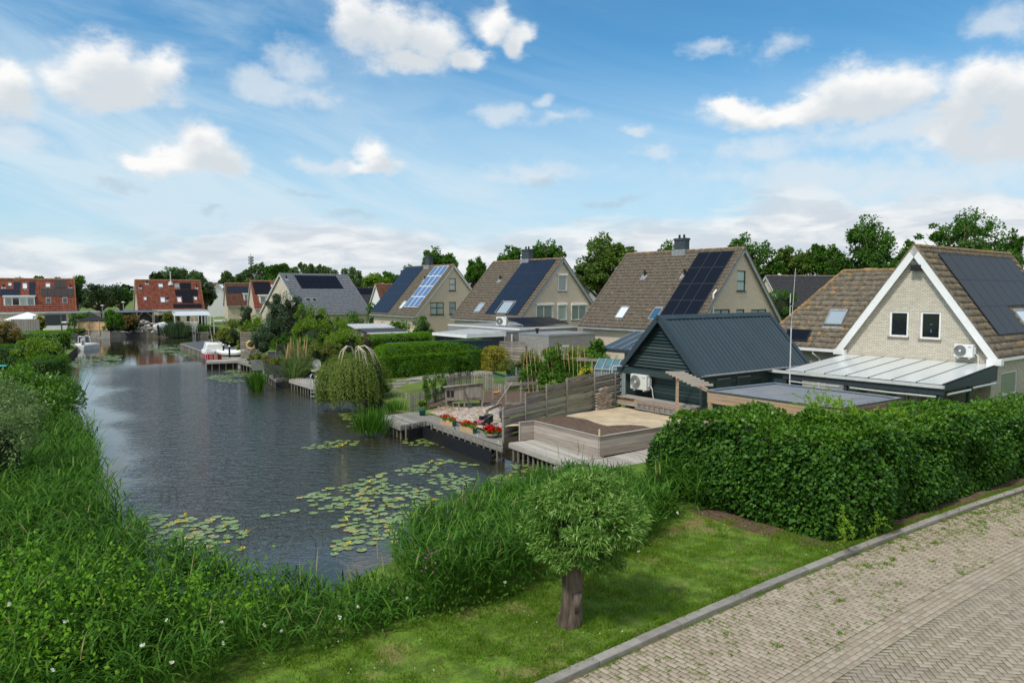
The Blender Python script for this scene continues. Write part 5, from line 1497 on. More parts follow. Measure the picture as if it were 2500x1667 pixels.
# conservatory roof on the third house
VR = thing('veranda', 'glass-roofed veranda on dark beams left of the barn peak', 'veranda', (5.5, 43.5, 0))
FL, FR_, BR_, BL_ = Vector((0, 0, 2.3)), Vector((3.3, -3.6, 2.3)), Vector((6.9, 3.4, 2.95)), Vector((3.2, 6.6, 2.95))
m = MB(); m.hexa([FL, FR_, BR_, BL_], [p + UPV * .04 for p in (FL, FR_, BR_, BL_)]); m.build('roof', 'glass_blue', VR)
m = MB()
for k in range(8):
    a = FL.lerp(FR_, k / 7); b = BL_.lerp(BR_, k / 7); m.beam(a + UPV * .06, b + UPV * .06, .05, .05)
m.build('roof_bars', 'grey_trim', VR)
m = MB(); m.beam(FL - UPV * .08, FR_ - UPV * .08, .12, .2); m.beam(FL - UPV * .08, BL_ - UPV * .08, .1, .2); m.build('beam', 'steel_dark', VR)
for p in (FL, FR_): m = MB(); m.box(p.x - .06, p.x + .06, p.y - .06, p.y + .06, 0, 2.12); m.build('post', 'steel_dark', VR)
m = MB(); m.beam(FL.lerp(FR_, .3) + Vector((.3, .6, -.35)), FL.lerp(FR_, .9) + Vector((.3, .6, -.35)), .05, .3); m.build('fascia_board', 'fresh_timber', VR)
# greenhouse
GH = thing('greenhouse', 'little glass greenhouse with blue-green roof beside the barn', 'greenhouse', (4.30, 37.2, 0), math.radians(-18))
m = MB(); m.hexa([(0, 0, 1.72), (1.6, 0, 1.72), (1.6, 1.3, 2.15), (0, 1.3, 2.15)], [(0, 0, 1.74), (1.6, 0, 1.74), (1.6, 1.3, 2.17), (0, 1.3, 2.17)]); m.build('roof_glass', 'sea_glass', GH)
m = MB(); m.box(.02, 1.58, .02, 1.2, .1, 1.7); m.build('side_glass', 'glass_curtain', GH)
m = MB()
for k in range(5): x = k * .4; m.beam((x, -.01, .0), (x, -.01, 1.74), .04, .04); m.beam((x, 0, 1.765), (x, 1.3, 2.195), .04, .03)
m.beam((0, -.02, 1.73), (1.6, -.02, 1.73), .05, .05); m.build('frame', 'alu', GH)

# ------------------------------------------------------------------ annexes across the water
D57 = Vector((math.sin(math.radians(57)), math.cos(math.radians(57)), 0))
def front(u0, v0, Y, u1, az=57):
    """base point and run length of a front that starts at (u0,v0) and ends on column u1"""
    p = AT(u0, v0, Y); d = Vector((math.sin(math.radians(az)), math.cos(math.radians(az)), 0))
    k = (u1 - 1250) / F_
    L = (k * p.y - p.x) / (d.x - k * d.y)
    return p, L, math.radians(90 - az)
def block(name, label, cat, u0, u1, vt, Y, depth, mat, az=57, **k):
    p, L, r = front(u0, vt, Y, u1, az)
    t = thing(name, label, cat, (p.x, p.y, 0), r)
    m = MB(); m.box(0, L, 0, depth, 0, p.z - .12); m.build('wall', mat, t)
    m = MB(); m.box(-.1, L + .1, -.1, depth, p.z - .118, p.z); m.build('roof', k.get('roof', 'bitumen'), t)
    m = MB(); m.box(-.12, L + .12, -.14, -.101, p.z - .16, p.z + .02); m.build('roof_edge', k.get('edge', 'dull_white'), t)
    return t, L, p.z
t, L, z = block('flat_roofed_annex', 'long beige annex below the far left red roof', 'annex', -40, 118, 765, 103, 6, 'beige_render')
for x0, x1, z0, z1_, mt in ((12, 13.2, .3, 2.1, 'dull_white'),):
    m = MB(); m.box(L * .93, L * .935, -.04, -.003, .1, 2.2); m.build('trim', 'dull_white', t)
t, L, z = block('flat_roofed_annex', 'beige annex behind the black parasol', 'annex', 112, 246, 763, 106, 6, 'beige_render', edge='grey_trim')
m = MB(); m.box(-1.1, 2.5, -.06, -.003, .75, 2.35); w0 = m.build('roller_shutter', 'steel_dark', t)
m = MB(); m.box(-1.1, 2.6, -.08, -.004, .05, .72); m.build('panelling', 'white_paint', t)
m = MB(); m.box(8.0, 9.2, -.06, -.003, .1, 2.1); m.build('door', 'glass_curtain', t)
t, L, z = block('open_carport', 'timber carport with braced posts left of the boat house', 'carport', 262, 376, 760, 104, 5, 'room_dark', edge='lead', roof='blue_cover')
for x in (L * .62, L * .97):
    m = MB(); m.box(x - .1, x + .1, -.35, -.15, 0, z - .2); m.beam((x, -.25, z - 1.0), (x + (-.8 if x > L * .8 else .8), -.25, z - .2), .1, .12); m.build('post', 'picket_timber', t)
m = MB(); m.box(-.1, L + .1, -.4, -.142, z - .2, z - .04); m.build('beam', 'lead', t)
m = MB(); m.box(L * .78, L * .92, -.1, -.02, .05, .75); m.build('cabinet', 'larch_timber', t)
t, L, z = block('house_extension', 'beige extension with open white double doors', 'extension', 386, 508, 758, 108, 6, 'beige_render', edge='dull_white')
for a, b, mt in ((.0, .28, 'glass_dark'), (.36, .42, 'room_dark'), (.56, .62, 'room_dark'), (.80, .86, 'glass_dark'), (.87, .92, 'room_dark'), (.93, .985, 'glass_curtain')):
    m = MB(); m.box(L * a, L * b, -.05, -.003, .1, 2.2); m.build('door_glass', mt, t)
for a in (.79, .86, .925, .985):
    m = MB(); m.box(L * a, L * a + .1, -.08, -.051, .1, 2.2); m.build('door_frame', 'white_paint', t)
for a, h_ in ((.72, 2.1), (.735, 2.3), (.65, 1.6)):
    m = MB(); m.beam((L * a, -.5, 0), (L * a - .15, -.1, h_), .16, .05); m.build('leaning_board', 'pine_timber', t)
AW = thing('glass_awning', 'pale glass awning on posts at the far garden', 'awning', tuple(AT(424, 765, 103).xy) + (0,), math.radians(33))
m = MB(); m.hexa([(0, 0, 2.25), (5.0, 0, 2.25), (5.0, 2.6, 2.8), (0, 2.6, 2.8)], [(0, 0, 2.3), (5.0, 0, 2.3), (5.0, 2.6, 2.85), (0, 2.6, 2.85)]); m.build('roof', 'patio_glass', AW)
for x in (.1, 4.9): m = MB(); m.box(x - .06, x + .06, 0, .12, 0, 2.24); m.build('post', 'white_paint', AW)

# ------------------------------------------------------------------ decks, quays and jetties
def deck(name, label, pts, z, th, board, planks_dir, cat='deck', mat='deck_timber', piles=(), ph=None, pile_mat='pile_timber', bw=.14, rim=True):
    """pts world xy outline; planks run along planks_dir; piles: list of edges (i, j, n)"""
    o = Vector((pts[0][0], pts[0][1], 0)); t = thing(name, label, cat, tuple(o))
    q = [Vector((p[0], p[1], 0)) - o for p in pts]
    planks_dir = Vector((planks_dir[0], planks_dir[1], 0)); d = planks_dir.normalized(); s_ = Vector((-d.y, d.x, 0))
    lo = min(p.dot(s_) for p in q); hi = max(p.dot(s_) for p in q)
    mb = MB(); k = lo; n = len(q); rnd = random.Random(4)
    while k < hi - .02:
        c0, c1 = k + .006, min(k + bw - .006, hi)
        def cut(c):
            xs = []
            for i in range(n):
                a, b = q[i], q[(i + 1) % n]; fa, fb = a.dot(s_) - c, b.dot(s_) - c
                if (fa > 0) != (fb > 0): xs.append((a + (b - a) * (fa / (fa - fb))).dot(d))
            return sorted(xs)
        a, b = cut(c0 + .002), cut(c1 - .002)
        if len(a) == len(b) and len(a) >= 2:
            for j in range(0, len(a) - 1, 2):
                zz = z + rnd.uniform(-.003, .003)
                P = [d * a[j] + s_ * c0, d * a[j + 1] + s_ * c0, d * b[j + 1] + s_ * c1, d * b[j] + s_ * c1]
                mb.hexa([(p.x, p.y, zz - .03) for p in P], [(p.x, p.y, zz) for p in P])
                L_ = a[j + 1] - a[j]
                for fi in (len(mb.f) - 5,): pass
                uv = [(0, 0)] * 4
                top = len(mb.f) - 5
                mb.uv[top] = [(v.dot(d) + k * 7.3, v.dot(s_)) for v in P]
        k += bw
    mb.build('planks', mat, t)
    m = MB()
    for i in range(n):
        a, b = q[i], q[(i + 1) % n]; nn = Vector(((b - a).y, -(b - a).x, 0)).normalized() * .02
        m.beam(a + UPV * (z - th / 2 - .033) , b + UPV * (z - th / 2 - .033), .05, th)
    m.build('rim_board', mat, t)
    for (i, j, cnt) in piles:
        a, b = q[i], q[j]; c = sum(q, Vector()) / n
        nb = Vector((-(b - a).y, (b - a).x, 0)).normalized() * .5
        if nb.dot(c - a) < 0: nb = -nb
        rb = MB(); rb.beam(a + nb + UPV * (z - .55), b + nb + UPV * (z - .55), .03, .9); rb.build('under_deck_shade', 'black', t)  # black board added behind the piles, standing for the shade under the deck
        for k in range(cnt):
            p = a.lerp(b, (k + .5) / cnt); p = p + (c - p).normalized() * .10
            mm = MB(); mm.tube([(p.x, p.y, -1.4), (p.x, p.y, z - .04)], .042, 8); mm.build('pile', pile_mat, t)
    return t
DZ = .06
g = lambda u, v, z=DZ: tuple(G(u, v, z).xy)
a, b = Vector(g(1243, 1080)), Vector(g(1382, 1129.5))
dd = (b - a).normalized(); nn_ = Vector((-dd.y, dd.x))
e1 = Vector(g(1352, 1137.5)); e2 = Vector(g(1402, 1156))
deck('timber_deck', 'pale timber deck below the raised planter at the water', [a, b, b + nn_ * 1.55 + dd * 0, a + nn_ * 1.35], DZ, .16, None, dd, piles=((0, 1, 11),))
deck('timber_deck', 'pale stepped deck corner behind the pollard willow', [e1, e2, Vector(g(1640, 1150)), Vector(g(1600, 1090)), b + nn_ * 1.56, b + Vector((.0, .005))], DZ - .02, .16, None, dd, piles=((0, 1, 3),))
c = Vector(g(1226, 1088)); e = Vector(g(1041, 1025.5)); f_ = Vector(g(977, 1037)); h_ = Vector(g(943.6, 1023)); k_ = Vector(g(951, 1011)); l_ = Vector(g(1013, 1003)); m_ = Vector(g(1079, 1018)); o_ = Vector(g(1226, 1064))
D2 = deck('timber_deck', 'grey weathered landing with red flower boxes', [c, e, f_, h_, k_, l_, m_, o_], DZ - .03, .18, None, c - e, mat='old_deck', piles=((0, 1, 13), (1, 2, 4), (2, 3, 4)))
# small low step at its far corner
p = [g(930, 1028, -.15), g(944, 1036, -.15), g(958, 1018, -.15), g(940, 1012, -.15)]
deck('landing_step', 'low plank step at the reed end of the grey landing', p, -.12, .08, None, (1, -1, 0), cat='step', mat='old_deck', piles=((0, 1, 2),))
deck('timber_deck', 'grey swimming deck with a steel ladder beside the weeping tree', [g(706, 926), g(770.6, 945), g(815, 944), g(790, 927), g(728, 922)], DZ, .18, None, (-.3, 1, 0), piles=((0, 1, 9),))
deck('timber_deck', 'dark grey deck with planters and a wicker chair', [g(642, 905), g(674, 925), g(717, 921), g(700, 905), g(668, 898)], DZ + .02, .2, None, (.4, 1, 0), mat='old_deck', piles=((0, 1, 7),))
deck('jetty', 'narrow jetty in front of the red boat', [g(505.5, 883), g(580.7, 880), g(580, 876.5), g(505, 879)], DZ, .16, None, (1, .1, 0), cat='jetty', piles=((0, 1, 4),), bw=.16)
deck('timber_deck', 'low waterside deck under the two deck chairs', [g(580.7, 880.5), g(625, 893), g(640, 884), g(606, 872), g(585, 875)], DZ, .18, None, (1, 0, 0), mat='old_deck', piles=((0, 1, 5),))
# light slab quay behind the red boat
q = [g(541, 871), g(586, 881), g(592, 868), g(560, 863), g(541, 866)]
t = thing('concrete_slab', 'pale concrete slab carrying the inflatable dinghy', 'slab', (q[0][0], q[0][1], 0))
m = MB(); m.prism([(a[0] - q[0][0], a[1] - q[0][1]) for a in q], -.9, .05); m.build('slab', 'concrete', t)
# black topped quay
q = [g(442, 840, 0), g(503, 862, 0), g(560, 868, 0), g(575, 848, 0), g(545, 830, 0), g(508, 831, 0)]
t = thing('quay', 'black-topped quay pointing into the channel behind the red boat', 'quay', (q[0][0], q[0][1], 0))
ql = [(a[0] - q[0][0], a[1] - q[0][1]) for a in q]
m = MB(); m.prism(ql, -.9, .03); m.build('surface', 'blacktop', t)
def sheet_piling(t, a, b, z0=-1.2, z1=.04, n=60, mat='pile_timber'):
    a = Vector((a[0], a[1], 0)); b = Vector((b[0], b[1], 0)); d = (b - a) / n; nn = Vector((d.y, -d.x, 0)).normalized()
    m = MB()
    for i in range(n): m.beam(a + d * (i + .5) + nn * .04 + UPV * z0, a + d * (i + .5) + nn * .04 + UPV * (z1 - .06), d.length * .72, .08, tuple(nn))
    m.build('sheet_piling', mat, t)
    m = MB(); m.beam(a + nn * .05 + UPV * z1, b + nn * .05 + UPV * z1, .16, .08); m.build('capping_board', 'picket_timber', t)
sheet_piling(t, ql[0], ql[1], n=55)
# far quay along the gardens opposite
t = thing('quay', 'long dark quay edge below the gardens across the water', 'quay', (-64.5, 100.4, 0)); 
m = MB(); m.prism([(0, 0), (27.2, -1.6 + 1.0), (27.4, .4), (27, 2.2), (.0, 2.2)], -1.0, .02); m.build('surface', 'blacktop', t)
sheet_piling(t, (12.5, -.25), (27.2, -.65), n=90)
m = MB(); m.box(.2, 12.4, -.06, .1, -.45, .12); m.build('dark_board', 'steel_dark', t)
p0 = G(458, 822, -.1)
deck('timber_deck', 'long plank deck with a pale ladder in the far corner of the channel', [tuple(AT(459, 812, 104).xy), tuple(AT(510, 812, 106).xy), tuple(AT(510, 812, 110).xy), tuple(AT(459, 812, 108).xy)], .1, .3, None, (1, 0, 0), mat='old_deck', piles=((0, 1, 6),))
# ------------------------------------------------------------------ slatted fence and raised planter
GF = lambda u, v, z=0.0: G(u, v, z)
F0 = Vector((-.38, 27.3, 0)); F1 = Vector((5.38, 35.2, 0))
fd = (F1 - F0).normalized(); fn = Vector((fd.y, -fd.x, 0))
FE = thing('slatted_fence', 'weathered horizontal slat fence stepping up to the dark green barn', 'fence', tuple(F0), math.atan2(fd.y, fd.x))
ff = Frame(FE, (0, 0, 0), (1, 0, 0), (0, 0, 1), (0, -1, 0))
posts = [(1226.5, 995), (1281, 960), (1332, 938.5), (1382, 923.5), (1449, 918), (1500, 913)]
xs = [max(0, ff.px(u, v)[0]) for u, v in posts] + [(F1 - F0).length]
zs = [ff.px(u, v)[1] for u, v in posts]
rnd = random.Random(9)
for i in range(len(xs) - 1):
    x0, x1, zt = xs[i], xs[i + 1], zs[i]
    m = MB(); k = 0; z = .06
    while z < zt - .05:
        h = min(.138, zt - z)
        y = -.035 if k % 2 == 0 else .02
        tl_ = rnd.uniform(-.008, .008)
        m.hexa([(x0 + .01, y, z), (x1 - .01, y, z + tl_), (x1 - .01, y + .022, z + tl_), (x0 + .01, y + .022, z)], [(x0 + .01, y, z + h), (x1 - .01, y, z + h + tl_), (x1 - .01, y + .022, z + h + tl_), (x0 + .01, y + .022, z + h)])
        z += .162; k += 1
    m.build('slat_panel', 'fence_timber', FE)
for i, x in enumerate(xs[:-1]):
    m = MB(); z = zs[i] + (.03 if i < 4 else .05)
    m.box(x - .04, x + .04, -.085, -.036 if i else -.02, -.5 if i == 0 else 0, z); m.build('post', 'fence_timber', FE)

PLZ = .06
P0 = G(1270, 1075, PLZ); P1 = G(1303.6, 1071.5, PLZ); P2 = G(1463, 1115, PLZ); ddr = (P2 - P1).normalized(); side_ = Vector((-ddr.y, ddr.x, 0))
if side_.x < 0: side_ = -side_
P3 = P2 + side_ * 5.2; P0 = P1 - side_ * .0 + (P0 - P1)
PN = thing('raised_planter', 'large raised planter wall of brown boards along the pale deck', 'planter', tuple(P1))
PH = .70
def board_wall(p, q, n=5, inn=None):
    m = MB(); h = PH / n
    for i in range(n): m.beam(p + UPV * (i * h + h / 2), q + UPV * (i * h + h / 2), .04, h - .006)
    return m
p1, p2, p3, p0 = Vector((0, 0, 0)), P2 - P1, P3 - P1, P0 - P1
board_wall(p0, p1 - (p1 - p0).normalized() * .022).build('side_boards', 'planter_timber', PN)
board_wall(p1, p2 - ddr * .022).build('front_boards', 'planter_timber', PN)
board_wall(p2, p3).build('end_boards', 'planter_timber', PN)
m = MB()
for a, b_ in ((p0, p1), (p1, p2), (p2, p3)): m.beam(a + UPV * (PH + .012), b_ + UPV * (PH + .012), .075, .022)
m.build('top_rail', 'deck_timber', PN)
m = MB(); m.tube([(p2.x, p2.y, PH), (p2.x, p2.y, PH + .26)], .035, 8); m.build('corner_post', 'pine_timber', PN)
m = MB(); m.beam(p0 - (p1 - p0).normalized() * .03, p0 - (p1 - p0).normalized() * .03 + UPV * (PH + .02), .06, .06); m.build('end_post', 'deck_timber', PN)
# soil and sand inside the yard
def yard(name, pts, mat, dz):
    vs = [Vector((p[0], p[1], 0)) for p in pts]
    big = MB(); 
    for tr in tessellate_polygon([vs]):
        p = [vs[i].copy() for i in tr]
        if (p[1] - p[0]).cross(p[2] - p[0]).z < 0: p.reverse()
        big.face(p)
    o = big.build(name, mat)
    bm = bmesh.new(); bm.from_mesh(o.data); bmesh.ops.remove_doubles(bm, verts=bm.verts, dist=.001)
    for _ in range(4): bmesh.ops.subdivide_edges(bm, edges=[e for e in bm.edges if e.calc_length() > .35], cuts=1, use_grid_fill=False); bmesh.ops.triangulate(bm, faces=bm.faces)
    for v in bm.verts:
        r = Vector((v.co.x, v.co.y, 0)) - Vector((P2.x, P2.y, 0)); dA = abs(r.dot(side_)); 
        q = Vector((v.co.x, v.co.y, 0)); dist = max(0, (q - Vector((P1.x, P1.y, 0))).dot(side_))
        v.co.z = .60 - .055 * dist + dz + .022 * math.sin(v.co.x * 3.1 + 1) * math.cos(v.co.y * 2.7)
    bm.to_mesh(o.data); bm.free(); return kind(o, 'structure')
W2 = lambda p: (p.x, p.y)
bank1 = [G(u, v, .42) for u, v in ((1380, 1019), (1400, 1021), (1425, 1024), (1450, 1034), (1483, 1043), (1510, 1040), (1540, 1036), (1570, 1037), (1612, 1046))]
in0 = Vector((P0.x, P0.y, 0)) + side_ * .03; in1 = Vector((P1.x, P1.y, 0)) + side_ * .03; in2 = Vector((P2.x, P2.y, 0)) + side_ * .03 - ddr * .03; in3 = Vector((P3.x, P3.y, 0)) - ddr * .03
yard('sand', [W2(in1), W2(in2), W2(in3), (9.2, 26.6), (10.4, 28.3), (8.4, 32.0), (5.3, 34.6), W2(F0 + fn * .1)], 'sand', 0)
yard('soil', [W2(in1 + side_ * .01), W2(in2 + side_ * .01 ), W2(in3 - side_ * 1.9)] + [W2(p) for p in bank1[::-1]] + [W2(F0 + fd * 4.6 + fn * .15), W2(F0 + fd * .5 + fn * .1)], 'soil', .02)
# timber stack against the barn
def bpt(x, y, z=0): return M_B @ Vector((x, y, z))
M_B = Matrix.Translation(BN.root.location) @ Matrix.Rotation(BN.root.rotation_euler[2], 4, 'Z')
stack = [(-2.7, 1.5, -.20, .30, 'old_plank', .16, .14, 'thick grey beam lowest in the stack against the barn'),
         (-2.6, 1.6, -.42, .32, 'old_plank', .17, .16, 'thick grey beam lowest and outermost below the ladder'),
         (-2.5, 1.7, -.30, .48, 'larch_timber', .18, .13, 'reddish beam in the middle of the stack'),
         (-1.9, 2.3, -.16, .52, 'larch_timber', .16, .15, 'reddish beam touching the barn boards'),
         (-2.0, 2.4, -.30, .64, 'old_plank', .18, .10, 'grey plank resting on the reddish beams'),
         (-1.9, 2.5, -.18, .72, 'old_plank', .14, .06, 'topmost grey plank of the timber stack'),
         (-2.9, -1.2, -.42, .66, 'old_plank', .14, .03, 'short loose board jutting left from the timber stack')]
for x0, x1, y, z, mt, w_, h_, lb in stack:
    o = bpt((x0 + x1) / 2, y, z); t = thing('timber_beam', lb, 'beam', tuple(o), BN.root.rotation_euler[2], 'stacked timber at the barn')
    m = MB(); m.box(-(x1 - x0) / 2, (x1 - x0) / 2, -w_ / 2, w_ / 2, 0, h_); m.build('beam', mt, t, bevel=.008)
LD = thing('ladder', 'aluminium ladder lying on its side against the timber stack', 'ladder', tuple(bpt(-.9, -.62, .30)), BN.root.rotation_euler[2])
for z in (0, .36): m = MB(); m.box(0, 3.3, -.03, .03, z - .025, z + .025); m.build('rail', 'galv', LD)
for k in range(10): m = MB(); m.box(.15 + k * .32, .18 + k * .32, -.015, .015, .027, .333); m.build('rung', 'galv', LD)
# leftover bricks against the fence
BP = thing('brick_pile', 'stacked old bricks leaning at the slatted fence', 'brick pile', tuple(F0 + fd * 6.9 + fn * .30), math.atan2(fd.y, fd.x))
m = MB(); rnd = random.Random(2)
for r in range(14):
    n = 6 if r < 8 else (5 if r < 11 else 3)
    for k in range(n):
        x = k * .215 + (r % 2) * .08 + rnd.uniform(-.01, .01) + (0 if r < 11 else .3)
        m.box(x, x + .2, rnd.uniform(-.02, .0), .12, .35 + r * .066, .35 + r * .066 + .06)
m.box(0, 1.2, 0, .1, .0, .35)
m.build('bricks', 'terrace_brick', BP)
# ------------------------------------------------------------------ landing with chicken coop
t0 = [(1048, 1006), (1082, 990), (1180, 990), (1203, 985), (1222, 1000), (1225, 1046), (1187, 1049), (1082, 1019)]
poly_sheet('terrace_bed', [tuple(G(u, v, .0).xy) for u, v in t0], .006, 'straw')
T = [tuple(G(u, v, .0).xy) for u, v in t0]
Q = scatter(T, 34); cells = []
ang = math.atan2((c - e).y, (c - e).x)
xs_ = np.arange(-12, 12, .23); 
for i in range(-40, 40):
    for j in range(-90, 90):
        x = i * .225 + (j % 2) * .1; y = j * .118
        X_ = T[0][0] + x * math.cos(ang) - y * math.sin(ang); Y_ = T[0][1] + x * math.sin(ang) + y * math.cos(ang)
        if not inpoly(np.array([[X_, Y_]]), T)[0] or RG.random() < .10: continue
        a_ = ang + RG.normal(0, .03); ca, sa = math.cos(a_), math.sin(a_)
        cells.append([(X_ + dx * ca - dy * sa, Y_ + dx * sa + dy * ca, 0) for dx, dy in ((-.1, -.05), (.1, -.05), (.1, .05), (-.1, .05))])
kind(bricks('terrace', cells, 'terrace_brick', .035, h=.03, jit=.006), 'structure')
q = blades(scatter([T[0], T[1], tuple(G(1130, 992).xy), tuple(G(1100, 1008).xy)], 120, .04), RG.uniform(.12, .25, 1), .02, 1.5, .8)
kind(npmesh('straw', *q, 'straw'), 'stuff', 'loose straw on the terrace')
p = G(1088, 997, .0); p2_ = G(1180, 995, .0); v_ = p2_ - p
CP = thing('chicken_coop', 'grey timber chicken coop on legs behind the landing', 'chicken coop', tuple(p), math.atan2(v_.y, v_.x))
w_ = v_.length; dpt = 1.0
m = MB(); m.hexa([(0, 0, .38), (w_, 0, .38), (w_, dpt, .38), (0, dpt, .38)], [(0, 0, 1.02), (w_, 0, 1.22), (w_, dpt, 1.05), (0, dpt, .92)]); m.build('body', 'coop_timber', CP)
m = MB()
for k in range(13):
    x = .45 + k * (w_ - .5) / 13; zt = 1.02 + .2 * x / w_ - .02; m.box(x, x + (w_ - .5) / 13 - .008, -.022, -.002, .40, zt)
m.build('front_boards', 'coop_timber', CP)
m = MB(); m.hexa([(-.1, -.12, 1.03), (w_ + .06, -.12, 1.25), (w_ + .06, dpt + .1, 1.08), (-.1, dpt + .1, .93)], [(-.1, -.12, 1.07), (w_ + .06, -.12, 1.29), (w_ + .06, dpt + .1, 1.12), (-.1, dpt + .1, .97)]); m.build('roof', 'coop_timber', CP)
m = MB(); m.box(w_ * .53, w_ * .93, -.045, -.024, .5, 1.06); m.build('door', 'coop_timber', CP)
for x in (.06, .26): m = MB(); m.box(x, x + .15, -.012, -.002, .56, .88); m.build('opening', 'black', CP)
for x, y in ((.04, .04), (w_ - .06, .04), (w_ * .5, .04), (.04, dpt - .06), (w_ - .06, dpt - .06)): m = MB(); m.box(x - .04, x + .04, y - .04, y + .04, 0, .379); m.build('leg', 'coop_timber', CP)
def pickets(name, label, pts, h, cat='fence', pw=.085, gap=.055, pointed=True, mat='picket_timber', wavy=.04):
    pts = [Vector((p.x, p.y, 0)) for p in pts]; o = pts[0]; t = thing(name, label, cat, tuple(o)); m = MB(); r = MB(); rnd = random.Random(len(label))
    for a, b_ in zip(pts[:-1], pts[1:]):
        L = (b_ - a).length; d = (b_ - a) / L; n = max(1, int(L / (pw + gap)))
        for i in range(n):
            q = a - o + d * (i + .5) * L / n; hh = h + rnd.uniform(-wavy, wavy); nn = Vector((d.y, -d.x, 0)) * .011
            x, y = d * pw / 2, nn
            tip = .07 if pointed else .0
            for (z0, z1) in ((0, hh - tip),):
                m.hexa([q - x - y, q + x - y, q + x + y, q - x + y], [v + UPV * z1 for v in (q - x - y, q + x - y, q + x + y, q - x + y)])
            if pointed: m.hexa([v + UPV * (hh - tip) for v in (q - x - y, q + x - y, q + x + y, q - x + y)], [v + UPV * hh for v in (q - x * .15 - y, q + x * .15 - y, q + x * .15 + y, q - x * .15 + y)])
        for z in (.25, h * .75): r.beam(a - o + Vector((d.y, -d.x, 0)) * -.03 + UPV * z, b_ - o + Vector((d.y, -d.x, 0)) * -.03 + UPV * z, .03, .07)
    m.build('pickets', mat, t); r.build('rails', mat, t); return t
pickets('picket_fence', 'grey picket fence beside the reeds and the green pot', [G(1000, 1006), G(1034, 1001), G(1060, 992), G(1086, 980)], .88, pointed=False)
pickets('picket_fence', 'curved pointed picket fence behind the chicken coop', [G(1088, 964), G(1115, 955), G(1150, 950), G(1180, 951), G(1204, 955)], 1.08)
pickets('picket_fence', 'low broken fence right of the hen run', [G(1206, 957), G(1235, 960)], .5, pointed=False)
pickets('picket_fence', 'faded blue-grey pickets behind the green netting', [G(1240, 952), G(1268, 945), G(1290, 948)], .8)
pickets('low_board_fence', 'few low boards edging the lawn left of the picket fence', [G(968, 968), G(985, 972), G(1000, 974)], .32, pointed=False, gap=.3)
# hen run posts and rails
def postrail(name, label, pts, h, rails, mat='picket_timber', r=.04):
    o = Vector((pts[0].x, pts[0].y, 0)); t = thing(name, label, 'fence', tuple(o))
    for p in pts: m = MB(); m.box(p.x - o.x - r, p.x - o.x + r, p.y - o.y - r, p.y - o.y + r, 0, h); m.build('post', mat, t)
    m = MB()
    for a, b_ in zip(pts[:-1], pts[1:]):
        for z in rails: m.beam(Vector((a.x - o.x, a.y - o.y - r - .015, z)), Vector((b_.x - o.x, b_.y - o.y - r - .015, z)), .03, .11)
    m.build('rail', mat, t); return t
poly_sheet('hen_run_soil', [tuple(G(u, v).xy) for u, v in ((1182, 956), (1300, 950), (1330, 975), (1280, 1000), (1222, 1002), (1182, 988))], .004, 'soil')
poly_sheet('gravel_path', [tuple(G(u, v).xy) for u, v in ((990, 925), (1090, 908), (1200, 905), (1200, 912), (1100, 918), (1000, 936))], .004, 'gravel')
postrail('post_and_rail', 'open post and rail frame of the hen run', [G(1235, 990), G(1271, 990), G(1310, 985)], 1.25, (1.1, .12))
postrail('post_and_rail', 'grey board screen holding the blue hose', [G(1234, 955), G(1300, 952)], .85, (.8, .66, .5, .36))
for u, v, h in ((1203, 976, 1.2), (1260, 953, 1.35), (1279, 950, 1.2), (1295, 948, 1.3)):
    p = G(u, v); t = thing('garden_stake', {1203: 'tall bare post right of the coop', 1260: 'stake at the left of the three behind the netting', 1279: 'middle stake behind the netting', 1295: 'stake right beside the bean canes'}[u], 'post', (p.x, p.y, 0), 0, 'bare garden stakes')
    m = MB(); m.box(-.035, .035, -.035, .035, 0, h); m.build('post', 'picket_timber', t)
t = thing('garden_netting', 'sagging green netting stretched over the hen run', 'netting', tuple(G(1203, 955)))
a_, b_ = G(1203, 955), G(1268, 945); d_ = b_ - a_; m = MB()
for k in range(9):
    f0, f1 = k / 8, k / 8
    z = 1.15 - .35 * math.sin(math.pi * k / 8); m.tube([(d_.x * f0, d_.y * f0, z), (d_.x * f0 + .1, d_.y * f0 - .7, z - .45)], .006, 4)
for k in range(5):
    m.tube([(d_.x * j / 8 + .02 * k, d_.y * j / 8 - .15 * k, 1.15 - .35 * math.sin(math.pi * j / 8) - .1 * k) for j in range(9)], .008, 4)
m.face([(0, 0, 1.15), (d_.x * .5, d_.y * .5, .8), (d_.x, d_.y, 1.2), (d_.x, d_.y, 1.06), (d_.x * .5, d_.y * .5, .68), (0, 0, 1.0)])
m.build('net', 'net_green', t)
t = thing('garden_hose', 'bright blue garden hose coiled over the end of the grey boards', 'hose', tuple(G(1300, 950)))
m = MB()
for k in range(3): m.tube([(.1 + .03 * k + .17 * math.cos(q) * .8, -.1 + .05 * k, .62 + .30 * math.sin(q)) for q in [i * .4 for i in range(17)]], .02, 6)
m.build('hose', 'hose_blue', t, smooth=True)
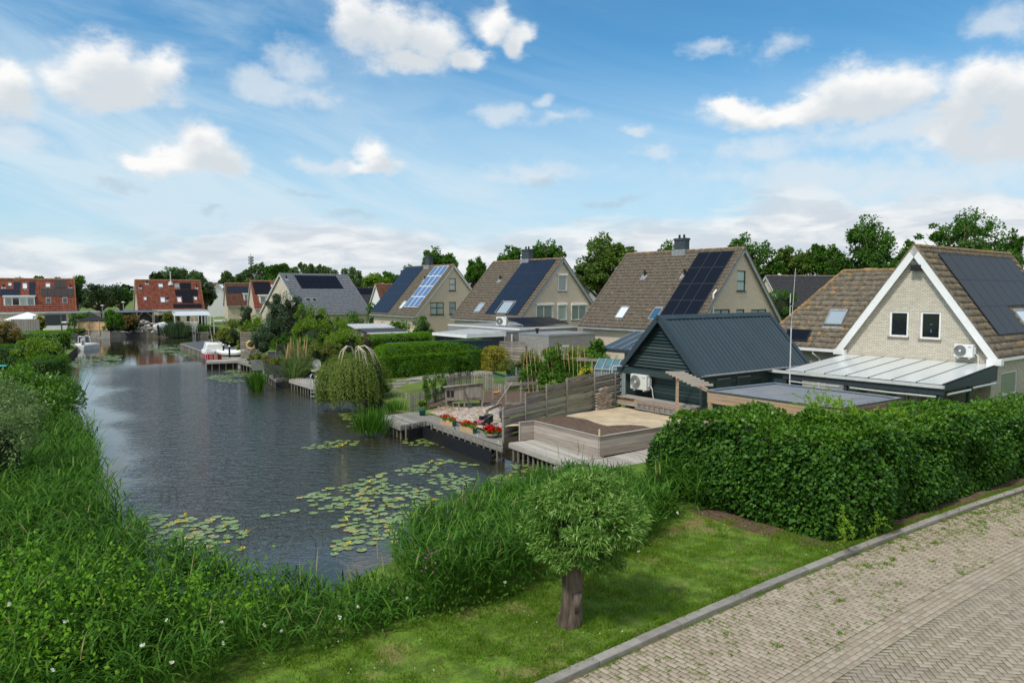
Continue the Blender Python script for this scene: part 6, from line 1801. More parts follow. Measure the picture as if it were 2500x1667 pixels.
# hen
p = G(1211, 968); HN = thing('hen', 'rust-brown hen pecking in the run behind the coop', 'hen', tuple(p), math.radians(200))
def skinned(name, chains, mat, parent, sub=2):
    """chains: lists of (x,y,z,r); the first point of later chains may repeat an earlier point"""
    V, E, R, idx = [], [], [], {}
    for ch in chains:
        prev = None
        for (x, y, z, r) in ch:
            k = (round(x, 4), round(y, 4), round(z, 4))
            if k not in idx: idx[k] = len(V); V.append((x, y, z)); R.append(r)
            if prev is not None: E.append((prev, idx[k]))
            prev = idx[k]
    me = bpy.data.meshes.new(name); me.from_pydata(V, E, []); me.materials.append(MATS[mat])
    o = bpy.data.objects.new(name, me); link(o, parent)
    md = o.modifiers.new('skin', 'SKIN'); md.use_smooth_shade = True
    for v, r in zip(me.skin_vertices[0].data, R): v.radius = (r, r)
    me.skin_vertices[0].data[0].use_root = True
    s2 = o.modifiers.new('sub', 'SUBSURF'); s2.levels = sub; s2.render_levels = sub
    return o
skinned('body', [[(0, 0, .20, .09), (.12, 0, .23, .08), (.19, 0, .31, .045), (.22, 0, .38, .035), (.27, 0, .385, .012)], [(0, 0, .20, .09), (-.12, 0, .22, .07), (-.21, 0, .31, .04), (-.26, 0, .39, .012)]], 'hen_brown', HN)
for y in (-.04, .04): m = MB(); m.tube([(0, y, .14), (.01, y, 0)], .009, 5); m.box(-.01, .05, y - .015, y + .015, 0, .01); m.build('leg', 'cane', HN)
m = MB(); m.box(.20, .26, -.006, .006, .40, .445); m.build('comb', 'boat_red', HN)
# pots and flowers on the landing
def flowers(t, n, ell, size, mat, nm='flowers', cl=.2): 
    V, F = crown_geo([ell], n, size, 22, cl, 1.0, .0, .6, up=.1); npmesh(nm, V, F, mat, t)
def trough(label, a, b_):
    p = (a + b_) / 2; v = b_ - a; L = v.length
    t = thing('flower_trough', label, 'flower box', (p.x, p.y, DZ - .03), math.atan2(v.y, v.x), 'flower boxes along the landing')
    m = MB(); m.hexa([(-L / 2, -.09, 0), (L / 2, -.09, 0), (L / 2, .09, 0), (-L / 2, .09, 0)], [(-L / 2 - .01, -.115, .2), (L / 2 + .01, -.115, .2), (L / 2 + .01, .115, .2), (-L / 2 - .01, .115, .2)]); m.build('trough', 'fresh_timber', t)
    m = MB(); m.hexa([(L / 2 + .002, -.095, 0), (L / 2 + .02, -.095, 0), (L / 2 + .02, .095, 0), (L / 2 + .002, .095, 0)], [(L / 2 + .012, -.12, .21), (L / 2 + .03, -.12, .21), (L / 2 + .03, .12, .21), (L / 2 + .012, .12, .21)]); m.build('end_board', 'pot_green', t)
    flowers(t, 500, (0, 0, .24, L * .55, .16, .12), .06, 'leaf_bright', 'leaves'); flowers(t, 190, (0, 0, .33, L * .56, .19, .10), .062, 'bloom_orange')
    return t
trough('wooden trough of red geraniums, farther one on the landing', G(1080, 1034, .03), G(1109, 1041, .03))
trough('wooden trough of red geraniums, nearer one beside the mower', G(1128, 1050, .03), G(1159, 1058, .03))
p = G(1202, 1067, .03); t = thing('flower_bowl', 'grey stone bowl full of deep red flowers', 'flower pot', tuple(p))
m = MB(); m.lathe([(.13, 0), (.26, .09), (.31, .17), (.28, .17), (.24, .12)], 20); m.build('bowl', 'pot_stone', t, smooth=True)
flowers(t, 500, (0, 0, .2, .32, .3, .12), .07, 'leaf_bright', 'leaves'); flowers(t, 260, (-.02, -.02, .30, .36, .33, .14), .085, 'bloom_red')
p = G(1031, 1014, .03); t = thing('plant_pot', 'dark green pot with a leafy plant on the landing', 'plant pot', tuple(p))
m = MB(); m.lathe([(.12, 0), (.17, .26), (.185, .28), (.15, .28)], 18); m.build('pot', 'pot_green', t, smooth=True)
flowers(t, 700, (0, 0, .45, .19, .19, .24), .07, 'leaf_bright', 'leaves')
# lawn mower
p = G(1176, 1036, .03); t = thing('lawn_mower', 'small black and pink lawn mower on the landing', 'lawn mower', tuple(p), math.radians(150))
m = MB(); m.hexa([(-.25, -.2, .07), (.22, -.2, .07), (.22, .2, .07), (-.25, .2, .07)], [(-.2, -.17, .2), (.15, -.17, .22), (.15, .17, .22), (-.2, .17, .2)]); m.build('deck', 'mower_pink', t, bevel=.03)
m = MB(); m.tube([(0, 0, .2), (0, 0, .36)], .12, 14); m.build('motor', 'black', t)
m = MB(); m.box(-.5, -.2, -.17, .17, .12, .48); m.build('grass_box', 'black', t, bevel=.05)
for x, y in ((-.22, .22), (-.22, -.22), (.2, .22), (.2, -.22)): m = MB(); m.tube([(x, y - .02, .09), (x, y + .02, .09)], .09, 12); m.build('wheel', 'rubber', t)
m = MB()
for y in (-.16, .16): m.tube([(-.15, y, .2), (-.95, y, .72)], .012, 6)
m.tube([(-.95, -.16, .72), (-.95, .16, .72)], .014, 6); m.build('handle', 'alu', t)
# shovel, rake and pole
p = G(1147, 998); t = thing('shovel', 'shovel leaning head-down against the coop front', 'shovel', tuple(p))
m = MB(); m.tube([(0, 0, .25), (-.42, .35, 1.15)], .018, 6); m.build('handle', 'dark_frame', t); m = MB(); m.hexa([(-.1, -.02, 0), (.1, -.02, 0), (.1, 0, 0), (-.1, 0, 0)], [(-.12, .06, .28), (.07, .06, .28), (.07, .08, .28), (-.12, .08, .28)]); m.build('blade', 'steel_dark', t)
p = G(1207, 995); t = thing('garden_pole', 'long pale pole slanting against the hen run post', 'pole', tuple(p)); m = MB(); m.tube([(0, 0, 0), (.9, .4, 1.25)], .022, 6); m.build('pole', 'old_plank', t)
p = G(1094, 990); t = thing('plank_pile', 'few rough planks lying beside the coop', 'planks', tuple(G(1045, 997)))
for k in range(4):
    m = MB(); m.beam((0, -.05 + .06 * k, .05 + .03 * k), (1.2 + .05 * k, .75 + .06 * k, .22 + .06 * k), .12, .03); m.build('plank', 'larch_timber' if k % 2 else 'old_plank', t)
t = postrail('potting_frame', 'rough timber frame with a dark tub by the fence end', [G(1189, 1040), G(1222, 1022)], .72, (.68,), 'coop_timber', .06)
m = MB(); m.lathe([(.2, .15), (.26, .45), (.24, .45)], 16, (.75, 1.0, 0)); m.build('tub', 'steel_dark', t, smooth=True)
t = thing('bird_bath_frame', 'small white two-legged frame in front of the coop', 'frame', tuple(G(1106, 1004))); m = MB(); m.beam((0, 0, 0), (0, 0, .42), .035, .035); m.beam((.28, -.05, 0), (.28, -.05, .44), .07, .05); m.beam((-.02, 0, .43), (.3, -.05, .43), .035, .03); m.build('frame', 'picket_timber', t)
# tyres used as fenders and mooring ropes
for u, v, lb in ((1161, 1073, 'black tyre fender hanging from the landing edge, farther one'), (1211, 1089, 'black tyre fender hanging from the landing edge at its near corner')):
    p = G(u, v - 8, 0); dcn = Vector((c - e).to_3d()).normalized(); t = thing('tyre_fender', lb, 'tyre', (p.x, p.y, -.28), math.atan2(dcn.y, dcn.x), 'tyre fenders on the landing')
    m = MB(); n = 22
    m.tube([(.22 * math.cos(q * 2 * math.pi / n), -.12, .22 * math.sin(q * 2 * math.pi / n)) for q in range(n + 1)], .085, 8, cap=False); m.build('tyre', 'rubber', t, smooth=True)
for u, v, lb in ((1165, 1063, 'mooring rope trailing from the landing, farther one'), (1216, 1078, 'mooring rope trailing from the landing, nearer one'), (1110, 1045, 'dark rope looped over the landing edge')):
    p = G(u, v, DZ); t = thing('mooring_rope', lb, 'rope', tuple(p)); m = MB(); m.tube([(0, .15, .0), (0, 0, .03), (.03, -.12, -.02), (.10, -.2, -.3), (.14, -.25, -.62), (.10, -.3, -.9)], .016, 6); m.build('rope', 'rope' if u != 1110 else 'rubber', t)
# stepping slabs up the lawn
for k, (u, v) in enumerate(((938, 962), (948, 954), (962, 947), (974, 940), (950, 941), (985, 933))):
    p = G(u, v); t = thing('stepping_slab', ['lowest', 'second', 'third', 'fourth', 'side', 'topmost'][k] + ' pale stepping slab on the lawn below the long hedge', 'slab', (p.x, p.y, 0), .4, 'stepping slabs on the lawn')
    m = MB(); m.box(-.42, .42, -.17, .17, .0, .05 + .02 * k); m.build('slab', 'gravel', t)
# board fence behind the yellow hedge
t = pickets('board_fence', 'dark horizontal board fence below the grey annex', [G(1205, 893), G(1282, 897)], .2)
for o in list(t.children): bpy.data.objects.remove(o)
v_ = G(1282, 897) - G(1205, 893); m = MB()
t.rotation_euler = (0, 0, math.atan2(v_.y, v_.x))
for k in range(9): m.box(0, v_.length, -.03 * (k % 2), .02 - .03 * (k % 2), .1 + k * .21, .27 + k * .21)
m.build('boards', 'fence_timber', t)
# board fence at the right of the light brick house
p = Vector((21.9, 28.2, 0)); t = thing('board_fence', 'brown board fence between the hedge and the right house wall', 'fence', tuple(p), math.radians(28))
m = MB()
for k in range(9): m.box(-.6, 4.5, -.02 * (k % 2), .02 - .02 * (k % 2), .1 + k * .18, .26 + k * .18)
m.build('boards', 'fence_timber', t)
for x in (-.6, 1.2, 3.0): m = MB(); m.box(x - .05, x + .05, -.09, -.03, 0, 1.75); m.build('post', 'fence_timber', t)
# aerial mast beside the wing
p = AT(1928, 935, 31); t = thing('aerial_mast', 'thin white aerial mast rising in front of the barn end', 'aerial', (p.x, p.y, 0))
top = AT(1940, 655, 31).z
m = MB(); m.tube([(0, 0, 0), (0, 0, top * .62)], .028, 8); m.tube([(0, 0, top * .62), (.12, 0, top)], .011, 6); m.build('mast', 'dull_white', t)
for z in (.70, .76): m = MB(); m.tube([(-.07, 0, top * z), (-.07, 0, top * (z + .08))], .014, 6); m.tube([(-.07, 0, top * z), (.0, 0, top * z)], .01, 5); m.build('antenna', 'white_paint', t)
# far lamp posts and the transmitter mast
for u, vt, Y, lb in ((250, 747, 122, 'globe-topped lamp post behind the carport, left one'), (301, 739, 116, 'lamp post rising behind the tall hedge block, right one'), (278, 742, 150, 'thin lamp post between the others far behind')):
    p = AT(u, vt, Y); t = thing('street_lamp', lb, 'street lamp', (p.x, p.y, 0), 0, 'street lamps beyond the far gardens')
    m = MB(); m.tube([(0, 0, 0), (0, 0, p.z)], .08, 8); m.build('pole', 'lead', t)
    m = MB(); m.lathe([(.08, -.1), (.26, .0), (.3, .12), (.06, .2)], 14, (0, 0, p.z)); m.build('lamp_head', 'dull_white', t, smooth=True)
p = AT(612.5, 630, 260); t = thing('transmitter_mast', 'tall grey transmitter mast rising above the poplars', 'mast', (p.x, p.y, 0))
m = MB(); m.tube([(0, 0, 0), (0, 0, p.z)], [.55, .35], 10); m.build('pole', 'dull_white', t)
m = MB()
for k in range(3): m.tube([(0, 0, p.z - 2.2 + k * 1.0), (0, 0, p.z - 1.5 + k * 1.0)], .95, 12)
m.tube([(0, 0, p.z), (0, 0, p.z + 1.5)], .1, 6); m.build('antenna', 'lead', t)
# ------------------------------------------------------------------ boats
def loft(rings, closed_ends=True):
    mb = MB(); n = len(rings[0])
    for r in rings: mb.v += [tuple(p) for p in r]
    for k in range(len(rings) - 1):
        for j in range(n):
            j2 = (j + 1) % n; mb.f.append((k * n + j, k * n + j2, (k + 1) * n + j2, (k + 1) * n + j))
    if closed_ends:
        mb.f.append(tuple(range(n - 1, -1, -1))); mb.f.append(tuple((len(rings) - 1) * n + j for j in range(n)))
    return mb
p = G(519, 884, WZ)
RB = thing('sailing_boat', 'small red and white cabin sailing boat moored behind the narrow jetty', 'boat', (p.x - .9, p.y + 2.3, WZ), math.radians(118)); RB.scale = (.95, 1.1, 1.22)
def hull(L, Wd, H, z0=-.2, keel=.5, n=9, bow=1.0):
    R = []
    for i in range(n):
        t = i / (n - 1); x = -L / 2 + L * t
        wd = Wd / 2 * (math.sin(math.pi * min(1, .32 + .5 * (1 - t)) ) ** .8 if t > .45 else (.80 + .2 * math.sin(t / .45 * math.pi / 2)))
        if t > .45: wd = Wd / 2 * max(.03, math.cos((t - .45) / .55 * math.pi / 2) ** .7)
        sh = H * (1 + .12 * t * t * bow)
        R.append([(x, -wd, sh), (x, -wd * .92, H * .4), (x, -wd * keel, z0), (x, 0, z0 - .05), (x, wd * keel, z0), (x, wd * .92, H * .4), (x, wd, sh)])
    return R
# bow points to +x here; the boat lies nearly side on
loft(hull(4.9, 1.9, .58)).build('hull', 'boat_red', RB, smooth=False, bevel=.02)
R = [[(x, -w_, z), (x, -w_ * .96, z + .22), (x, w_ * .96, z + .22), (x, w_, z)] for x, w_, z in ((-2.45, .72, .585), (-1.2, .93, .585), (.2, .93, .60), (1.4, .62, .62), (2.3, .16, .66))]
loft(R).build('deck', 'boat_white', RB, bevel=.03)
R = [[(x, -w_, .80), (x, -w_ * .8, .80 + h), (x, w_ * .8, .80 + h), (x, w_, .80)] for x, w_, h in ((-1.9, .70, .48), (-1.4, .78, .60), (.1, .78, .58), (.8, .62, .40), (1.4, .42, .08))]
loft(R).build('cabin', 'boat_white', RB, bevel=.05)
for x in (-1.5, -.2):
    m = MB(); m.box(x, x + .38, -.785, -.72, .90, 1.12); m.build('cabin_window', 'glass_dark', RB)
m = MB(); m.tube([(-.1, 0, 1.3), (-3.4, .5, 2.9)], [.05, .035], 8); m.build('mast', 'pine_timber', RB)
m = MB(); m.box(-.35, .05, -.2, .2, 1.36, 1.46); m.tube([(.3, .3, 1.35), (.7, .3, 1.1)], .015, 5); m.build('hatch', 'dark_frame', RB)
m = MB(); m.box(-2.75, -2.5, -.12, .12, .1, .8); m.build('rudder', 'old_plank', RB)
t = thing('rubber_dinghy', 'grey-white inflatable dinghy lying on the pale slab', 'dinghy', tuple(G(572, 868, .1)), math.radians(-10))
m = MB()
m.tube([(1.35, -.55, .45), (.6, -.62, .3), (-.6, -.62, .26), (-1.3, -.35, .34), (-1.55, 0, .42), (-1.3, .35, .34), (-.6, .62, .26), (.6, .62, .3), (1.35, .55, .45)], [.19, .22, .22, .2, .18, .2, .22, .22, .19], 12)
m.build('tube', 'boat_white', t, smooth=True)
m = MB(); m.box(-1.2, 1.1, -.5, .5, .1, .16); m.build('floor', 'dull_white', t)
m = MB(); m.box(1.1, 1.18, -.45, .45, .2, .6); m.build('transom', 'boat_white', t)
for u, v, lb in ((546, 869, 'black mooring post with white cap left of the dinghy'), (560.5, 873, 'black mooring post with white cap in front of the dinghy')):
    p = G(u, v, .05); t = thing('mooring_post', lb, 'post', tuple(p), 0, 'mooring posts by the slab')
    m = MB(); m.tube([(0, 0, -.5), (0, 0, .95)], .075, 10); m.build('post', 'black', t); m = MB(); m.lathe([(.085, 0), (.085, .05), (.02, .14)], 10, (0, 0, .95)); m.build('cap', 'white_paint', t)
def steps_ladder(name, label, u, v, z, h, ang, below=.9, cat='ladder'):
    t = thing(name, label, cat, tuple(G(u, v, z)), ang)
    for y in (-.22, .22):
        m = MB(); m.tube([(0, y, -below), (0, y, h * .8), (.08, y, h), (.25, y, h), (.34, y, h * .75), (.36, y, .0)], .022, 6); m.build('rail', 'alu', t)
    m = MB()
    for k in range(3): m.beam((-.02, -.22, -below + .1 + k * .25), (-.02, .22, -below + .1 + k * .25), .06, .03, (1, 0, 0))
    m.build('rung', 'alu', t); return t
steps_ladder('pool_ladder', 'bright steel ladder over the end of the grey swimming deck', 765, 945, DZ, .75, math.radians(60))
steps_ladder('pool_ladder', 'steel ladder at the tip of the narrow jetty', 505, 882, DZ, .95, math.radians(5))
steps_ladder('pool_ladder', 'pale ladder at the plank deck in the far corner', 474, 813, .1, 1.0, math.radians(70))
# white boat on the far bank, stern to the water
p = AT(394, 818, 101.5); t = thing('motor_boat', 'white open motor boat tipped towards the water on the far quay', 'boat', (p.x, p.y, .0), math.radians(112))
t.rotation_euler = (0, math.radians(-9), math.radians(104)); t.location.z = .12; t.scale = (.62, .62, .85)
R = hull(4.6, 2.9, 1.15, .15, .45); loft(R).build('hull', 'boat_white', t, smooth=False, bevel=.05)
m = MB(); m.box(-2.1, 1.2, -1.1, 1.1, 1.16, 1.22); m.build('cockpit', 'dull_white', t)
m = MB(); m.hexa([(-2.75, -.13, -.2), (-2.35, -.13, -.2), (-2.35, .13, -.2), (-2.75, .13, -.2)], [(-2.9, -.2, 1.45), (-2.35, -.2, 1.45), (-2.35, .2, 1.45), (-2.9, .2, 1.45)]); m.build('outboard_motor', 'black', t, bevel=.05)
m = MB(); m.tube([(-2.2, -1.3, .8), (-2.34, -.9, .55), (-2.34, 0, .45), (-2.34, .9, .55), (-2.2, 1.3, .8)], .05, 6); m.build('trim_stripe', 'steel_dark', t)
# white swim platform on the left
p = G(157, 856, WZ); q = G(205, 856, WZ)
t = thing('swim_raft', 'white floating raft with a handrail frame near the left bank', 'raft', tuple(p), 0)
L = q.x - p.x
R = [[(x, 0 + ins_, -.2), (x, 0, .75), (x, 2.6, .75), (x, 2.6 - ins_, -.2)] for x, ins_ in ((0, .0), (L * .85, .0), (L, .5))]
m = MB(); m.hexa([(0, 0, -.1), (L * .98, 0, -.1), (L * .90, 3.4, -.1), (.2, 3.4, -.1)], [(0, 0, .55), (L, .1, .55), (L * .90, 3.4, .55), (.2, 3.4, .55)]); m.build('hull', 'dull_white', t, bevel=.08)
m = MB(); m.box(.1, L * .85, .15, 3.1, .56, .62); m.build('deck', 'white_paint', t)
m = MB(); xx = L * .62
for y in (.4, 1.6): m.tube([(xx, y, .6), (xx, y, 1.45), (xx + .1, y, 1.55), (xx + .55, y, 1.45), (xx + .62, y, .6)], .035, 6)
m.tube([(xx, .4, 1.45), (xx, 1.6, 1.45)], .035, 6); m.build('handrail', 'white_paint', t)
m = MB(); m.box(xx + .12, xx + .42, .6, .9, .62, 1.25); m.build('console', 'white_paint', t)
for k, x in enumerate((.9, 1.8)): m = MB(); m.tube([(x, .3, .6), (x, .3, 1.1)], .1, 8); m.build('bollard', 'lead', t)
# ------------------------------------------------------------------ deck furniture
def deck_chair(label, u, v, rot):
    t = thing('deck_chair', label, 'deck chair', tuple(G(u, v, DZ)), rot, 'wooden deck chairs')
    m = MB()
    for y in (-.25, .25): m.beam((-.1, y, 0), (.5, y, .95), .04, .05); m.beam((.45, y, 0), (-.15, y, .42), .04, .05)
    m.build('frame', 'picket_timber', t)
    m = MB()
    for k in range(6): m.beam((-.15 + .07 * k, -.24, .40 - .01 * k), (-.15 + .07 * k, .24, .40 - .01 * k), .05, .02)
    m.build('seat', 'picket_timber', t)
    m = MB()
    for k in range(7): m.beam((.22 + .045 * k, -.24, .45 + .075 * k), (.22 + .045 * k, .24, .45 + .075 * k), .02, .05)
    m.build('backrest', 'picket_timber', t); return t
deck_chair('slatted wooden deck chair by the screen, left one', 606, 881, math.radians(-15)); deck_chair('slatted wooden deck chair by the screen, right one', 615, 881, math.radians(10))
p = G(589, 876, 0); t = thing('board_screen', 'horizontal board screen with a straw hat hung behind the deck chairs', 'screen', tuple(p), math.radians(12))
m = MB()
for k in range(11): m.box(0, 2.0 if k < 8 else 1.5, -.02 * (k % 2), .02, .15 + k * .2, .30 + k * .2)
m.build('boards', 'fence_timber', t)
for x in (0, 1.95): m = MB(); m.box(x - .04, x + .04, .021, .09, 0, 2.35); m.build('post', 'fence_timber', t)
t = thing('straw_hat', 'round straw hat hanging on the board screen', 'hat', tuple(AT(614, 842, p.y + .2))); 
m = MB(); n = 18; m.tube([(.33 * math.cos(q * 2 * math.pi / n), -.1, .33 * math.sin(q * 2 * math.pi / n)) for q in range(n + 1)], .12, 6, cap=False); m.build('brim', 'cane', t, smooth=True)
m = MB(); m.tube([(0, -.05, 0), (0, .02, 0)], .26, 14); m.build('crown_of_hat', 'room_dark', t)
def planter(label, u, v, w_, h, mat='pot_dark', leaf='leaf_bright', z=DZ, d_=None, dens=500, rise=.3, n=.0):
    t = thing('square_planter', label, 'planter', tuple(G(u, v, z)), .35, 'stone planters on the dark grey deck')
    k = w_ * .42; m = MB(); m.hexa([(-k, -k, 0), (k, -k, 0), (k, k, 0), (-k, k, 0)], [(-w_ / 2, -w_ / 2, h), (w_ / 2, -w_ / 2, h), (w_ / 2, w_ / 2, h), (-w_ / 2, w_ / 2, h)]); m.build('pot', mat, t, bevel=.01)
    flowers(t, dens, (0, 0, h + rise * .3, w_ * .6, w_ * .6, rise), .12, leaf, 'leaves'); return t
planter('grey stone planter with orange-tipped grass, left one on the dark deck', 661, 913, .95, .75, leaf='leaf_brown', z=.08)
planter('tall grey stone planter at the front corner of the dark deck', 681, 921, .85, .85, leaf='leaf_olive', z=.08)
planter('wide stone planter among the reeds left of the dark deck', 631, 903, 1.1, .75, mat='grille', leaf='leaf_olive', z=.0)
t = thing('wicker_chair', 'black wicker armchair behind the stone planters', 'chair', tuple(G(699, 913, .08)), math.radians(160))
m = MB(); m.box(-.3, .3, -.3, .3, .32, .42); m.build('seat', 'black', t, bevel=.03)
m = MB(); m.tube([(-.33, -.3, .6), (-.36, .1, .65), (-.3, .33, .95), (0, .38, 1.05), (.3, .33, .95), (.36, .1, .65), (.33, -.3, .6)], .05, 8); m.hexa([(-.34, .2, .4), (.34, .2, .4), (.32, .32, .4), (-.32, .32, .4)], [(-.3, .32, 1.0), (.3, .32, 1.0), (.28, .38, 1.0), (-.28, .38, 1.0)]); m.build('backrest', 'black', t)
for x, y in ((-.27, -.27), (.27, -.27), (-.27, .27), (.27, .27)): m = MB(); m.box(x - .025, x + .025, y - .025, y + .025, 0, .319); m.build('leg', 'black', t)
for u, v, w_, h, lb in ((671, 905, .9, 1.35, 'tall dark panel standing behind the stone planters'), (690, 905, 1.2, .95, 'low dark table-height box right of the tall panel')):
    t = thing('dark_panel', lb, 'panel', tuple(G(u, v, .0)), .3); m = MB(); m.box(-w_ / 2, w_ / 2, -.1, .1, 0, h); m.box(-w_ / 2 - .03, w_ / 2 + .03, -.13, .13, h + .002, h + .05); m.build('panel', 'pot_dark', t)
# dish, lamp and steps behind the swimming deck
t = thing('satellite_dish', 'pale round satellite dish left of the weeping tree', 'satellite dish', tuple(G(776, 918, 0)), 0)
z = AT(773, 888, t.location.y).z
R = []; 
for r, y in ((.02, .10), (.17, .07), (.28, 0), (.30, -.01)): R.append([(r * math.cos(q * 2 * math.pi / 20), y - .2, z + r * 1.15 * math.sin(q * 2 * math.pi / 20)) for q in range(20)])
loft(R, False).build('dish', 'dull_white', t, smooth=True)
m = MB(); m.tube([(0, 0, 0), (0, 0, z)], .04, 8); m.tube([(0, -.1, z - .3), (-.3, -.7, z + .1)], .02, 6); m.build('pole', 'lead', t)
t = thing('fire_bowl', 'black bowl on a stand beside the swimming deck', 'fire bowl', tuple(G(756, 922, 0)))
m = MB(); m.lathe([(.05, .2), (.3, .35), (.36, .5), (.3, .5)], 14); m.build('bowl', 'black', t, smooth=True); m = MB(); m.tube([(0, 0, 0), (0, 0, .25)], .05, 8); m.box(-.2, .2, -.2, .2, 0, .04); m.build('stand', 'dull_white', t)
t = thing('garden_table', 'leaning grey garden table at the back of the swimming deck', 'table', tuple(G(783, 924, 0)), .4)
m = MB(); m.hexa([(-.6, -.4, .5), (.6, -.4, .75), (.6, .4, .75), (-.6, .4, .5)], [(-.6, -.4, .55), (.6, -.4, .8), (.6, .4, .8), (-.6, .4, .55)]); m.build('table_top', 'old_plank', t)
for x, y in ((-.5, -.3), (.5, -.3), (-.5, .3), (.5, .3)): m = MB(); m.box(x - .03, x + .03, y - .03, y + .03, 0, .52 + .12 * (x + .5)); m.build('leg', 'black', t)
t = thing('white_gate_frame', 'pale tubular frame standing by the dark shrub at the quay', 'frame', tuple(G(524, 842, 0)))
m = MB(); m.tube([(0, 0, 0), (0, 0, 3.0), (1.6, .2, 2.8), (1.6, .2, 0)], .05, 6); m.box(0, 1.6, -.03, .17, 2.55, 2.75); m.build('frame', 'dull_white', t)
# ------------------------------------------------------------------ far left gardens
def parasol(label, u, v, Y, r, mat, group=None, h=None, sag=.35, n=8):
    p = AT(u, v, Y); t = thing('parasol', label, 'parasol', (p.x, p.y, 0), 0, group)
    m = MB(); top = (0, 0, p.z); ring = []
    for k in range(n):
        a0, a1 = 2 * math.pi * k / n, 2 * math.pi * (k + 1) / n
        e0 = (r * math.cos(a0), r * math.sin(a0), p.z - r * sag); e1 = (r * math.cos(a1), r * math.sin(a1), p.z - r * sag)
        md = ((e0[0] + e1[0]) / 2 * .97, (e0[1] + e1[1]) / 2 * .97, p.z - r * sag - .0)
        m.face([top, e0, md]); m.face([top, md, e1])
        m.face([e0, (e0[0], e0[1], e0[2] - .15), (md[0], md[1], md[2] - .12), md]); m.face([md, (md[0], md[1], md[2] - .12), (e1[0], e1[1], e1[2] - .15), e1])
    m.build('canopy', mat, t)
    m = MB(); m.tube([(0, 0, 0), (0, 0, p.z + .1)], .04, 8); m.build('pole', 'lead', t)
    return t
parasol('front white parasol behind the wicker screen', 54, 766, 97, 2.1, 'cloth_white', 'white parasols at the far left'); parasol('rear white parasol partly behind the other', 68, 762, 100, 2.0, 'cloth_white', 'white parasols at the far left')
parasol('black parasol above the new larch fence', 217.5, 760, 101, 2.6, 'cloth_black', sag=.5, n=4)
p = AT(28, 803, 92); p1_ = AT(97, 803, 92); t = thing('wicker_screen', 'grey woven garden screen under the white parasols', 'screen', (p.x, p.y, 0)); z = AT(50, 779, 92).z
m = MB(); m.box(0, p1_.x - p.x, -.04, .04, 0, z); m.build('screen', 'wicker', t)
m = MB()
for k in range(12): m.box(k * .31, k * .31 + .05, -.07, -.041, 0, z + .03)
m.build('frame', 'picket_timber', t)
p = AT(193, 810, 97); q = AT(268, 810, 97); L = q.x - p.x; z0, z1_ = AT(200, 807, 97).z, AT(200, 786, 97).z
t = thing('larch_fence', 'new orange larch board fence on grey concrete panels across the water', 'fence', (p.x, p.y, 0))
m = MB(); m.box(0, L, 0, .12, -.6, z0 - .0); m.build('concrete_base', 'concrete', t)
for k in range(3):
    m = MB(); h = (z1_ - z0) / 5
    for j in range(5): m.box(L * k / 3 + .08, L * (k + 1) / 3 - .08, -.06, -.02, z0 + .05 + j * h, z0 + .05 + (j + 1) * h - .02)
    m.build('board_panel', 'fresh_timber', t)
for k in range(4): m = MB(); m.box(L * k / 3 - .06, L * k / 3 + .06, -.1, .0, -.1, z1_ + .1); m.build('post', 'fresh_timber', t)
p = AT(151, 808, 93); t = thing('bird_table', 'dark post with a little white bird table on the far left lawn', 'bird table', (p.x, p.y, 0)); z = AT(151, 770, 93).z
m = MB(); m.tube([(0, 0, 0), (0, 0, z)], .09, 8); m.build('post', 'pot_dark', t); m = MB(); m.box(.2, .8, -.3, .3, z - .95, z - .8); m.beam((0, 0, z - .9), (.5, 0, z - .87), .05, .05); m.build('tray', 'white_paint', t)
p = AT(3, 880, 52); t = thing('sun_bed', 'turquoise sun bed by the white picket fence at the left edge', 'sun bed', (p.x - .6, p.y, 0), .2)
m = MB(); m.box(-.7, 1.0, -.3, .4, .3, .42); m.hexa([(-.7, .3, .42), (1.0, .3, .42), (1.0, .4, .42), (-.7, .4, .42)], [(-.7, .5, 1.1), (1.0, .5, 1.1), (1.0, .6, 1.1), (-.7, .6, 1.1)]); m.build('cushion', 'turquoise', t, bevel=.04)
pickets('white_picket_fence', 'white picket fence beside the turquoise sun bed', [Vector((p.x - 1.5, p.y + 1.2, 0)), Vector((p.x + 1.6, p.y + 1.4, 0))], 1.05, pw=.07, gap=.09, mat='white_paint')
def heap(name, label, loc, ell, n, size, mat, cat):
    t = thing(name, label, cat, loc); m = MB(); rnd = random.Random(8)
    for k in range(n):
        a, r = rnd.uniform(0, 6.28), math.sqrt(rnd.random()); x, y = ell[0] * r * math.cos(a), ell[1] * r * math.sin(a); z = ell[2] * (1 - r * r) * rnd.uniform(.6, 1)
        v, f = ico((x, y, z), size * rnd.uniform(.5, 1.2), 1, (1, rnd.uniform(.7, 1.2), rnd.uniform(.5, .8))); i = len(m.v); m.v += v; m.f += [tuple(b + i for b in q) for q in f]
    m.build('stones', mat, t)
p = AT(338, 812, 101); heap('rockery', 'stone rockery on the far bank between palm bush and white boat', (p.x, p.y + 1.5, 0), (2.8, 2.2, 1.7), 130, .32, 'stone_pile', 'rockery')
p = AT(424, 800, 103); t = thing('motorcycle', 'dark motorcycle under the glass awning', 'motorcycle', (p.x, p.y, 0), .4)
for x in (-.7, .7): m = MB(); m.tube([(x + .28 * math.cos(q * .4), 0, .33 + .28 * math.sin(q * .4)) for q in range(17)], .06, 6, cap=False); m.build('wheel', 'rubber', t)
m = MB(); m.hexa([(-.6, -.15, .45), (.5, -.15, .45), (.5, .15, .45), (-.6, .15, .45)], [(-.8, -.12, .85), (.35, -.15, .95), (.35, .15, .95), (-.8, .12, .85)]); m.build('body', 'blue_cover', t, bevel=.05)
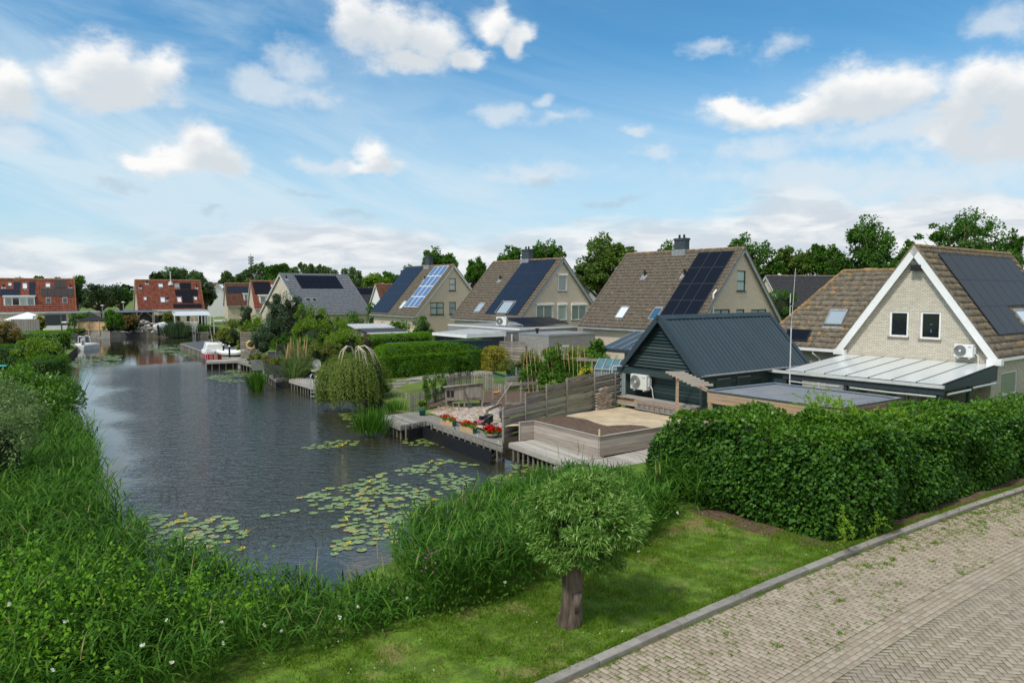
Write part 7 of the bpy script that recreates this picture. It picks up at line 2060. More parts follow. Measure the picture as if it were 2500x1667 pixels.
m = MB(); m.tube([(.7, 0, .33), (.45, 0, 1.0), (.35, -.3, 1.1)], .03, 6); m.tube([(.45, 0, 1.0), (.35, .3, 1.1)], .03, 6); m.build('handlebar', 'alu', t)
p = AT(449, 818, 99); t = thing('sloping_board', 'pale board stairs dropping to the plank deck by the reeds', 'stairs', (p.x, p.y + 2.5, 0), .2)
m = MB()
for k in range(7): m.box(-.9, .9, -k * .35, -k * .35 + .33, 1.5 - k * .2 - .1, 1.5 - k * .2)
m.build('steps', 'dull_white', t)
# ------------------------------------------------------------------ lily pads
patches = [('drifting in the widest patch before the willow', [(640, 1262), (720, 1215), (900, 1165), (1080, 1120), (1170, 1135), (1130, 1215), (990, 1275), (960, 1330), (800, 1360), (830, 1250)], 1.25),
           ('drifting in the patch at the lower left reeds', [(300, 1262), (420, 1255), (560, 1262), (605, 1300), (600, 1345), (400, 1345), (330, 1300)], 1.5),
           ('floating right under the landing edge', [(950, 1058), (1050, 1042), (1180, 1075), (1190, 1100), (1090, 1098), (990, 1085)], 3.2),
           ('floating beside the pale deck corner', [(1250, 1135), (1340, 1130), (1345, 1165), (1290, 1180), (1180, 1180), (1230, 1150)], 2.4),
           ('in the thin line drifting off the reed clump', [(735, 1092), (800, 1078), (900, 1070), (895, 1084), (780, 1097)], 1.6),
           ('near the bank below the weeping tree', [(830, 1010), (870, 1005), (940, 1045), (900, 1060), (845, 1040)], 1.1),
           ('far off by the iris clump', [(520, 915), (560, 903), (640, 910), (650, 925), (560, 935), (500, 925)], 1.7),
           ('far off by the black-topped quay', [(352, 853), (400, 842), (455, 842), (500, 870), (450, 872), (395, 862)], 1.0),
           ('far off in the sunlit left arm', [(165, 890), (200, 865), (300, 868), (290, 890), (200, 905)], .9)]
def in_reeds(p): return False
pads = []
for k, (lb, poly, dens) in enumerate(patches):
    W_ = [tuple(G(u, v, WZ).xy) for u, v in poly]
    P = scatter(W_, dens * 26)
    keep = []; area = 0
    xs0 = [p[0] for p in W_]; ys0 = [p[1] for p in W_]
    sel = nz2(P, 1.1, k) + RG.normal(0, .35, len(P)) > -.05
    P = P[sel]
    for p in P:
        r = RG.uniform(.085, .16)
        if all((p[0] - q[0]) ** 2 + (p[1] - q[1]) ** 2 > (.66 * (r + q[2])) ** 2 for q in keep[-700:]): keep.append((p[0], p[1], r))
    pads += [(x, y, r, k) for x, y, r in keep]
pads.sort(key=lambda p: -p[2] / p[1] ** 1.5)
print('pads', len(pads))
def pad_mesh(var):
    n = 15; rn = random.Random(var); mb = MB(); pts = [(0, 0, .006)]
    for i in range(n + 1):
        a = .18 + (2 * math.pi - .36) * i / n; r = 1 + rn.uniform(-.06, .06)
        pts.append((r * math.cos(a), r * math.sin(a) * .92, .02 + rn.uniform(0, .05)))
    mid = [(p[0] * .8, p[1] * .8, .008) for p in pts[1:]]
    for i in range(n):
        mb.face([pts[0], mid[i], mid[i + 1]]); mb.face([mid[i], pts[i + 1], pts[i + 2], mid[i + 1]])
    return mb
protos = []
padmats = [S('lily_a', (.17, .235, .055), rough=.3, var=.22, scale=.7, uv=False, spec=.6), S('lily_b', (.20, .27, .085), rough=.3, var=.2, scale=.7, uv=False, spec=.6),
           S('lily_c', (.13, .20, .040), rough=.3, var=.25, scale=.7, uv=False, spec=.6), S('lily_d', (.33, .29, .07), rough=.4, var=.3, scale=.8, uv=False)]
for i in range(4):
    o = pad_mesh(i).build('lily_pad', ['lily_a', 'lily_b', 'lily_c', 'lily_d'][i], smooth=True); protos.append(o)
used = [False] * 4
shade = ['mid green', 'pale green', 'deep green', 'yellowing']
for (x, y, r, k) in pads[:290]:
    i = int(RG.choice(4, p=[.36, .3, .26, .08])); src = protos[i]
    o = src if not used[i] else src.copy()
    if used[i]: COL.objects.link(o)
    used[i] = True
    o.location = (x, y, WZ + .004 + RG.uniform(0, .008)); o.scale = (r, r, r); o.rotation_euler = (0, 0, RG.uniform(0, 6.28))
    tag(o, shade[i] + ' lily pad ' + patches[k][0], 'lily pad', shade[i] + ' pads ' + patches[k][0])
if len(pads) > 290:
    mb = MB(); ang = 0
    base = pad_mesh(2); bv = np.array(base.v); 
    Vs, Fs, off = [], [], 0
    for (x, y, r, k) in pads[290:]:
        a = RG.uniform(0, 6.28); c_, s_ = math.cos(a), math.sin(a)
        q = bv * r; v = np.column_stack([q[:, 0] * c_ - q[:, 1] * s_ + x, q[:, 0] * s_ + q[:, 1] * c_ + y, q[:, 2] + WZ + .004 + RG.uniform(0, .008)])
        for f in base.f: mb.f.append(tuple(j + off for j in f))
        mb.v += [tuple(p) for p in v]; off += len(bv)
    o = mb.build('far_lily_pads', 'lily_a'); kind(o, 'stuff', 'farther lily pads')
Pf = np.array([(x + .1, y, WZ + .05) for x, y, r, k in pads if y < 36 and RG.random() < .08])
V, F = leafgeo(np.repeat(Pf, 6, 0), unit(RG.normal(0, 1, (len(Pf) * 6, 3)) + [0, 0, .6]), .07, 1.0, 0); kind(npmesh('lily_flowers', V, F, 'bloom_yellow'), 'stuff', 'tiny yellow lily flowers')

# ------------------------------------------------------------------ grass and reeds in front
gp = [(p.x, p.y) for p in [K(s, -.01) for s in np.arange(-4, 12.2, 1.0)]] + [(7.2, 15.9), (6.2, 17.2), (4.2, 18.4), (3.4, 16.8), (2.2, 15.2), (.8, 13.9), (-.4, 13.0), (-1.45, 12.1), (-3.1, 11.1), (-4.5, 10.1), (-5.5, 8.8)]
P = scatter(gp, 1500, VZ)
n1 = nz2(P, 1.3, 1); n2 = nz2(P, 4.5, 3)
bare = np.hypot(P[:, 0] - 5.2, P[:, 1] - 17.3) < 1.4
dens = .55 + .35 * n1 + .35 * n2
keepm = (RG.random(len(P)) < np.clip(dens, .12, 1)) & ~(bare & (RG.random(len(P)) < .8))
P = P[keepm]; ln = (.075 + .045 * n2[keepm] + .02 * n1[keepm]) * RG.uniform(.6, 1.3, len(P))
V, F = blades(P, np.clip(ln, .03, .2), .011, .6, .6)
kind(npmesh('grass', V, F, 'leaf_grass'), 'stuff', 'short verge grass')
P = scatter(gp, 260, VZ); P = P[nz2(P, 2.3, 5) > .25]; V, F = blades(P, RG.uniform(.03, .08, len(P)), .01, 1.5, .5); kind(npmesh('dry_grass', V, F, 'leaf_grass_dry'), 'stuff', 'dry straw-coloured grass')
# tufts: rosettes and long grass clumps on the verge and between the pavers
def tufts(C, nb, L, Wd, mat, name, label, lean=.9, z=VZ, rad=.05):
    P = np.repeat(C, nb, 0) + np.column_stack([RG.normal(0, rad, len(C) * nb), RG.normal(0, rad, len(C) * nb), np.zeros(len(C) * nb)])
    V, F = blades(P, L * RG.uniform(.5, 1.3, len(P)), Wd, lean, .5); kind(npmesh(name, V, F, mat), 'stuff', label)
C = scatter(gp, 2.2, VZ); C = C[nz2(C, .9, 2) > -.1]
tufts(C, 26, .17, .014, 'leaf_grass', 'grass_tufts', 'taller grass tufts', rad=.07)
cs = []
for _ in range(2600):
    s_, t_ = RG.uniform(-2, 26), RG.uniform(.2, 2.2) ** 1.0
    if RG.random() > (.55 if nz2(np.array([[s_, t_ * 2]]), 1.1, 4)[0] > -.05 else .12): continue
    s_ = round(s_ / BW) * BW
    p = K(s_, t_, PZ); cs.append((p.x, p.y, p.z))
for _ in range(260):
    s_ = RG.uniform(-2, 26); p = K(s_, RG.uniform(.2, .26), PZ); cs.append((p.x, p.y, p.z))
for _ in range(900):
    s_ = RG.uniform(6, 24); t_ = RG.uniform(.2, 1.0)
    if s_ > 10 or RG.random() < .3: p = K(s_, t_, PZ); cs.append((p.x, p.y, p.z))
C = np.array(cs)
tufts(C, 14, .035, .008, 'leaf_grass', 'paving_weeds', 'weeds growing in the paver joints', lean=1.2, rad=.024)
big = C[RG.random(len(C)) < .035]
tufts(big, 34, .075, .010, 'leaf_grass', 'paving_tufts', 'bigger weed tufts in the paving', lean=1.0, rad=.05)
cs = [tuple(K(RG.uniform(-2, 26), T2 + RG.exponential(2.2), PZ)) for _ in range(700)]
tufts(np.array(cs), 7, .02, .006, 'leaf_grass', 'joint_moss', 'moss in the joints of the road', lean=1.6, rad=.02)
cs = [tuple(K(RG.uniform(-3, 26), RG.normal(-.06, .03), VZ)) for _ in range(900)]
tufts(np.array(cs), 12, .09, .011, 'leaf_grass', 'kerb_grass', 'grass leaning over the kerb', lean=.9, rad=.03)
# fallen leaves by the hedge foot and kerb
Q = []
for _ in range(420):
    s_ = RG.uniform(8.5, 22); p = K(s_, RG.normal(-.12, .22), PZ + .005 if False else 0); t_ = RG.normal(-.1, .25)
    p = K(s_, t_, 0); Q.append((p.x, p.y, (VZ if t_ < 0 else (KERB_H if t_ < .19 else PZ)) + .012))
for _ in range(260): Q.append((5.4 + RG.normal(0, .7), 17.2 + RG.normal(0, .5), VZ + .02))
Q = np.array(Q); V, F = leafgeo(Q, np.tile([[0, 0, 1.]], (len(Q), 1)) + RG.normal(0, .3, (len(Q), 3)), .06, .6, .1, along=.0); kind(npmesh('fallen_leaves', V, F, 'leaf_fallen'), 'stuff', 'fallen brown leaves')
poly_sheet('hedge_foot_soil', [tuple(K(8.6, -.02).xy), tuple(K(30, -.02).xy), tuple(K(30, -1.0).xy), tuple(K(9.2, -.8).xy), (6.6, 17.4), (5.6, 18.8), (4.6, 18.3), (5.6, 16.8), (6.6, 15.7)], VZ + .004, 'soil')
reed_near = [(-14.5, 16), (-13, 10), (-9, 8), (-5.8, 8.6), (-4.4, 9.9), (-3.1, 10.9), (-1.45, 11.9), (-1.9, 12.9), (-2.5, 13.3), (-3.6, 13.0), (-4.4, 13.1), (-5.6, 13.3), (-7.2, 13.9), (-8.4, 15.1)]
P = scatter(reed_near, 44, -.02); P = P[[inview(p) or p[1] < 9 for p in P]]
hs = np.clip(1.28 - .13 * np.clip(P[:, 0] + 9.0, 0, 9) + .14 * nz2(P, 1.5, 2), .45, 1.5)
P1_, P2_ = P[hs > .8], P[hs <= .8]; h1_, h2_ = hs[hs > .8], hs[hs <= .8]
kind(npmesh('reeds', *reeds(P1_, h1_, 0, 11), 'leaf_reed'), 'stuff', 'dense green reeds along the near bank')
kind(npmesh('low_reeds', *reeds(P2_, h2_, 0, 8, ll=.40), 'leaf_reed'), 'stuff', 'lower reeds at the inlet')
reed_left = [(-8.3, 15.0), (-11.1, 19), (-13.0, 21.9), (-15.2, 25.3), (-16.6, 25.2), (-15.6, 21.5), (-14.6, 16), (-11, 14)]
P = scatter(reed_left, 40, -.15)
kind(npmesh('reeds', *reeds(P, 1.3, 1.85, 10), 'leaf_reed'), 'stuff', 'reeds on the left bank')
reed_right = [(-1.95, 12.8), (-2.35, 13.9), (-2.0, 15.6), (-1.0, 17.8), (.3, 19.8), (1.8, 21.3), (3.2, 21.2), (4.0, 19.2), (4.3, 18.2), (3.4, 16.4), (2.2, 14.9), (.8, 13.6), (-.45, 12.7), (-1.4, 12.0)]
P = scatter(reed_right, 46, -.02); hr = np.clip(1.22 - .085 * (P[:, 1] - 13), .55, 1.3) + .1 * nz2(P, 1.7, 3)
kind(npmesh('reeds', *reeds(P, hr, 0, 10, wind=(-.5, -.1), ll=.50), 'leaf_reed'), 'stuff', 'reeds between the inlet and the willow')
P = scatter([(3.4, 18.6), (4.8, 17.9), (5.3, 18.9), (4.3, 20.2)], 34, 0); kind(npmesh('reeds', *reeds(P, .9, 1.5, 10, ll=.6), 'leaf_reed'), 'stuff', 'long-leaved reeds against the ivy hedge')
for poly, n_, sc_ in ((reed_near, 3, 1), (reed_right, 3, 2)):
    P = scatter(poly, n_, .9); P = P[[inview(p) for p in P]]; P[:, 2] = RG.uniform(.5, 1.3, len(P)); V, F = ribbons(P, RG.normal(0, .5, (len(P), 3)) + [0, 0, 1.2], RG.uniform(.3, .5, len(P)), .02, RG.uniform(.05, .4, len(P)))
    kind(npmesh('dry_reeds', V, F, 'leaf_reed_dry'), 'stuff', 'straw-coloured reed leaves')
# broad-leaved weeds and bindweed among the reeds
wp = [(-13, 10), (-9, 8), (-5.8, 8.9), (-4.6, 10.2), (-3.4, 11.4), (-2.0, 12.5), (-3.8, 12.4), (-6.5, 11.6), (-9.5, 12)]
C = scatter(wp, 4.0, 0); C = C[nz2(C, 1.4, 7) > -.25]
P = np.repeat(C, 95, 0) + RG.normal(0, .28, (len(C) * 95, 3)); P[:, 2] = np.abs(RG.normal(.85, .35, len(P))) * np.clip(1.15 - .12 * (P[:, 0] + 7), .5, 1.2)
P = P[[inview(p) for p in P]]
V, F = leafgeo(P, unit(RG.normal(0, .5, (len(P), 3)) + [0, 0, .8]), .08, .6, .2); kind(npmesh('bindweed', V, F, 'leaf_clipped'), 'stuff', 'broad-leaved weeds climbing through the reeds')
C = scatter([(-3.2, 10.8), (-1.5, 11.8), (-.45, 12.6), (.8, 13.5), (2.2, 14.8), (3.4, 16.3), (4.2, 18.0), (3.6, 18.2), (1.6, 15.2), (0, 13.6), (-1.6, 12.6), (-3.2, 11.6)], 7, 0)
P = np.repeat(C, 90, 0) + RG.normal(0, .2, (len(C) * 90, 3)); P[:, 2] = np.abs(RG.normal(.25, .2, len(P)))
V, F = leafgeo(P, unit(RG.normal(0, .5, (len(P), 3)) + [0, 0, .8]), .07, .6, .2); kind(npmesh('bindweed', V, F, 'leaf_hedge'), 'stuff', 'low weeds at the foot of the right reeds')
fl = []
for u, v, z in ((645, 1530, 1.0), (688, 1545, .9), (830, 1510, .6), (875, 1487, .6), (995, 1465, .8), (1232, 1425, .7), (1380, 1375, .5), (160, 1520, 1.2), (22, 1480, 1.3), (408, 1520, 1.2), (420, 1620, 1.0), (545, 1575, .9), (540, 1525, 1.0), (350, 1580, 1.1), (130, 1640, 1.0), (1655, 1255, 1.0), (1625, 1268, .8), (1560, 1350, .4)):
    p = G(u, v, z); fl.append((p.x, p.y, z + .03))
V, F = leafgeo(np.repeat(np.array(fl), 7, 0), unit(RG.normal(0, .6, (len(fl) * 7, 3)) + [0, -.5, .8]), .04, 1.1, 0); kind(npmesh('bindweed_flowers', V, F, 'bloom_white'), 'stuff', 'white bindweed flowers')
Q = scatter(gp, 2.2, VZ + .05); Q = Q[nz2(Q, 1.0, 9) > .1]; V, F = leafgeo(np.repeat(Q, 4, 0), unit(RG.normal(0, .5, (len(Q) * 4, 3)) + [0, 0, .8]), .02, 1.1, 0); kind(npmesh('clover_flowers', V, F, 'bloom_white'), 'stuff', 'tiny white clover flowers')
p = G(1043, 1360, 1.2); Q = np.array([(p.x, p.y, 1.15)]) + RG.normal(0, 1, (26, 3)) * [.12, .12, .10]; V, F = leafgeo(Q, unit(RG.normal(0, 1, (26, 3))), .045, 1, 0); kind(npmesh('willowherb_flowers', V, F, 'bloom_pink'), 'stuff', 'pink flower heads in the reeds')
# thin dark stems standing in the open water
P = np.array([tuple(G(u + RG.normal(0, 12), v, WZ)) for u, v in ((600, 1290), (585, 1310), (575, 1330), (615, 1275), (420, 1215), (410, 1220), (940, 1190), (800, 1320), (770, 1340), (860, 1280), (1000, 1140)) for _ in range(2)])
V, F = blades(P, RG.uniform(.35, .6, len(P)), .014, .2, .4); kind(npmesh('water_stems', V, F, 'leaf_dark'), 'stuff', 'thin dark stems standing in the water')

# ------------------------------------------------------------------ pollard willow
p = G(1391, 1522, VZ)
WL = thing('pollard_willow', 'small pollard willow with a dense round crown on the grass verge', 'tree', (p.x, p.y, VZ))
cx_ = (1428 - 1250) / F_ * 12.3 - p.x
V, F = crown_geo([(cx_, .15, 1.72, .98, .95, .90), (cx_ - .45, .1, 1.35, .5, .5, .5), (cx_ + .35, .1, 1.5, .62, .6, .55), (cx_, .1, 2.1, .6, .6, .5), (cx_ - .35, 0, 1.12, .48, .45, .42), (cx_ + .1, -.1, 1.05, .5, .45, .38)], 46000, .105, 170, .27, .22, .2, .35, up=.05, spread=.8)
npmesh('crown', V, F, 'leaf_willow', WL)
m = MB(); nr_ = 44; lv = [(-.1, .25), (.06, .205), (.2, .18), (.4, .165), (.62, .16), (.85, .18), (1.0, .20), (1.15, .19)]
for k, (z_, r_) in enumerate(lv):
    for j in range(nr_):
        a_ = 2 * math.pi * j / nr_; rr_ = r_ * (1 + .075 * math.sin(j * 3.1 + k * .35) + .05 * math.sin(j * 5.3 + 2 - k * .5) + .06 * math.sin(a_ * 3 + k * .5))
        m.v.append((rr_ * math.cos(a_) + .05 * z_, rr_ * math.sin(a_), z_))
for k in range(len(lv) - 1):
    for j in range(nr_): j2 = (j + 1) % nr_; m.f.append((k * nr_ + j, k * nr_ + j2, (k + 1) * nr_ + j2, (k + 1) * nr_ + j))
m.tube([(.1, -.1, .25), (.12, -.15, .6)], [.06, .08], 7)
rnd = random.Random(5)
for k in range(34):
    a = rnd.uniform(0, 6.28); e_ = rnd.uniform(.6, 1.45); r = rnd.uniform(.5, .75)
    m.tube([(.05, .02, 1.05), (.05 + .35 * r * math.cos(a) * math.cos(e_), .35 * r * math.sin(a) * math.cos(e_), 1.15 + .35 * math.sin(e_)), (cx_ + r * math.cos(a) * math.cos(e_), r * math.sin(a) * math.cos(e_), 1.35 + r * math.sin(e_))], [.03, .018, .006], 5)
m.build('trunk', 'bark', WL, smooth=True)
v_, f_ = ico((cx_, .1, 1.72), 1, 2, (.55, .5, .5)); m = MB(); m.v = v_; m.f = f_; m.build('inner_light_block', 'light_block_core', WL)

# ------------------------------------------------------------------ ivy hedge
IV = thing('ivy_hedge', 'tall thick ivy-covered hedge along the kerb at the right', 'hedge', (7.35, 15.8, 0))
line = [Vector((3.95, 20.35, 0)), Vector((4.7, 19.35, 0)), Vector((5.9, 17.7, 0)), Vector((7.35, 15.85, 0))] + [K(s, -.48) for s in (12.0, 14.5, 17, 20, 24, 30, 38)]
line[3] = Vector((7.2, 15.95, 0)); line.insert(4, K(10.3, -.20)); line[4].z = 0
cum = [0]
for a_, b_ in zip(line[:-1], line[1:]): cum.append(cum[-1] + (b_ - a_).length)
cum = np.array(cum); LX = np.array([p.x for p in line]); LY = np.array([p.y for p in line])
def hedge_top(s): return 2.44 - .42 * np.clip((s - 8) / 10, 0, 1) + .10 * np.sin(s * 1.1) + .07 * np.sin(s * 2.7 + 1) 
def hpos(s, d, z):
    x = np.interp(s, cum, LX); y = np.interp(s, cum, LY); e_ = .6
    dx = np.interp(s + e_, cum, LX) - np.interp(s - e_, cum, LX); dy = np.interp(s + e_, cum, LY) - np.interp(s - e_, cum, LY)
    ln_ = np.hypot(dx, dy); nx, ny = dy / ln_, -dx / ln_       # outward, towards the road
    return x - nx * d, y - ny * d, nx, ny
THK = 2.1
smax = 33.0
n = 62000
s_ = RG.uniform(0, smax, n) ** 1.0; s_ = np.where(RG.random(n) < .45, s_ * .5, s_)
q = RG.uniform(0, 1.52, n)                                  # runs up the face, round the shoulder, over the top
tp = hedge_top(s_)
endf = np.sqrt(np.clip(1 - ((2.2 - np.clip(s_, 0, 2.2)) / 2.2) ** 2.0, .0, 1)); tp = .6 + (tp - .6) * (.15 + .85 * endf)
face = q < .78
z = np.where(face, q / .78 * (tp - .35), tp - .35 + .35 * np.sin(np.clip((q - .78) / .2, 0, 1) * np.pi / 2))
d = np.where(face, .0 + .12 * np.sin(s_ * 1.7) * np.sin(z * 2.1), .4 * (1 - np.cos(np.clip((q - .78) / .2, 0, 1) * np.pi / 2)) + np.clip((q - .98) / .54, 0, 1) * (THK - .4))
d = d - .16 * np.exp(-((z - 1.2) / 1.0) ** 2) + (.25 * np.clip(.35 - z, 0, 1))
x, y, nx, ny = hpos(s_, d, z)
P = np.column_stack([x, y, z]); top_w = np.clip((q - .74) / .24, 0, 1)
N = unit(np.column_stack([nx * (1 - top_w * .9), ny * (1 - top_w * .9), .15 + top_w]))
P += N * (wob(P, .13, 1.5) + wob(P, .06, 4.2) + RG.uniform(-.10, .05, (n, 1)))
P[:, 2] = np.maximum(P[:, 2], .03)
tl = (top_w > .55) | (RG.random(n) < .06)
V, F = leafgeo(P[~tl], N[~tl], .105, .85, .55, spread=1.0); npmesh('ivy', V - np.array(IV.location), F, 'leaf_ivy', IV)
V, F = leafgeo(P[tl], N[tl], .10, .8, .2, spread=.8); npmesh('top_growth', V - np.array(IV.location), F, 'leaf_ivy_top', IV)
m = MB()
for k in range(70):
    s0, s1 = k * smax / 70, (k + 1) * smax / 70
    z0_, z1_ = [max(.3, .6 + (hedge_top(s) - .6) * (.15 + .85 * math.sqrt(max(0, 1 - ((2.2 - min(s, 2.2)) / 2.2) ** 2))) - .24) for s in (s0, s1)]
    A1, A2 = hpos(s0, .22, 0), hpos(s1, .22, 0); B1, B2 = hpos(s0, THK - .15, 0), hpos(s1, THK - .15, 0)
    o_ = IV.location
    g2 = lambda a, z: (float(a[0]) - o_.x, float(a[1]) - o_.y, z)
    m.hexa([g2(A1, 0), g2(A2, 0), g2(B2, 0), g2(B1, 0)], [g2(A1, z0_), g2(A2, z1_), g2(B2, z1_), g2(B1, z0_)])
m.build('inner_light_block', 'light_block_core', IV)  # dark filling added inside the hedge to stop light passing through
def sprays(name, label, spots, mat='leaf_lime', L=.5, dens=26, size=.07):
    o = Vector(spots[0][0]); t = thing(name, label, 'climbing plant', tuple(o)); Ps, Ns = [], []
    for (c_, r_, k_) in spots:
        c_ = np.array(c_) - np.array(o)
        for _ in range(k_):
            p0 = c_ + RG.normal(0, 1, 3) * np.array(r_); d_ = unit((RG.normal(0, .6, (1, 3)) + [0, 0, .7]))[0]
            for j in range(dens):
                q = j / dens; pp = p0 + d_ * L * q + np.array([0, 0, -.25 * q * q * L]); sd_ = np.cross(d_, RG.normal(0, 1, 3)); sd_ /= np.linalg.norm(sd_) + 1e-6
                Ps.append(pp); Ns.append(sd_ * .8 + d_ * .5)
    V, F = leafgeo(np.array(Ps), unit(np.array(Ns)), size, .42, .1, spread=.35, along=1.4); npmesh('foliage', V, F, mat, t)
    return t
hp = lambda u, v, z: tuple(G(u, v, z))
sprays('wisteria', 'bright lime wisteria growing over the top of the ivy hedge', [(hp(1985, 985, 2.5), (.18, .3, .16), 34), (hp(2040, 1000, 2.45), (.25, .3, .12), 40), (hp(2090, 1015, 2.4), (.15, .2, .08), 14)], L=.32)
sprays('wisteria', 'lime yellow creeper patch on the hedge shoulder', [(hp(2110, 1040, 2.3), (.16, .2, .12), 26), (hp(2140, 1065, 2.1), (.18, .1, .12), 22), (hp(2180, 1020, 2.35), (.25, .2, .08), 26)], L=.3)
sprays('creeper', 'small lime creeper trailing near the hedge foot', [(hp(2057, 1275, .9), (.05, .05, .25), 10), (hp(2070, 1300, .55), (.06, .05, .2), 8)], L=.22, size=.055)
sprays('creeper', 'small yellowish creeper twig beside the other low on the hedge', [(hp(2140, 1290, .55), (.08, .05, .12), 9)], L=.22, size=.05)
# ------------------------------------------------------------------ planting
def bush(name, label, u, vt, vb=None, w=40, Y=None, mat='leaf_bright', n=1800, size=None, cl=.3, cat='shrub', group=None, lobes=3, core=True, dy=.8, aspect=.6, droop=.15, flat=1.0, clusters=34, hollow=.72, seed=0):
    if Y is None: p = G(u, vb, 0); Y = p.y
    else: p = AT(u, 900, Y); p.z = 0
    h = AT(u, vt, Y).z; r = w / 2 / F_ * Y
    size = size or max(.07, Y / 717 * 1.5)
    rnd = random.Random(int(u * 7 + Y)); z0 = 0
    h *= .95
    if h > 3.2 * r: ells = [(0, 0, h * .32, r * .9, r * .9, h * .36), (0, 0, h * .70, r * .8, r * .8, h * .30)]
    else: ells = [(0, 0, h * .47, r * .92, r * .92 * dy, h * .5)]
    for k in range(lobes):
        a = rnd.uniform(0, 6.28); q = rnd.uniform(.3, .6)
        ells.append((r * q * math.cos(a), r * q * math.sin(a) * dy, h * rnd.uniform(.3, .72), r * rnd.uniform(.4, .55), r * rnd.uniform(.4, .55), h * rnd.uniform(.22, .30) * flat))
    return shrub(name, label, (p.x, p.y + r * dy * .5, 0), ells, int(n * 1.35), size, mat, cat, clusters, cl, aspect, core, group, droop, hollow)
def btree(name, label, u, vt, w, Y, mat, n=5200, size=None, vbot=705, group=None, clusters=70, cl=.30, seed=0, sparse=False, trunk_r=.3, lobes=7, aspect=.65):
    p = AT(u, 900, Y); zt = AT(u, vt, Y).z; zb = AT(u, vbot, Y).z; zb = max(.8, zb - 1.2)
    r = w / 2 / F_ * Y; H = (zt - zb); rnd = random.Random(int(u * 3 + Y) + seed); c = (zt + zb) / 2
    size = size or Y / 717 * 1.9
    ells = [(0, 0, c + H * .02, r * .72, r * .72, H * .46)]
    for k in range(lobes):
        a = 2 * math.pi * (k + rnd.uniform(-.3, .3)) / lobes; q = rnd.uniform(.45, .66); zz = rnd.uniform(-.30, .26) * H
        rr_ = r * rnd.uniform(.36, .50) * (1.0 if abs(zz) < .2 * H else .85)
        ells.append((r * q * math.cos(a), r * q * math.sin(a), c + zz, rr_, rr_, H * rnd.uniform(.16, .24)))
    if sparse: n = int(n * .55)
    return tree(name, label, 'tree', (p.x, p.y, 0), ells, n, size, mat, clusters, cl, trunk_r, group=group, hollow=.35 if sparse else .15, up=.1, aspect=aspect)
TG = 'trees rising behind the houses on the right'
for a in ((1071, 607, 118, 120, 'leaf_tree', 'broad dark tree behind the full panel slope chimney', 0), (1163, 631, 62, 116, 'leaf_tree', 'small rounded tree between first and second gabled houses', 0),
          (1246, 599, 74, 112, 'leaf_tree', 'thin airy tree left of the second house chimney', 1), (1335, 582, 105, 110, 'leaf_tree', 'airy tree right of the second house chimney', 1),
          (1470, 567, 155, 86, 'leaf_tree_light', 'big leafy tree between second and third gabled houses', 0), (1625, 590, 85, 96, 'leaf_tree', 'tree top peeping left of the third house chimney', 1),
          (1822, 574, 165, 120, 'leaf_tree', 'wide tree right of the third gabled house', 0), (1940, 590, 110, 118, 'leaf_tree_light', 'lighter tree in the middle of the right row', 0),
          (2110, 529, 150, 112, 'leaf_tree', 'tallest tree of the right row, left of the white verge boards', 0), (2018, 588, 90, 114, 'leaf_tree', 'lower tree leaning against the tallest tree from the left', 0),
          (2205, 588, 76, 114, 'leaf_tree', 'lower tree right of the tallest tree', 0), (2355, 514, 205, 95, 'leaf_tree', 'round-topped tree above the near right roof', 0), (2455, 560, 60, 98, 'leaf_tree', 'small side tree at the right end of the row', 1)):
    u, vt, w_, Y_, mt, lb, sp = a
    btree('broadleaf_tree', lb, u, vt, w_, Y_, mt, n=12500, group=TG, sparse=bool(sp), vbot=715, clusters=130, cl=.26, size=max(.36, Y_ / 717 * 2.7))
# poplars and dark wood beyond the pale grey roof
proto = None; k = 0
rnd = random.Random(12)
pop = [(592, 672), (604, 663), (618, 655), (632, 650), (646, 646), (660, 650), (672, 643), (686, 641), (700, 640), (712, 650), (726, 655), (744, 645), (760, 648), (776, 655), (790, 650), (806, 658), (820, 664), (846, 661), (862, 658), (878, 666)]
for i, (u, vt) in enumerate(pop):
    Y_ = 225 + rnd.uniform(-12, 14); p = AT(u, 900, Y_); zt = AT(u, vt, Y_).z
    if proto is None or i % 5 == 0:
        ells = [(rnd.uniform(-.3, .3), 0, 1.5 + j * 2.4, 3.3 - .45 * j + rnd.uniform(-.2, .2), 3.3 - .45 * j, 2.3) for j in range(5)]
        proto = tree('poplar', 'x', 'tree', (p.x, p.y, 0), ells, 7500, .6, 'leaf_poplar' if i < 9 and i % 2 == 0 or 9 < i < 16 else 'leaf_tree', 30, .55, .2, hollow=.1, group='row of poplars behind the pale grey roof'); base_h = 1.5 + 4 * 2.4 + 2.1
        o = proto
    else: o = dup(proto, (p.x, p.y, 0), rnd.uniform(0, 6))
    o.scale = (1.0, 1.0, zt / base_h); o['label'] = '%s poplar in the far row, %s' % ('grey-green' if i % 2 else 'dark', ['at its left end', 'second from the left end', 'third from the left end', 'just right of the transmitter mast', 'fifth from the left, rounded', 'sixth from the left', 'seventh from the left, tall', 'eighth, just before the tallest', 'tallest and darkest of the row', 'over the left corner of the pale grey roof', 'over the roof vent of the pale grey roof', 'first of the pale middle group', 'second of the pale middle group', 'third of the pale middle group', 'fourth of the pale middle group', 'over the panel strip end', 'last before the gap', 'first after the gap', 'second after the gap', 'beside the big pale willow'][i])
WG = 'trees on the far side of the water'
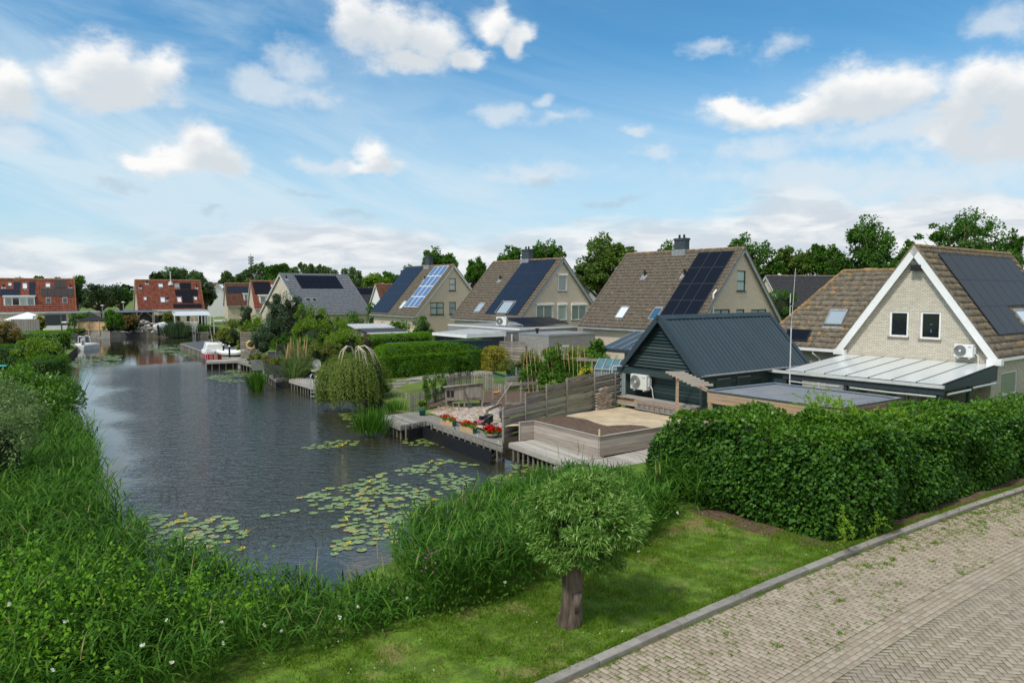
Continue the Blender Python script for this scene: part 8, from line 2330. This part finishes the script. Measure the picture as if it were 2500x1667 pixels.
for a in ((197, 672, 46, 150, 'leaf_tree', 'thin tree with pale gaps right of the far left roof', 1, 720), (190, 690, 36, 126, 'leaf_dark', 'dark tree pressed against the far left gable', 0, 752), (252, 688, 145, 132, 'leaf_dark', 'wide dark tree between the two red-roofed houses', 0, 762), (302, 702, 70, 138, 'leaf_tree', 'lower dark tree left of the red-roofed panel house', 0, 755),
          (312, 697, 28, 420, 'leaf_dark', 'tiny far-off tree clump on the horizon', 0, 712), (388, 662, 40, 165, 'leaf_dark', 'dark tree behind the left end of the panel house ridge', 0, 700), (418, 646, 58, 190, 'leaf_poplar', 'pale grey-green poplar clump behind the flue', 0, 700), (448, 654, 46, 192, 'leaf_poplar', 'pale poplar clump right of the flue', 0, 700), (486, 660, 50, 188, 'leaf_poplar', 'loose poplar at the right end of the panel house ridge', 1, 700),
          (508, 682, 62, 142, 'leaf_dark', 'dark tree beside the right verge of the panel house', 0, 760), (561, 664, 36, 210, 'leaf_poplar', 'small pale tree left of the transmitter mast', 0, 700), (590, 680, 30, 240, 'leaf_tree', 'thin tree just left of the transmitter mast', 1, 705),
          (915, 665, 78, 150, 'leaf_bright', 'rounded pale willow right of the pale grey roof', 0, 712), (700, 678, 60, 200, 'leaf_bright', 'pale green tree top above the red dormer roof', 0, 700),
          (962, 660, 60, 170, 'leaf_tree', 'dark tree left of the full panel slope', 0, 705), (1000, 648, 55, 150, 'leaf_tree', 'dark tree touching the full panel slope ridge', 0, 705),
          (58, 677, 26, 170, 'leaf_tree', 'tree top peeping over the far left ridge, left one', 0, 700), (102, 674, 32, 170, 'leaf_tree', 'tree top peeping over the far left ridge, middle one', 0, 700), (150, 678, 18, 170, 'leaf_tree', 'tiny tree top peeping over the far left ridge, right one', 0, 700)):
    u, vt, w_, Y_, mt, lb, sp, vb_ = a
    btree('garden_tree' if Y_ < 160 else 'far_tree', lb, u, vt, w_, Y_, mt, n=5200, group=WG, sparse=bool(sp), vbot=vb_, lobes=5, clusters=80, size=Y_ / 717 * 1.7)
# far-off woods closing the horizon
Q = []
for k in range(2600):
    Y_ = RG.uniform(430, 620); u = RG.uniform(-250, 2750); h = 7.5 + 2.2 * math.sin(u * .021) + 1.2 * math.sin(u * .07)
    p = AT(u, 900, Y_); Q.append((p.x, p.y, h * .5))
Q = np.array(Q); P = np.repeat(Q, 14, 0) + RG.normal(0, 1, (len(Q) * 14, 3)) * [3.0, 3.0, 2.6]; P[:, 2] = np.clip(P[:, 2], 0, 11)
V, F = leafgeo(P, unit(RG.normal(0, 1, P.shape) + [0, 0, .5]), 1.8, .7, .1); kind(npmesh('far_woods', V, F, 'leaf_dark'), 'stuff', 'low dark woods along the horizon')

# right bank gardens, back to front
for a in ((697, 704, 108, 62, 'leaf_blue', 'tall blue-green tree in front of the pale grey roof', 11000, 'garden_tree'), (742, 730, 58, 60, 'leaf_bright', 'bright green young tree right of the blue-green tree', 3200, 'garden_tree'), (780, 742, 60, 61, 'leaf_bright', 'second bright green tree before the pale skylights', 3000, 'garden_tree')):
    u, vt, w_, Y_, mt, lb, n_, nm = a
    t = bush(nm, lb, u, vt, None, w_, Y_, mt, n=n_, lobes=6, clusters=60, cat='tree')
    m = MB(); m.tube([(0, 0, 0), (.05, 0, 2.2), (0, 0, 4.0)], [.14, .1, .05], 7); m.build('trunk', 'bark', t)
BL = [(620, 762, 62, 70, 'leaf_bright', 'light green shrub left of the blue-green tree', 2200), (602, 740, 44, 80, 'leaf_dark', 'dark spiky palm-like shrub behind the bamboo', 1600),
      (562, 778, 80, 66, 'leaf_olive', 'olive bamboo mass beside the red boat', 3400), (592, 800, 36, 63, 'leaf_olive', 'narrow yellowish bamboo clump by the board screen', 1300), (522, 794, 32, 78, 'leaf_dark', 'dark upright shrub on the black-topped quay', 1000),
      (640, 790, 62, 60, 'leaf_blue', 'grey-green shrub with small leaves behind the deck chairs', 2600), (660, 770, 70, 64, 'leaf_blue', 'blue-grey shrub below the tall tree', 2600), (690, 812, 70, 55, 'leaf_hedge', 'bright laurel block, left end', 2400), (745, 815, 88, 54, 'leaf_hedge', 'bright laurel block, right end', 2800),
      (760, 772, 110, 58, 'leaf_bright', 'sprawling bright shrub above the laurel', 3000), (822, 772, 96, 58, 'leaf_bright', 'yellow-green shrub with pale flowers', 2800), (800, 762, 60, 63, 'leaf_bright', 'rounded light shrub in front of the pale grey gutter', 1800), (850, 756, 86, 66, 'leaf_hedge', 'deep green bush at the right corner of the pale grey house', 2600), (838, 800, 110, 54, 'leaf_bright', 'broad bright shrub above the weeping tree', 3000), (790, 822, 92, 50, 'leaf_olive', 'olive-brown straggly shrub behind the dish', 2400), (730, 840, 70, 49, 'leaf_olive', 'low olive shrub behind the pampas grass', 1500),
      (895, 812, 44, 52, 'leaf_purple', 'purple-leaved shrub left of the clipped hedge', 1000), (872, 838, 50, 48, 'leaf_hedge', 'mid green shrub touching the weeping tree top', 1300), (925, 785, 76, 69, 'leaf_olive', 'low mixed shrub behind the felt-roofed shed', 1700), (975, 778, 70, 68, 'leaf_hedge', 'dark green shrub before the first gabled house', 2200), (1022, 770, 74, 67, 'leaf_hedge', 'taller shrub at the corner of the first gabled house', 2400), (950, 795, 50, 64, 'leaf_yellow', 'yellow-flowered shrub before the first gabled house', 900), (1040, 803, 66, 60, 'leaf_bright', 'pale fern-like shrub at the end of the second hedge', 1500),
      (890, 790, 46, 70, 'leaf_hedge', 'low green shrub beside the grey wall behind', 900), (910, 930, 76, 38.5, 'leaf_hedge', 'low dark shrub right of the weeping tree', 1700), (900, 890, 60, 42, 'leaf_olive', 'olive shrub between weeping tree and long hedge', 1500)]
for u, vt, w_, Y_, mt, lb, n_ in BL: bush('garden_shrub', lb, u, vt, None, w_, Y_, mt, n=n_)
a_, b_ = AT(905, 822, 53), AT(1056, 812, 58.5)
hedge('clipped_hedge', 'narrower clipped hedge behind the blue boarded shed', (a_.x, a_.y), (b_.x, b_.y), 1.3, 0, a_.z, 'leaf_clipped', dens=260, size=.10, amp=.04, ztop1=b_.z)
a_, b_ = G(934, 926), G(1206, 900)
hedge('clipped_hedge', 'long smooth clipped hedge across the middle garden', (a_.x, a_.y), (b_.x, b_.y), 1.7, 0, 2.2, 'leaf_clipped', dens=800, size=.085, amp=.04, aspect=.5, round_=.35)
a_, b_ = G(1200, 908), G(1243, 905)
hedge('yellow_hedge', 'golden yellow clipped hedge block beside the long hedge', (a_.x, a_.y), (b_.x, b_.y), 1.6, 0, 1.72, 'leaf_yellow', dens=420, size=.08, round_=.2)
bush('topiary', 'clipped rounded topiary bush before the long hedge', 993, 882, 932, 40, None, 'leaf_hedge', n=2400, size=.075, lobes=0, cat='topiary', hollow=.9, cl=.28, clusters=110)
for u, vt, vb_, w_, lb in ((1102, 860, 928, 26, 'narrow upright conifer before the long hedge, left one'), (1122, 866, 926, 26, 'middle dark conifer of the three before the long hedge'), (1142, 864, 924, 32, 'rounded conifer of the three before the long hedge, right one')):
    bush('conifer', lb, u, vt, vb_, w_, None, 'leaf_hedge', n=2200, size=.075, lobes=1, cat='conifer', group='dark conifers before the long hedge', hollow=.8, cl=.30, clusters=120, droop=-.4)
bush('conifer', 'spreading olive conifer in front of the yellow hedge', 1255, 872, 935, 82, None, 'leaf_olive', n=3600, size=.085, lobes=5, cat='conifer')
bush('conifer', 'brownish conifer left of the bean canes', 1296, 850, None, 56, 46, 'leaf_olive', n=2600, size=.085, lobes=3, cat='conifer')
bush('garden_shrub', 'low shrub at the foot of the brownish conifer', 1280, 905, 945, 60, None, 'leaf_olive', n=1600, size=.08)
bush('topiary', 'round green topiary peeping over the bean canes', 1364, 834, None, 24, 47, 'leaf_hedge', n=900, lobes=0, cat='topiary', hollow=.9, cl=.28, clusters=110)
bush('garden_shrub', 'domed green hedge behind the bean canes', 1345, 845, None, 62, 49, 'leaf_hedge', n=2000, lobes=2)
a_, b_ = AT(1378, 848, 49), AT(1445, 846, 46)
hedge('clipped_hedge', 'bright clipped hedge right behind the bean canes', (a_.x, a_.y), (b_.x, b_.y), 1.2, 0, a_.z, 'leaf_bright', dens=220, size=.09)
bush('fig_tree', 'large-leaved fig tree beside the veranda roof', 1458, 826, None, 50, 43, 'leaf_hedge', n=900, size=.2, lobes=4, cat='tree', core=False, cl=.4)
bush('climbing_vine', 'vine hanging over the old pergola left of the greenhouse', 1470, 858, None, 82, 40.5, 'leaf_hedge', n=1800, size=.11, cat='climbing plant', core=False, cl=.35)
bush('garden_shrub', 'bright lime bush on the greenhouse roof edge', 1513, 858, None, 30, 38.5, 'leaf_lime', n=900, size=.08, core=False)
t = bush('flower_bush', 'bush covered in yellow flowers behind the slatted fence', 1433, 893, None, 38, 37.5, 'leaf_hedge', n=1500, size=.08, cat='flower bush')
V, F = crown_geo([(0, 0, 1.15, .45, .4, .65)], 260, .07, 40, .2, 1, 0, .9); npmesh('flowers', V, F, 'bloom_yellow', t)
# beans on canes
p = G(1345, 962); BE = thing('bean_row', 'climbing beans on a double row of bamboo canes', 'bean row', (p.x - .9, p.y + 1.2, 0), math.radians(12))
ells = [(.2, .1, .8, .75, .8, .95), (1.0, .1, 1.05, .9, .8, 1.25), (1.9, .2, .85, .7, .8, 1.0), (2.7, .4, .8, .6, .7, .95), (-.4, .2, .6, .5, .6, .8), (1.0, -.6, .5, 1.0, .5, .6)]
V, F = crown_geo(ells, 11000, .11, 150, .22, .7, .35, .7, up=.1); npmesh('bean_leaves', V, F, 'leaf_hedge', BE)
rnd = random.Random(31); 
for k in range(30):
    x = -.6 + k * .125; m = MB(); y0 = -.5 if k % 2 else .7; l = rnd.uniform(-.06, .1)
    m.tube([(x + l, y0, 0), (x - l, .1 + rnd.uniform(-.2, .2), 2.55 + rnd.uniform(-.1, .15))], .013, 5); m.build('cane', 'cane', BE)
m = MB(); m.tube([(1.6, -.1, 1.85), (3.2, -.1, 1.9)], .014, 5); m.build('cross_cane', 'cane', BE)
PG2 = thing('old_pergola', 'dark weathered pergola beam carrying the vine by the greenhouse', 'pergola', (4.0, 40.0, 0), math.radians(-20))
m = MB(); m.beam((-.4, 0, 1.95), (3.0, 0, 1.95), .12, .14); m.build('beam', 'coop_timber', PG2)
for x in (.5, 1.6, 2.8): m = MB(); m.box(x - .05, x + .05, -.05, .05, 0, 1.88); m.build('post', 'coop_timber', PG2)
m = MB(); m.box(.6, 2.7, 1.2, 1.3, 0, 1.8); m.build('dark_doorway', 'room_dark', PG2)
# young apple trees by the coop
for u, vt, vb_, w_, lb in ((1041, 905, 1000, 22, 'thin young fruit tree at the left of the three by the coop'), (1062, 905, 992, 32, 'leafier young fruit tree in the middle by the coop'), (1086, 895, 985, 20, 'young fruit tree rising over the coop roof')):
    t = bush('fruit_tree', lb, u, vt, vb_, w_, None, 'leaf_hedge', n=900, size=.07, lobes=2, cat='tree', core=False, cl=.35, group='young fruit trees by the coop')
    h = AT(u, vt, t.location.y).z; m = MB(); m.tube([(0, 0, 0), (.03, 0, h * .5), (0, 0, h * .95)], [.035, .025, .01], 6); m.build('trunk', 'bark', t)
# weeping tree
WT = thing('weeping_tree', 'weeping tree with bare bleached branches on its crown overhanging the water', 'tree', (-8.5, 38.6, 0))
Ps, Ns = [], []
for k in range(1150):
    a = RG.uniform(0, 2 * np.pi); r0 = RG.uniform(.1, 1.0) ** .6
    R1 = 1.85 * r0 * (1 + .12 * math.sin(3 * a) + .10 * math.sin(7 * a + 1) + .12 * math.cos(a - 3.6)); zt = 2.55 * math.sqrt(max(.06, 1 - (r0 * .82) ** 2)) + RG.normal(0, .08)
    if r0 < .25 and RG.random() < .6: continue
    zb = RG.uniform(-.35, .5) if r0 > .5 else RG.uniform(.3, 1.6)
    n_ = int((zt - zb) / .055)
    for j in range(n_):
        q = j / max(1, n_); z_ = zt - (zt - zb) * q; rr_ = R1 + .16 * math.sin(q * 2.4) + RG.normal(0, .035)
        Ps.append((rr_ * math.cos(a + .02 * j / 10), rr_ * math.sin(a), z_)); Ns.append((math.cos(a), math.sin(a), .1))
P = np.array(Ps) + RG.normal(0, .045, (len(Ps), 3)); V, F = leafgeo(P, unit(np.array(Ns)), .10, .42, 1.1, spread=.6); npmesh('crown', V, F, 'leaf_weeping', WT)
m = MB(); m.tube([(0, 0, -.1), (.05, 0, 1.2), (0, 0, 2.3)], [.16, .13, .1], 9); m.build('trunk', 'bark', WT, smooth=True)
rnd = random.Random(21); m = MB()
for k in range(7):
    a = rnd.uniform(-2.6, .5) if k < 3 else rnd.uniform(-1.2, .3); r = rnd.uniform(.7, 1.3); zz = rnd.uniform(1.3, 2.2)
    p1 = (r * .5 * math.cos(a), r * .5 * math.sin(a), 2.85); m.tube([(0, 0, 2.3), (r * .2 * math.cos(a), r * .2 * math.sin(a), 2.78), p1, (r * .85 * math.cos(a + .1), r * .85 * math.sin(a + .1), 2.5 + .1), (r * 1.2 * math.cos(a + .15), r * 1.2 * math.sin(a + .15), zz)], [.04, .032, .026, .018, .008], 5)
    for j in range(2):
        b0 = rnd.uniform(-.4, .4); m.tube([p1, ((r * .8) * math.cos(a + b0), (r * .8) * math.sin(a + b0), 2.55), (r * math.cos(a + b0), r * math.sin(a + b0), 1.9)], [.02, .014, .006], 4)
m.build('bare_branches', 'pale_bark', WT)
v_, f_ = ico((0, 0, 1.1), 1, 2, (1.55, 1.55, 1.25)); m = MB(); m.v = v_; m.f = f_; m.build('inner_light_block', 'light_block_core', WT)
# pampas, reeds and irises on the right bank
def clump(label, u, vb_, n, r, h0, h1, mat='leaf_reed', nm='reed_clump', w_=.03, droop=(.02, .14), z=None, Y_=None, lean=.35):
    p = G(u, vb_, 0) if Y_ is None else AT(u, 900, Y_); z = 0 if z is None else z; p.z = z
    t = thing(nm, label, 'plant', tuple(p)); P = np.column_stack([RG.normal(0, r * .5, n), RG.normal(0, r * .4, n), np.zeros(n)])
    D = np.column_stack([P[:, 0] * lean / r + RG.normal(0, .10, n), P[:, 1] * lean / r + RG.normal(0, .10, n), np.ones(n)])
    V, F = ribbons(P, D, RG.uniform(h0, h1, n), w_, RG.uniform(*droop, n), 4); npmesh('leaves', V, F, mat, t); return t
clump('upright reed clump at the shore between weeping tree and landing', 903, 1034, 420, .8, .7, 1.25, z=-.4)
clump('reed clump spilling toward the grey landing', 962, 1000, 170, .7, .35, .75, z=-.1)
clump('iris clump in the water below the stone planter', 626, 932, 240, .42, 1.0, 1.5, z=-.6, w_=.05)
t = clump('pampas grass with pale plumes behind the dark deck', 712, 922, 700, .9, 1.2, 2.3, 'leaf_sage', 'pampas_grass', w_=.035, droop=(.15, .4), lean=.8)
V, F = ribbons(np.column_stack([RG.normal(0, .35, 26), RG.normal(0, .3, 26), np.full(26, 1.3)]), RG.normal(0, .16, (26, 3)) + [0, 0, 1], RG.uniform(.9, 1.7, 26), .11, RG.uniform(0, .04, 26)); npmesh('plumes', V, F, 'leaf_grass_dry', t)
bush('garden_shrub', 'rounded fine-leaved shrub at the end of the jetty deck', 632, 868, 902, 58, None, 'leaf_hedge', n=2200, size=.1)
clump('reed bed in the far corner before the low hedge', 436, 826, 900, 1.6, 1.6, 2.4, 'leaf_blue', Y_=99.5, z=-.5, w_=.09)
# left bank
def lshrub(name, label, c_, ells, n, size, mat, **k): return shrub(name, label, c_, ells, n, size, mat, **k)
lshrub('laurel', 'large bright cherry laurel overhanging the left bank', (-17.75, 25.6, 0), [(0, 0, 1.4, 1.7, 2.2, 1.5), (.5, -1.0, 1.3, 1.1, 1.4, 1.2), (-.6, 1.2, 1.25, 1.5, 1.8, 1.3), (-1.6, .4, 1.35, 1.4, 2.2, 1.35)], 15000, .15, 'leaf_laurel', clusters=120, cl=.3, aspect=.45, droop=-.1)
lshrub('sage_willow', 'grey-green willow shrub in front of the cherry laurel', (-15.95, 22.0, 0), [(0, 0, 1.6, 1.3, 1.2, 1.4), (-.9, .2, 1.6, 1.1, 1.2, 1.4)], 11000, .11, 'leaf_sage', clusters=110, cl=.25, aspect=.3)
lshrub('sage_willow', 'nearer grey-green shrub cut by the left picture edge', (-12.95, 17.6, 0), [(.1, 0, 1.75, 1.0, .9, 1.35), (-.8, .1, 1.7, .9, .9, 1.4)], 7000, .10, 'leaf_sage', clusters=80, cl=.28, aspect=.32)
lshrub('garden_shrub', 'bright broadleaf shrub low at the left picture edge', (-11.9, 15.7, 0), [(0, 0, .8, .7, .7, .8)], 3000, .10, 'leaf_laurel', clusters=40, cl=.3, aspect=.5)
a_, b_ = AT(35, 874, 37), AT(108, 876, 37)
hedge('box_hedge', 'small square clipped hedge between the laurel and the flowering bush', (a_.x, a_.y), (b_.x, b_.y), 2.2, 0, AT(70, 876, 37).z, 'leaf_hedge', dens=300, size=.08)
t = bush('flowering_bush', 'rounded bush dusted with white blossom on the left bank', 88, 818, None, 116, 45, 'leaf_bright', n=6500, size=.11, clusters=80, lobes=4)
V, F = crown_geo([(0, 0, 1.6, 1.45, 1.2, 1.5)], 420, .10, 80, .2, 1, 0, .9, up=.0); npmesh('blossom', V, F, 'leaf_sage', t)
a_, b_ = AT(-40, 845, 52), AT(44, 843, 52)
hedge('box_hedge', 'dark clipped hedge at the left edge behind the square hedge', (a_.x, a_.y), (b_.x, b_.y), 2.0, 0, a_.z, 'leaf_hedge', dens=160, size=.1)
a_, b_ = AT(38, 806, 70), AT(132, 806, 70)
hedge('long_hedge', 'long yellow-green clipped hedge before the wicker screen', (a_.x, a_.y), (b_.x, b_.y), 3.0, 0, AT(90, 812, 70).z, 'leaf_clipped', dens=80, size=.14)
bush('photinia', 'reddish brown-tipped bush at the far left edge', 8, 772, None, 84, 60, 'leaf_brown', n=4200, size=.13, clusters=60)
clump('reeds at the foot of the square hedge on the left bank', 138, 960, 500, 1.1, 1.3, 2.1, z=-.4)
clump('short reeds trailing along the left bank', 128, 985, 260, .9, .7, 1.2, z=-.2)
bush('garden_shrub', 'yellow-green rounded shrub right of the white parasols', 97, 764, None, 30, 93, 'leaf_yellow', n=1100, lobes=2)
t = bush('ivy_arch', 'ivy arch left of the larch fence', 190, 775, None, 50, 96, 'leaf_hedge', n=900, lobes=0, core=False, cat='arch')
bpy.data.objects.remove(t.children[0]); V, F = crown_geo([(-.9, 0, 1.0, .55, .5, 1.3), (-.5, 0, 2.2, .8, .5, .5), (.7, 0, 2.4, 1.0, .5, .4)], 1500, .2, 40, .4, .6, .2, .5); npmesh('foliage', V, F, 'leaf_hedge', t)
bush('tall_hedge', 'tall rounded hedge block right of the larch fence', 270, 755, None, 36, 96, 'leaf_hedge', n=2000, lobes=2, cat='hedge'); bush('tall_hedge', 'second lobe of tall hedge reaching down to the far quay', 284, 760, None, 40, 95, 'leaf_hedge', n=2200, lobes=2, cat='hedge')
bush('palm_bush', 'brown-green palm bush beside the carport', 320, 765, None, 44, 99, 'leaf_brown', n=1500, lobes=3); bush('palm_bush', 'green fan palm before the blue doors', 417, 757, None, 40, 104, 'leaf_olive', n=900, lobes=2, core=False, cat='palm')
for u0, u1, Y_, lb in ((374, 413, 101.5, 'low clipped hedge left of the far reeds behind the white boat'), (456, 508, 103, 'low clipped hedge right of the far reeds')):
    a_, b_ = AT(u0, 793, Y_), AT(u1, 793, Y_); hedge('low_hedge', lb, (a_.x, a_.y), (b_.x, b_.y), 1.2, 0, a_.z, 'leaf_hedge', dens=60, size=.18)
bush('garden_shrub', 'dark low planting under the larch fence corner', 185, 800, None, 60, 96, 'leaf_hedge', n=900, lobes=2)
bush('garden_shrub', 'low dark shrubs beside the rockery', 310, 795, None, 40, 99, 'leaf_dark', n=700, lobes=2)
bush('round_tree', 'round dark bush between the third house and the wing roof', 1908, 694, None, 98, 62, 'leaf_tree', n=5200, cat='tree', lobes=5)
bush('garden_shrub', 'small conifer beside the white gable behind the houses', 908, 733, None, 26, 100, 'leaf_hedge', n=700, lobes=1)
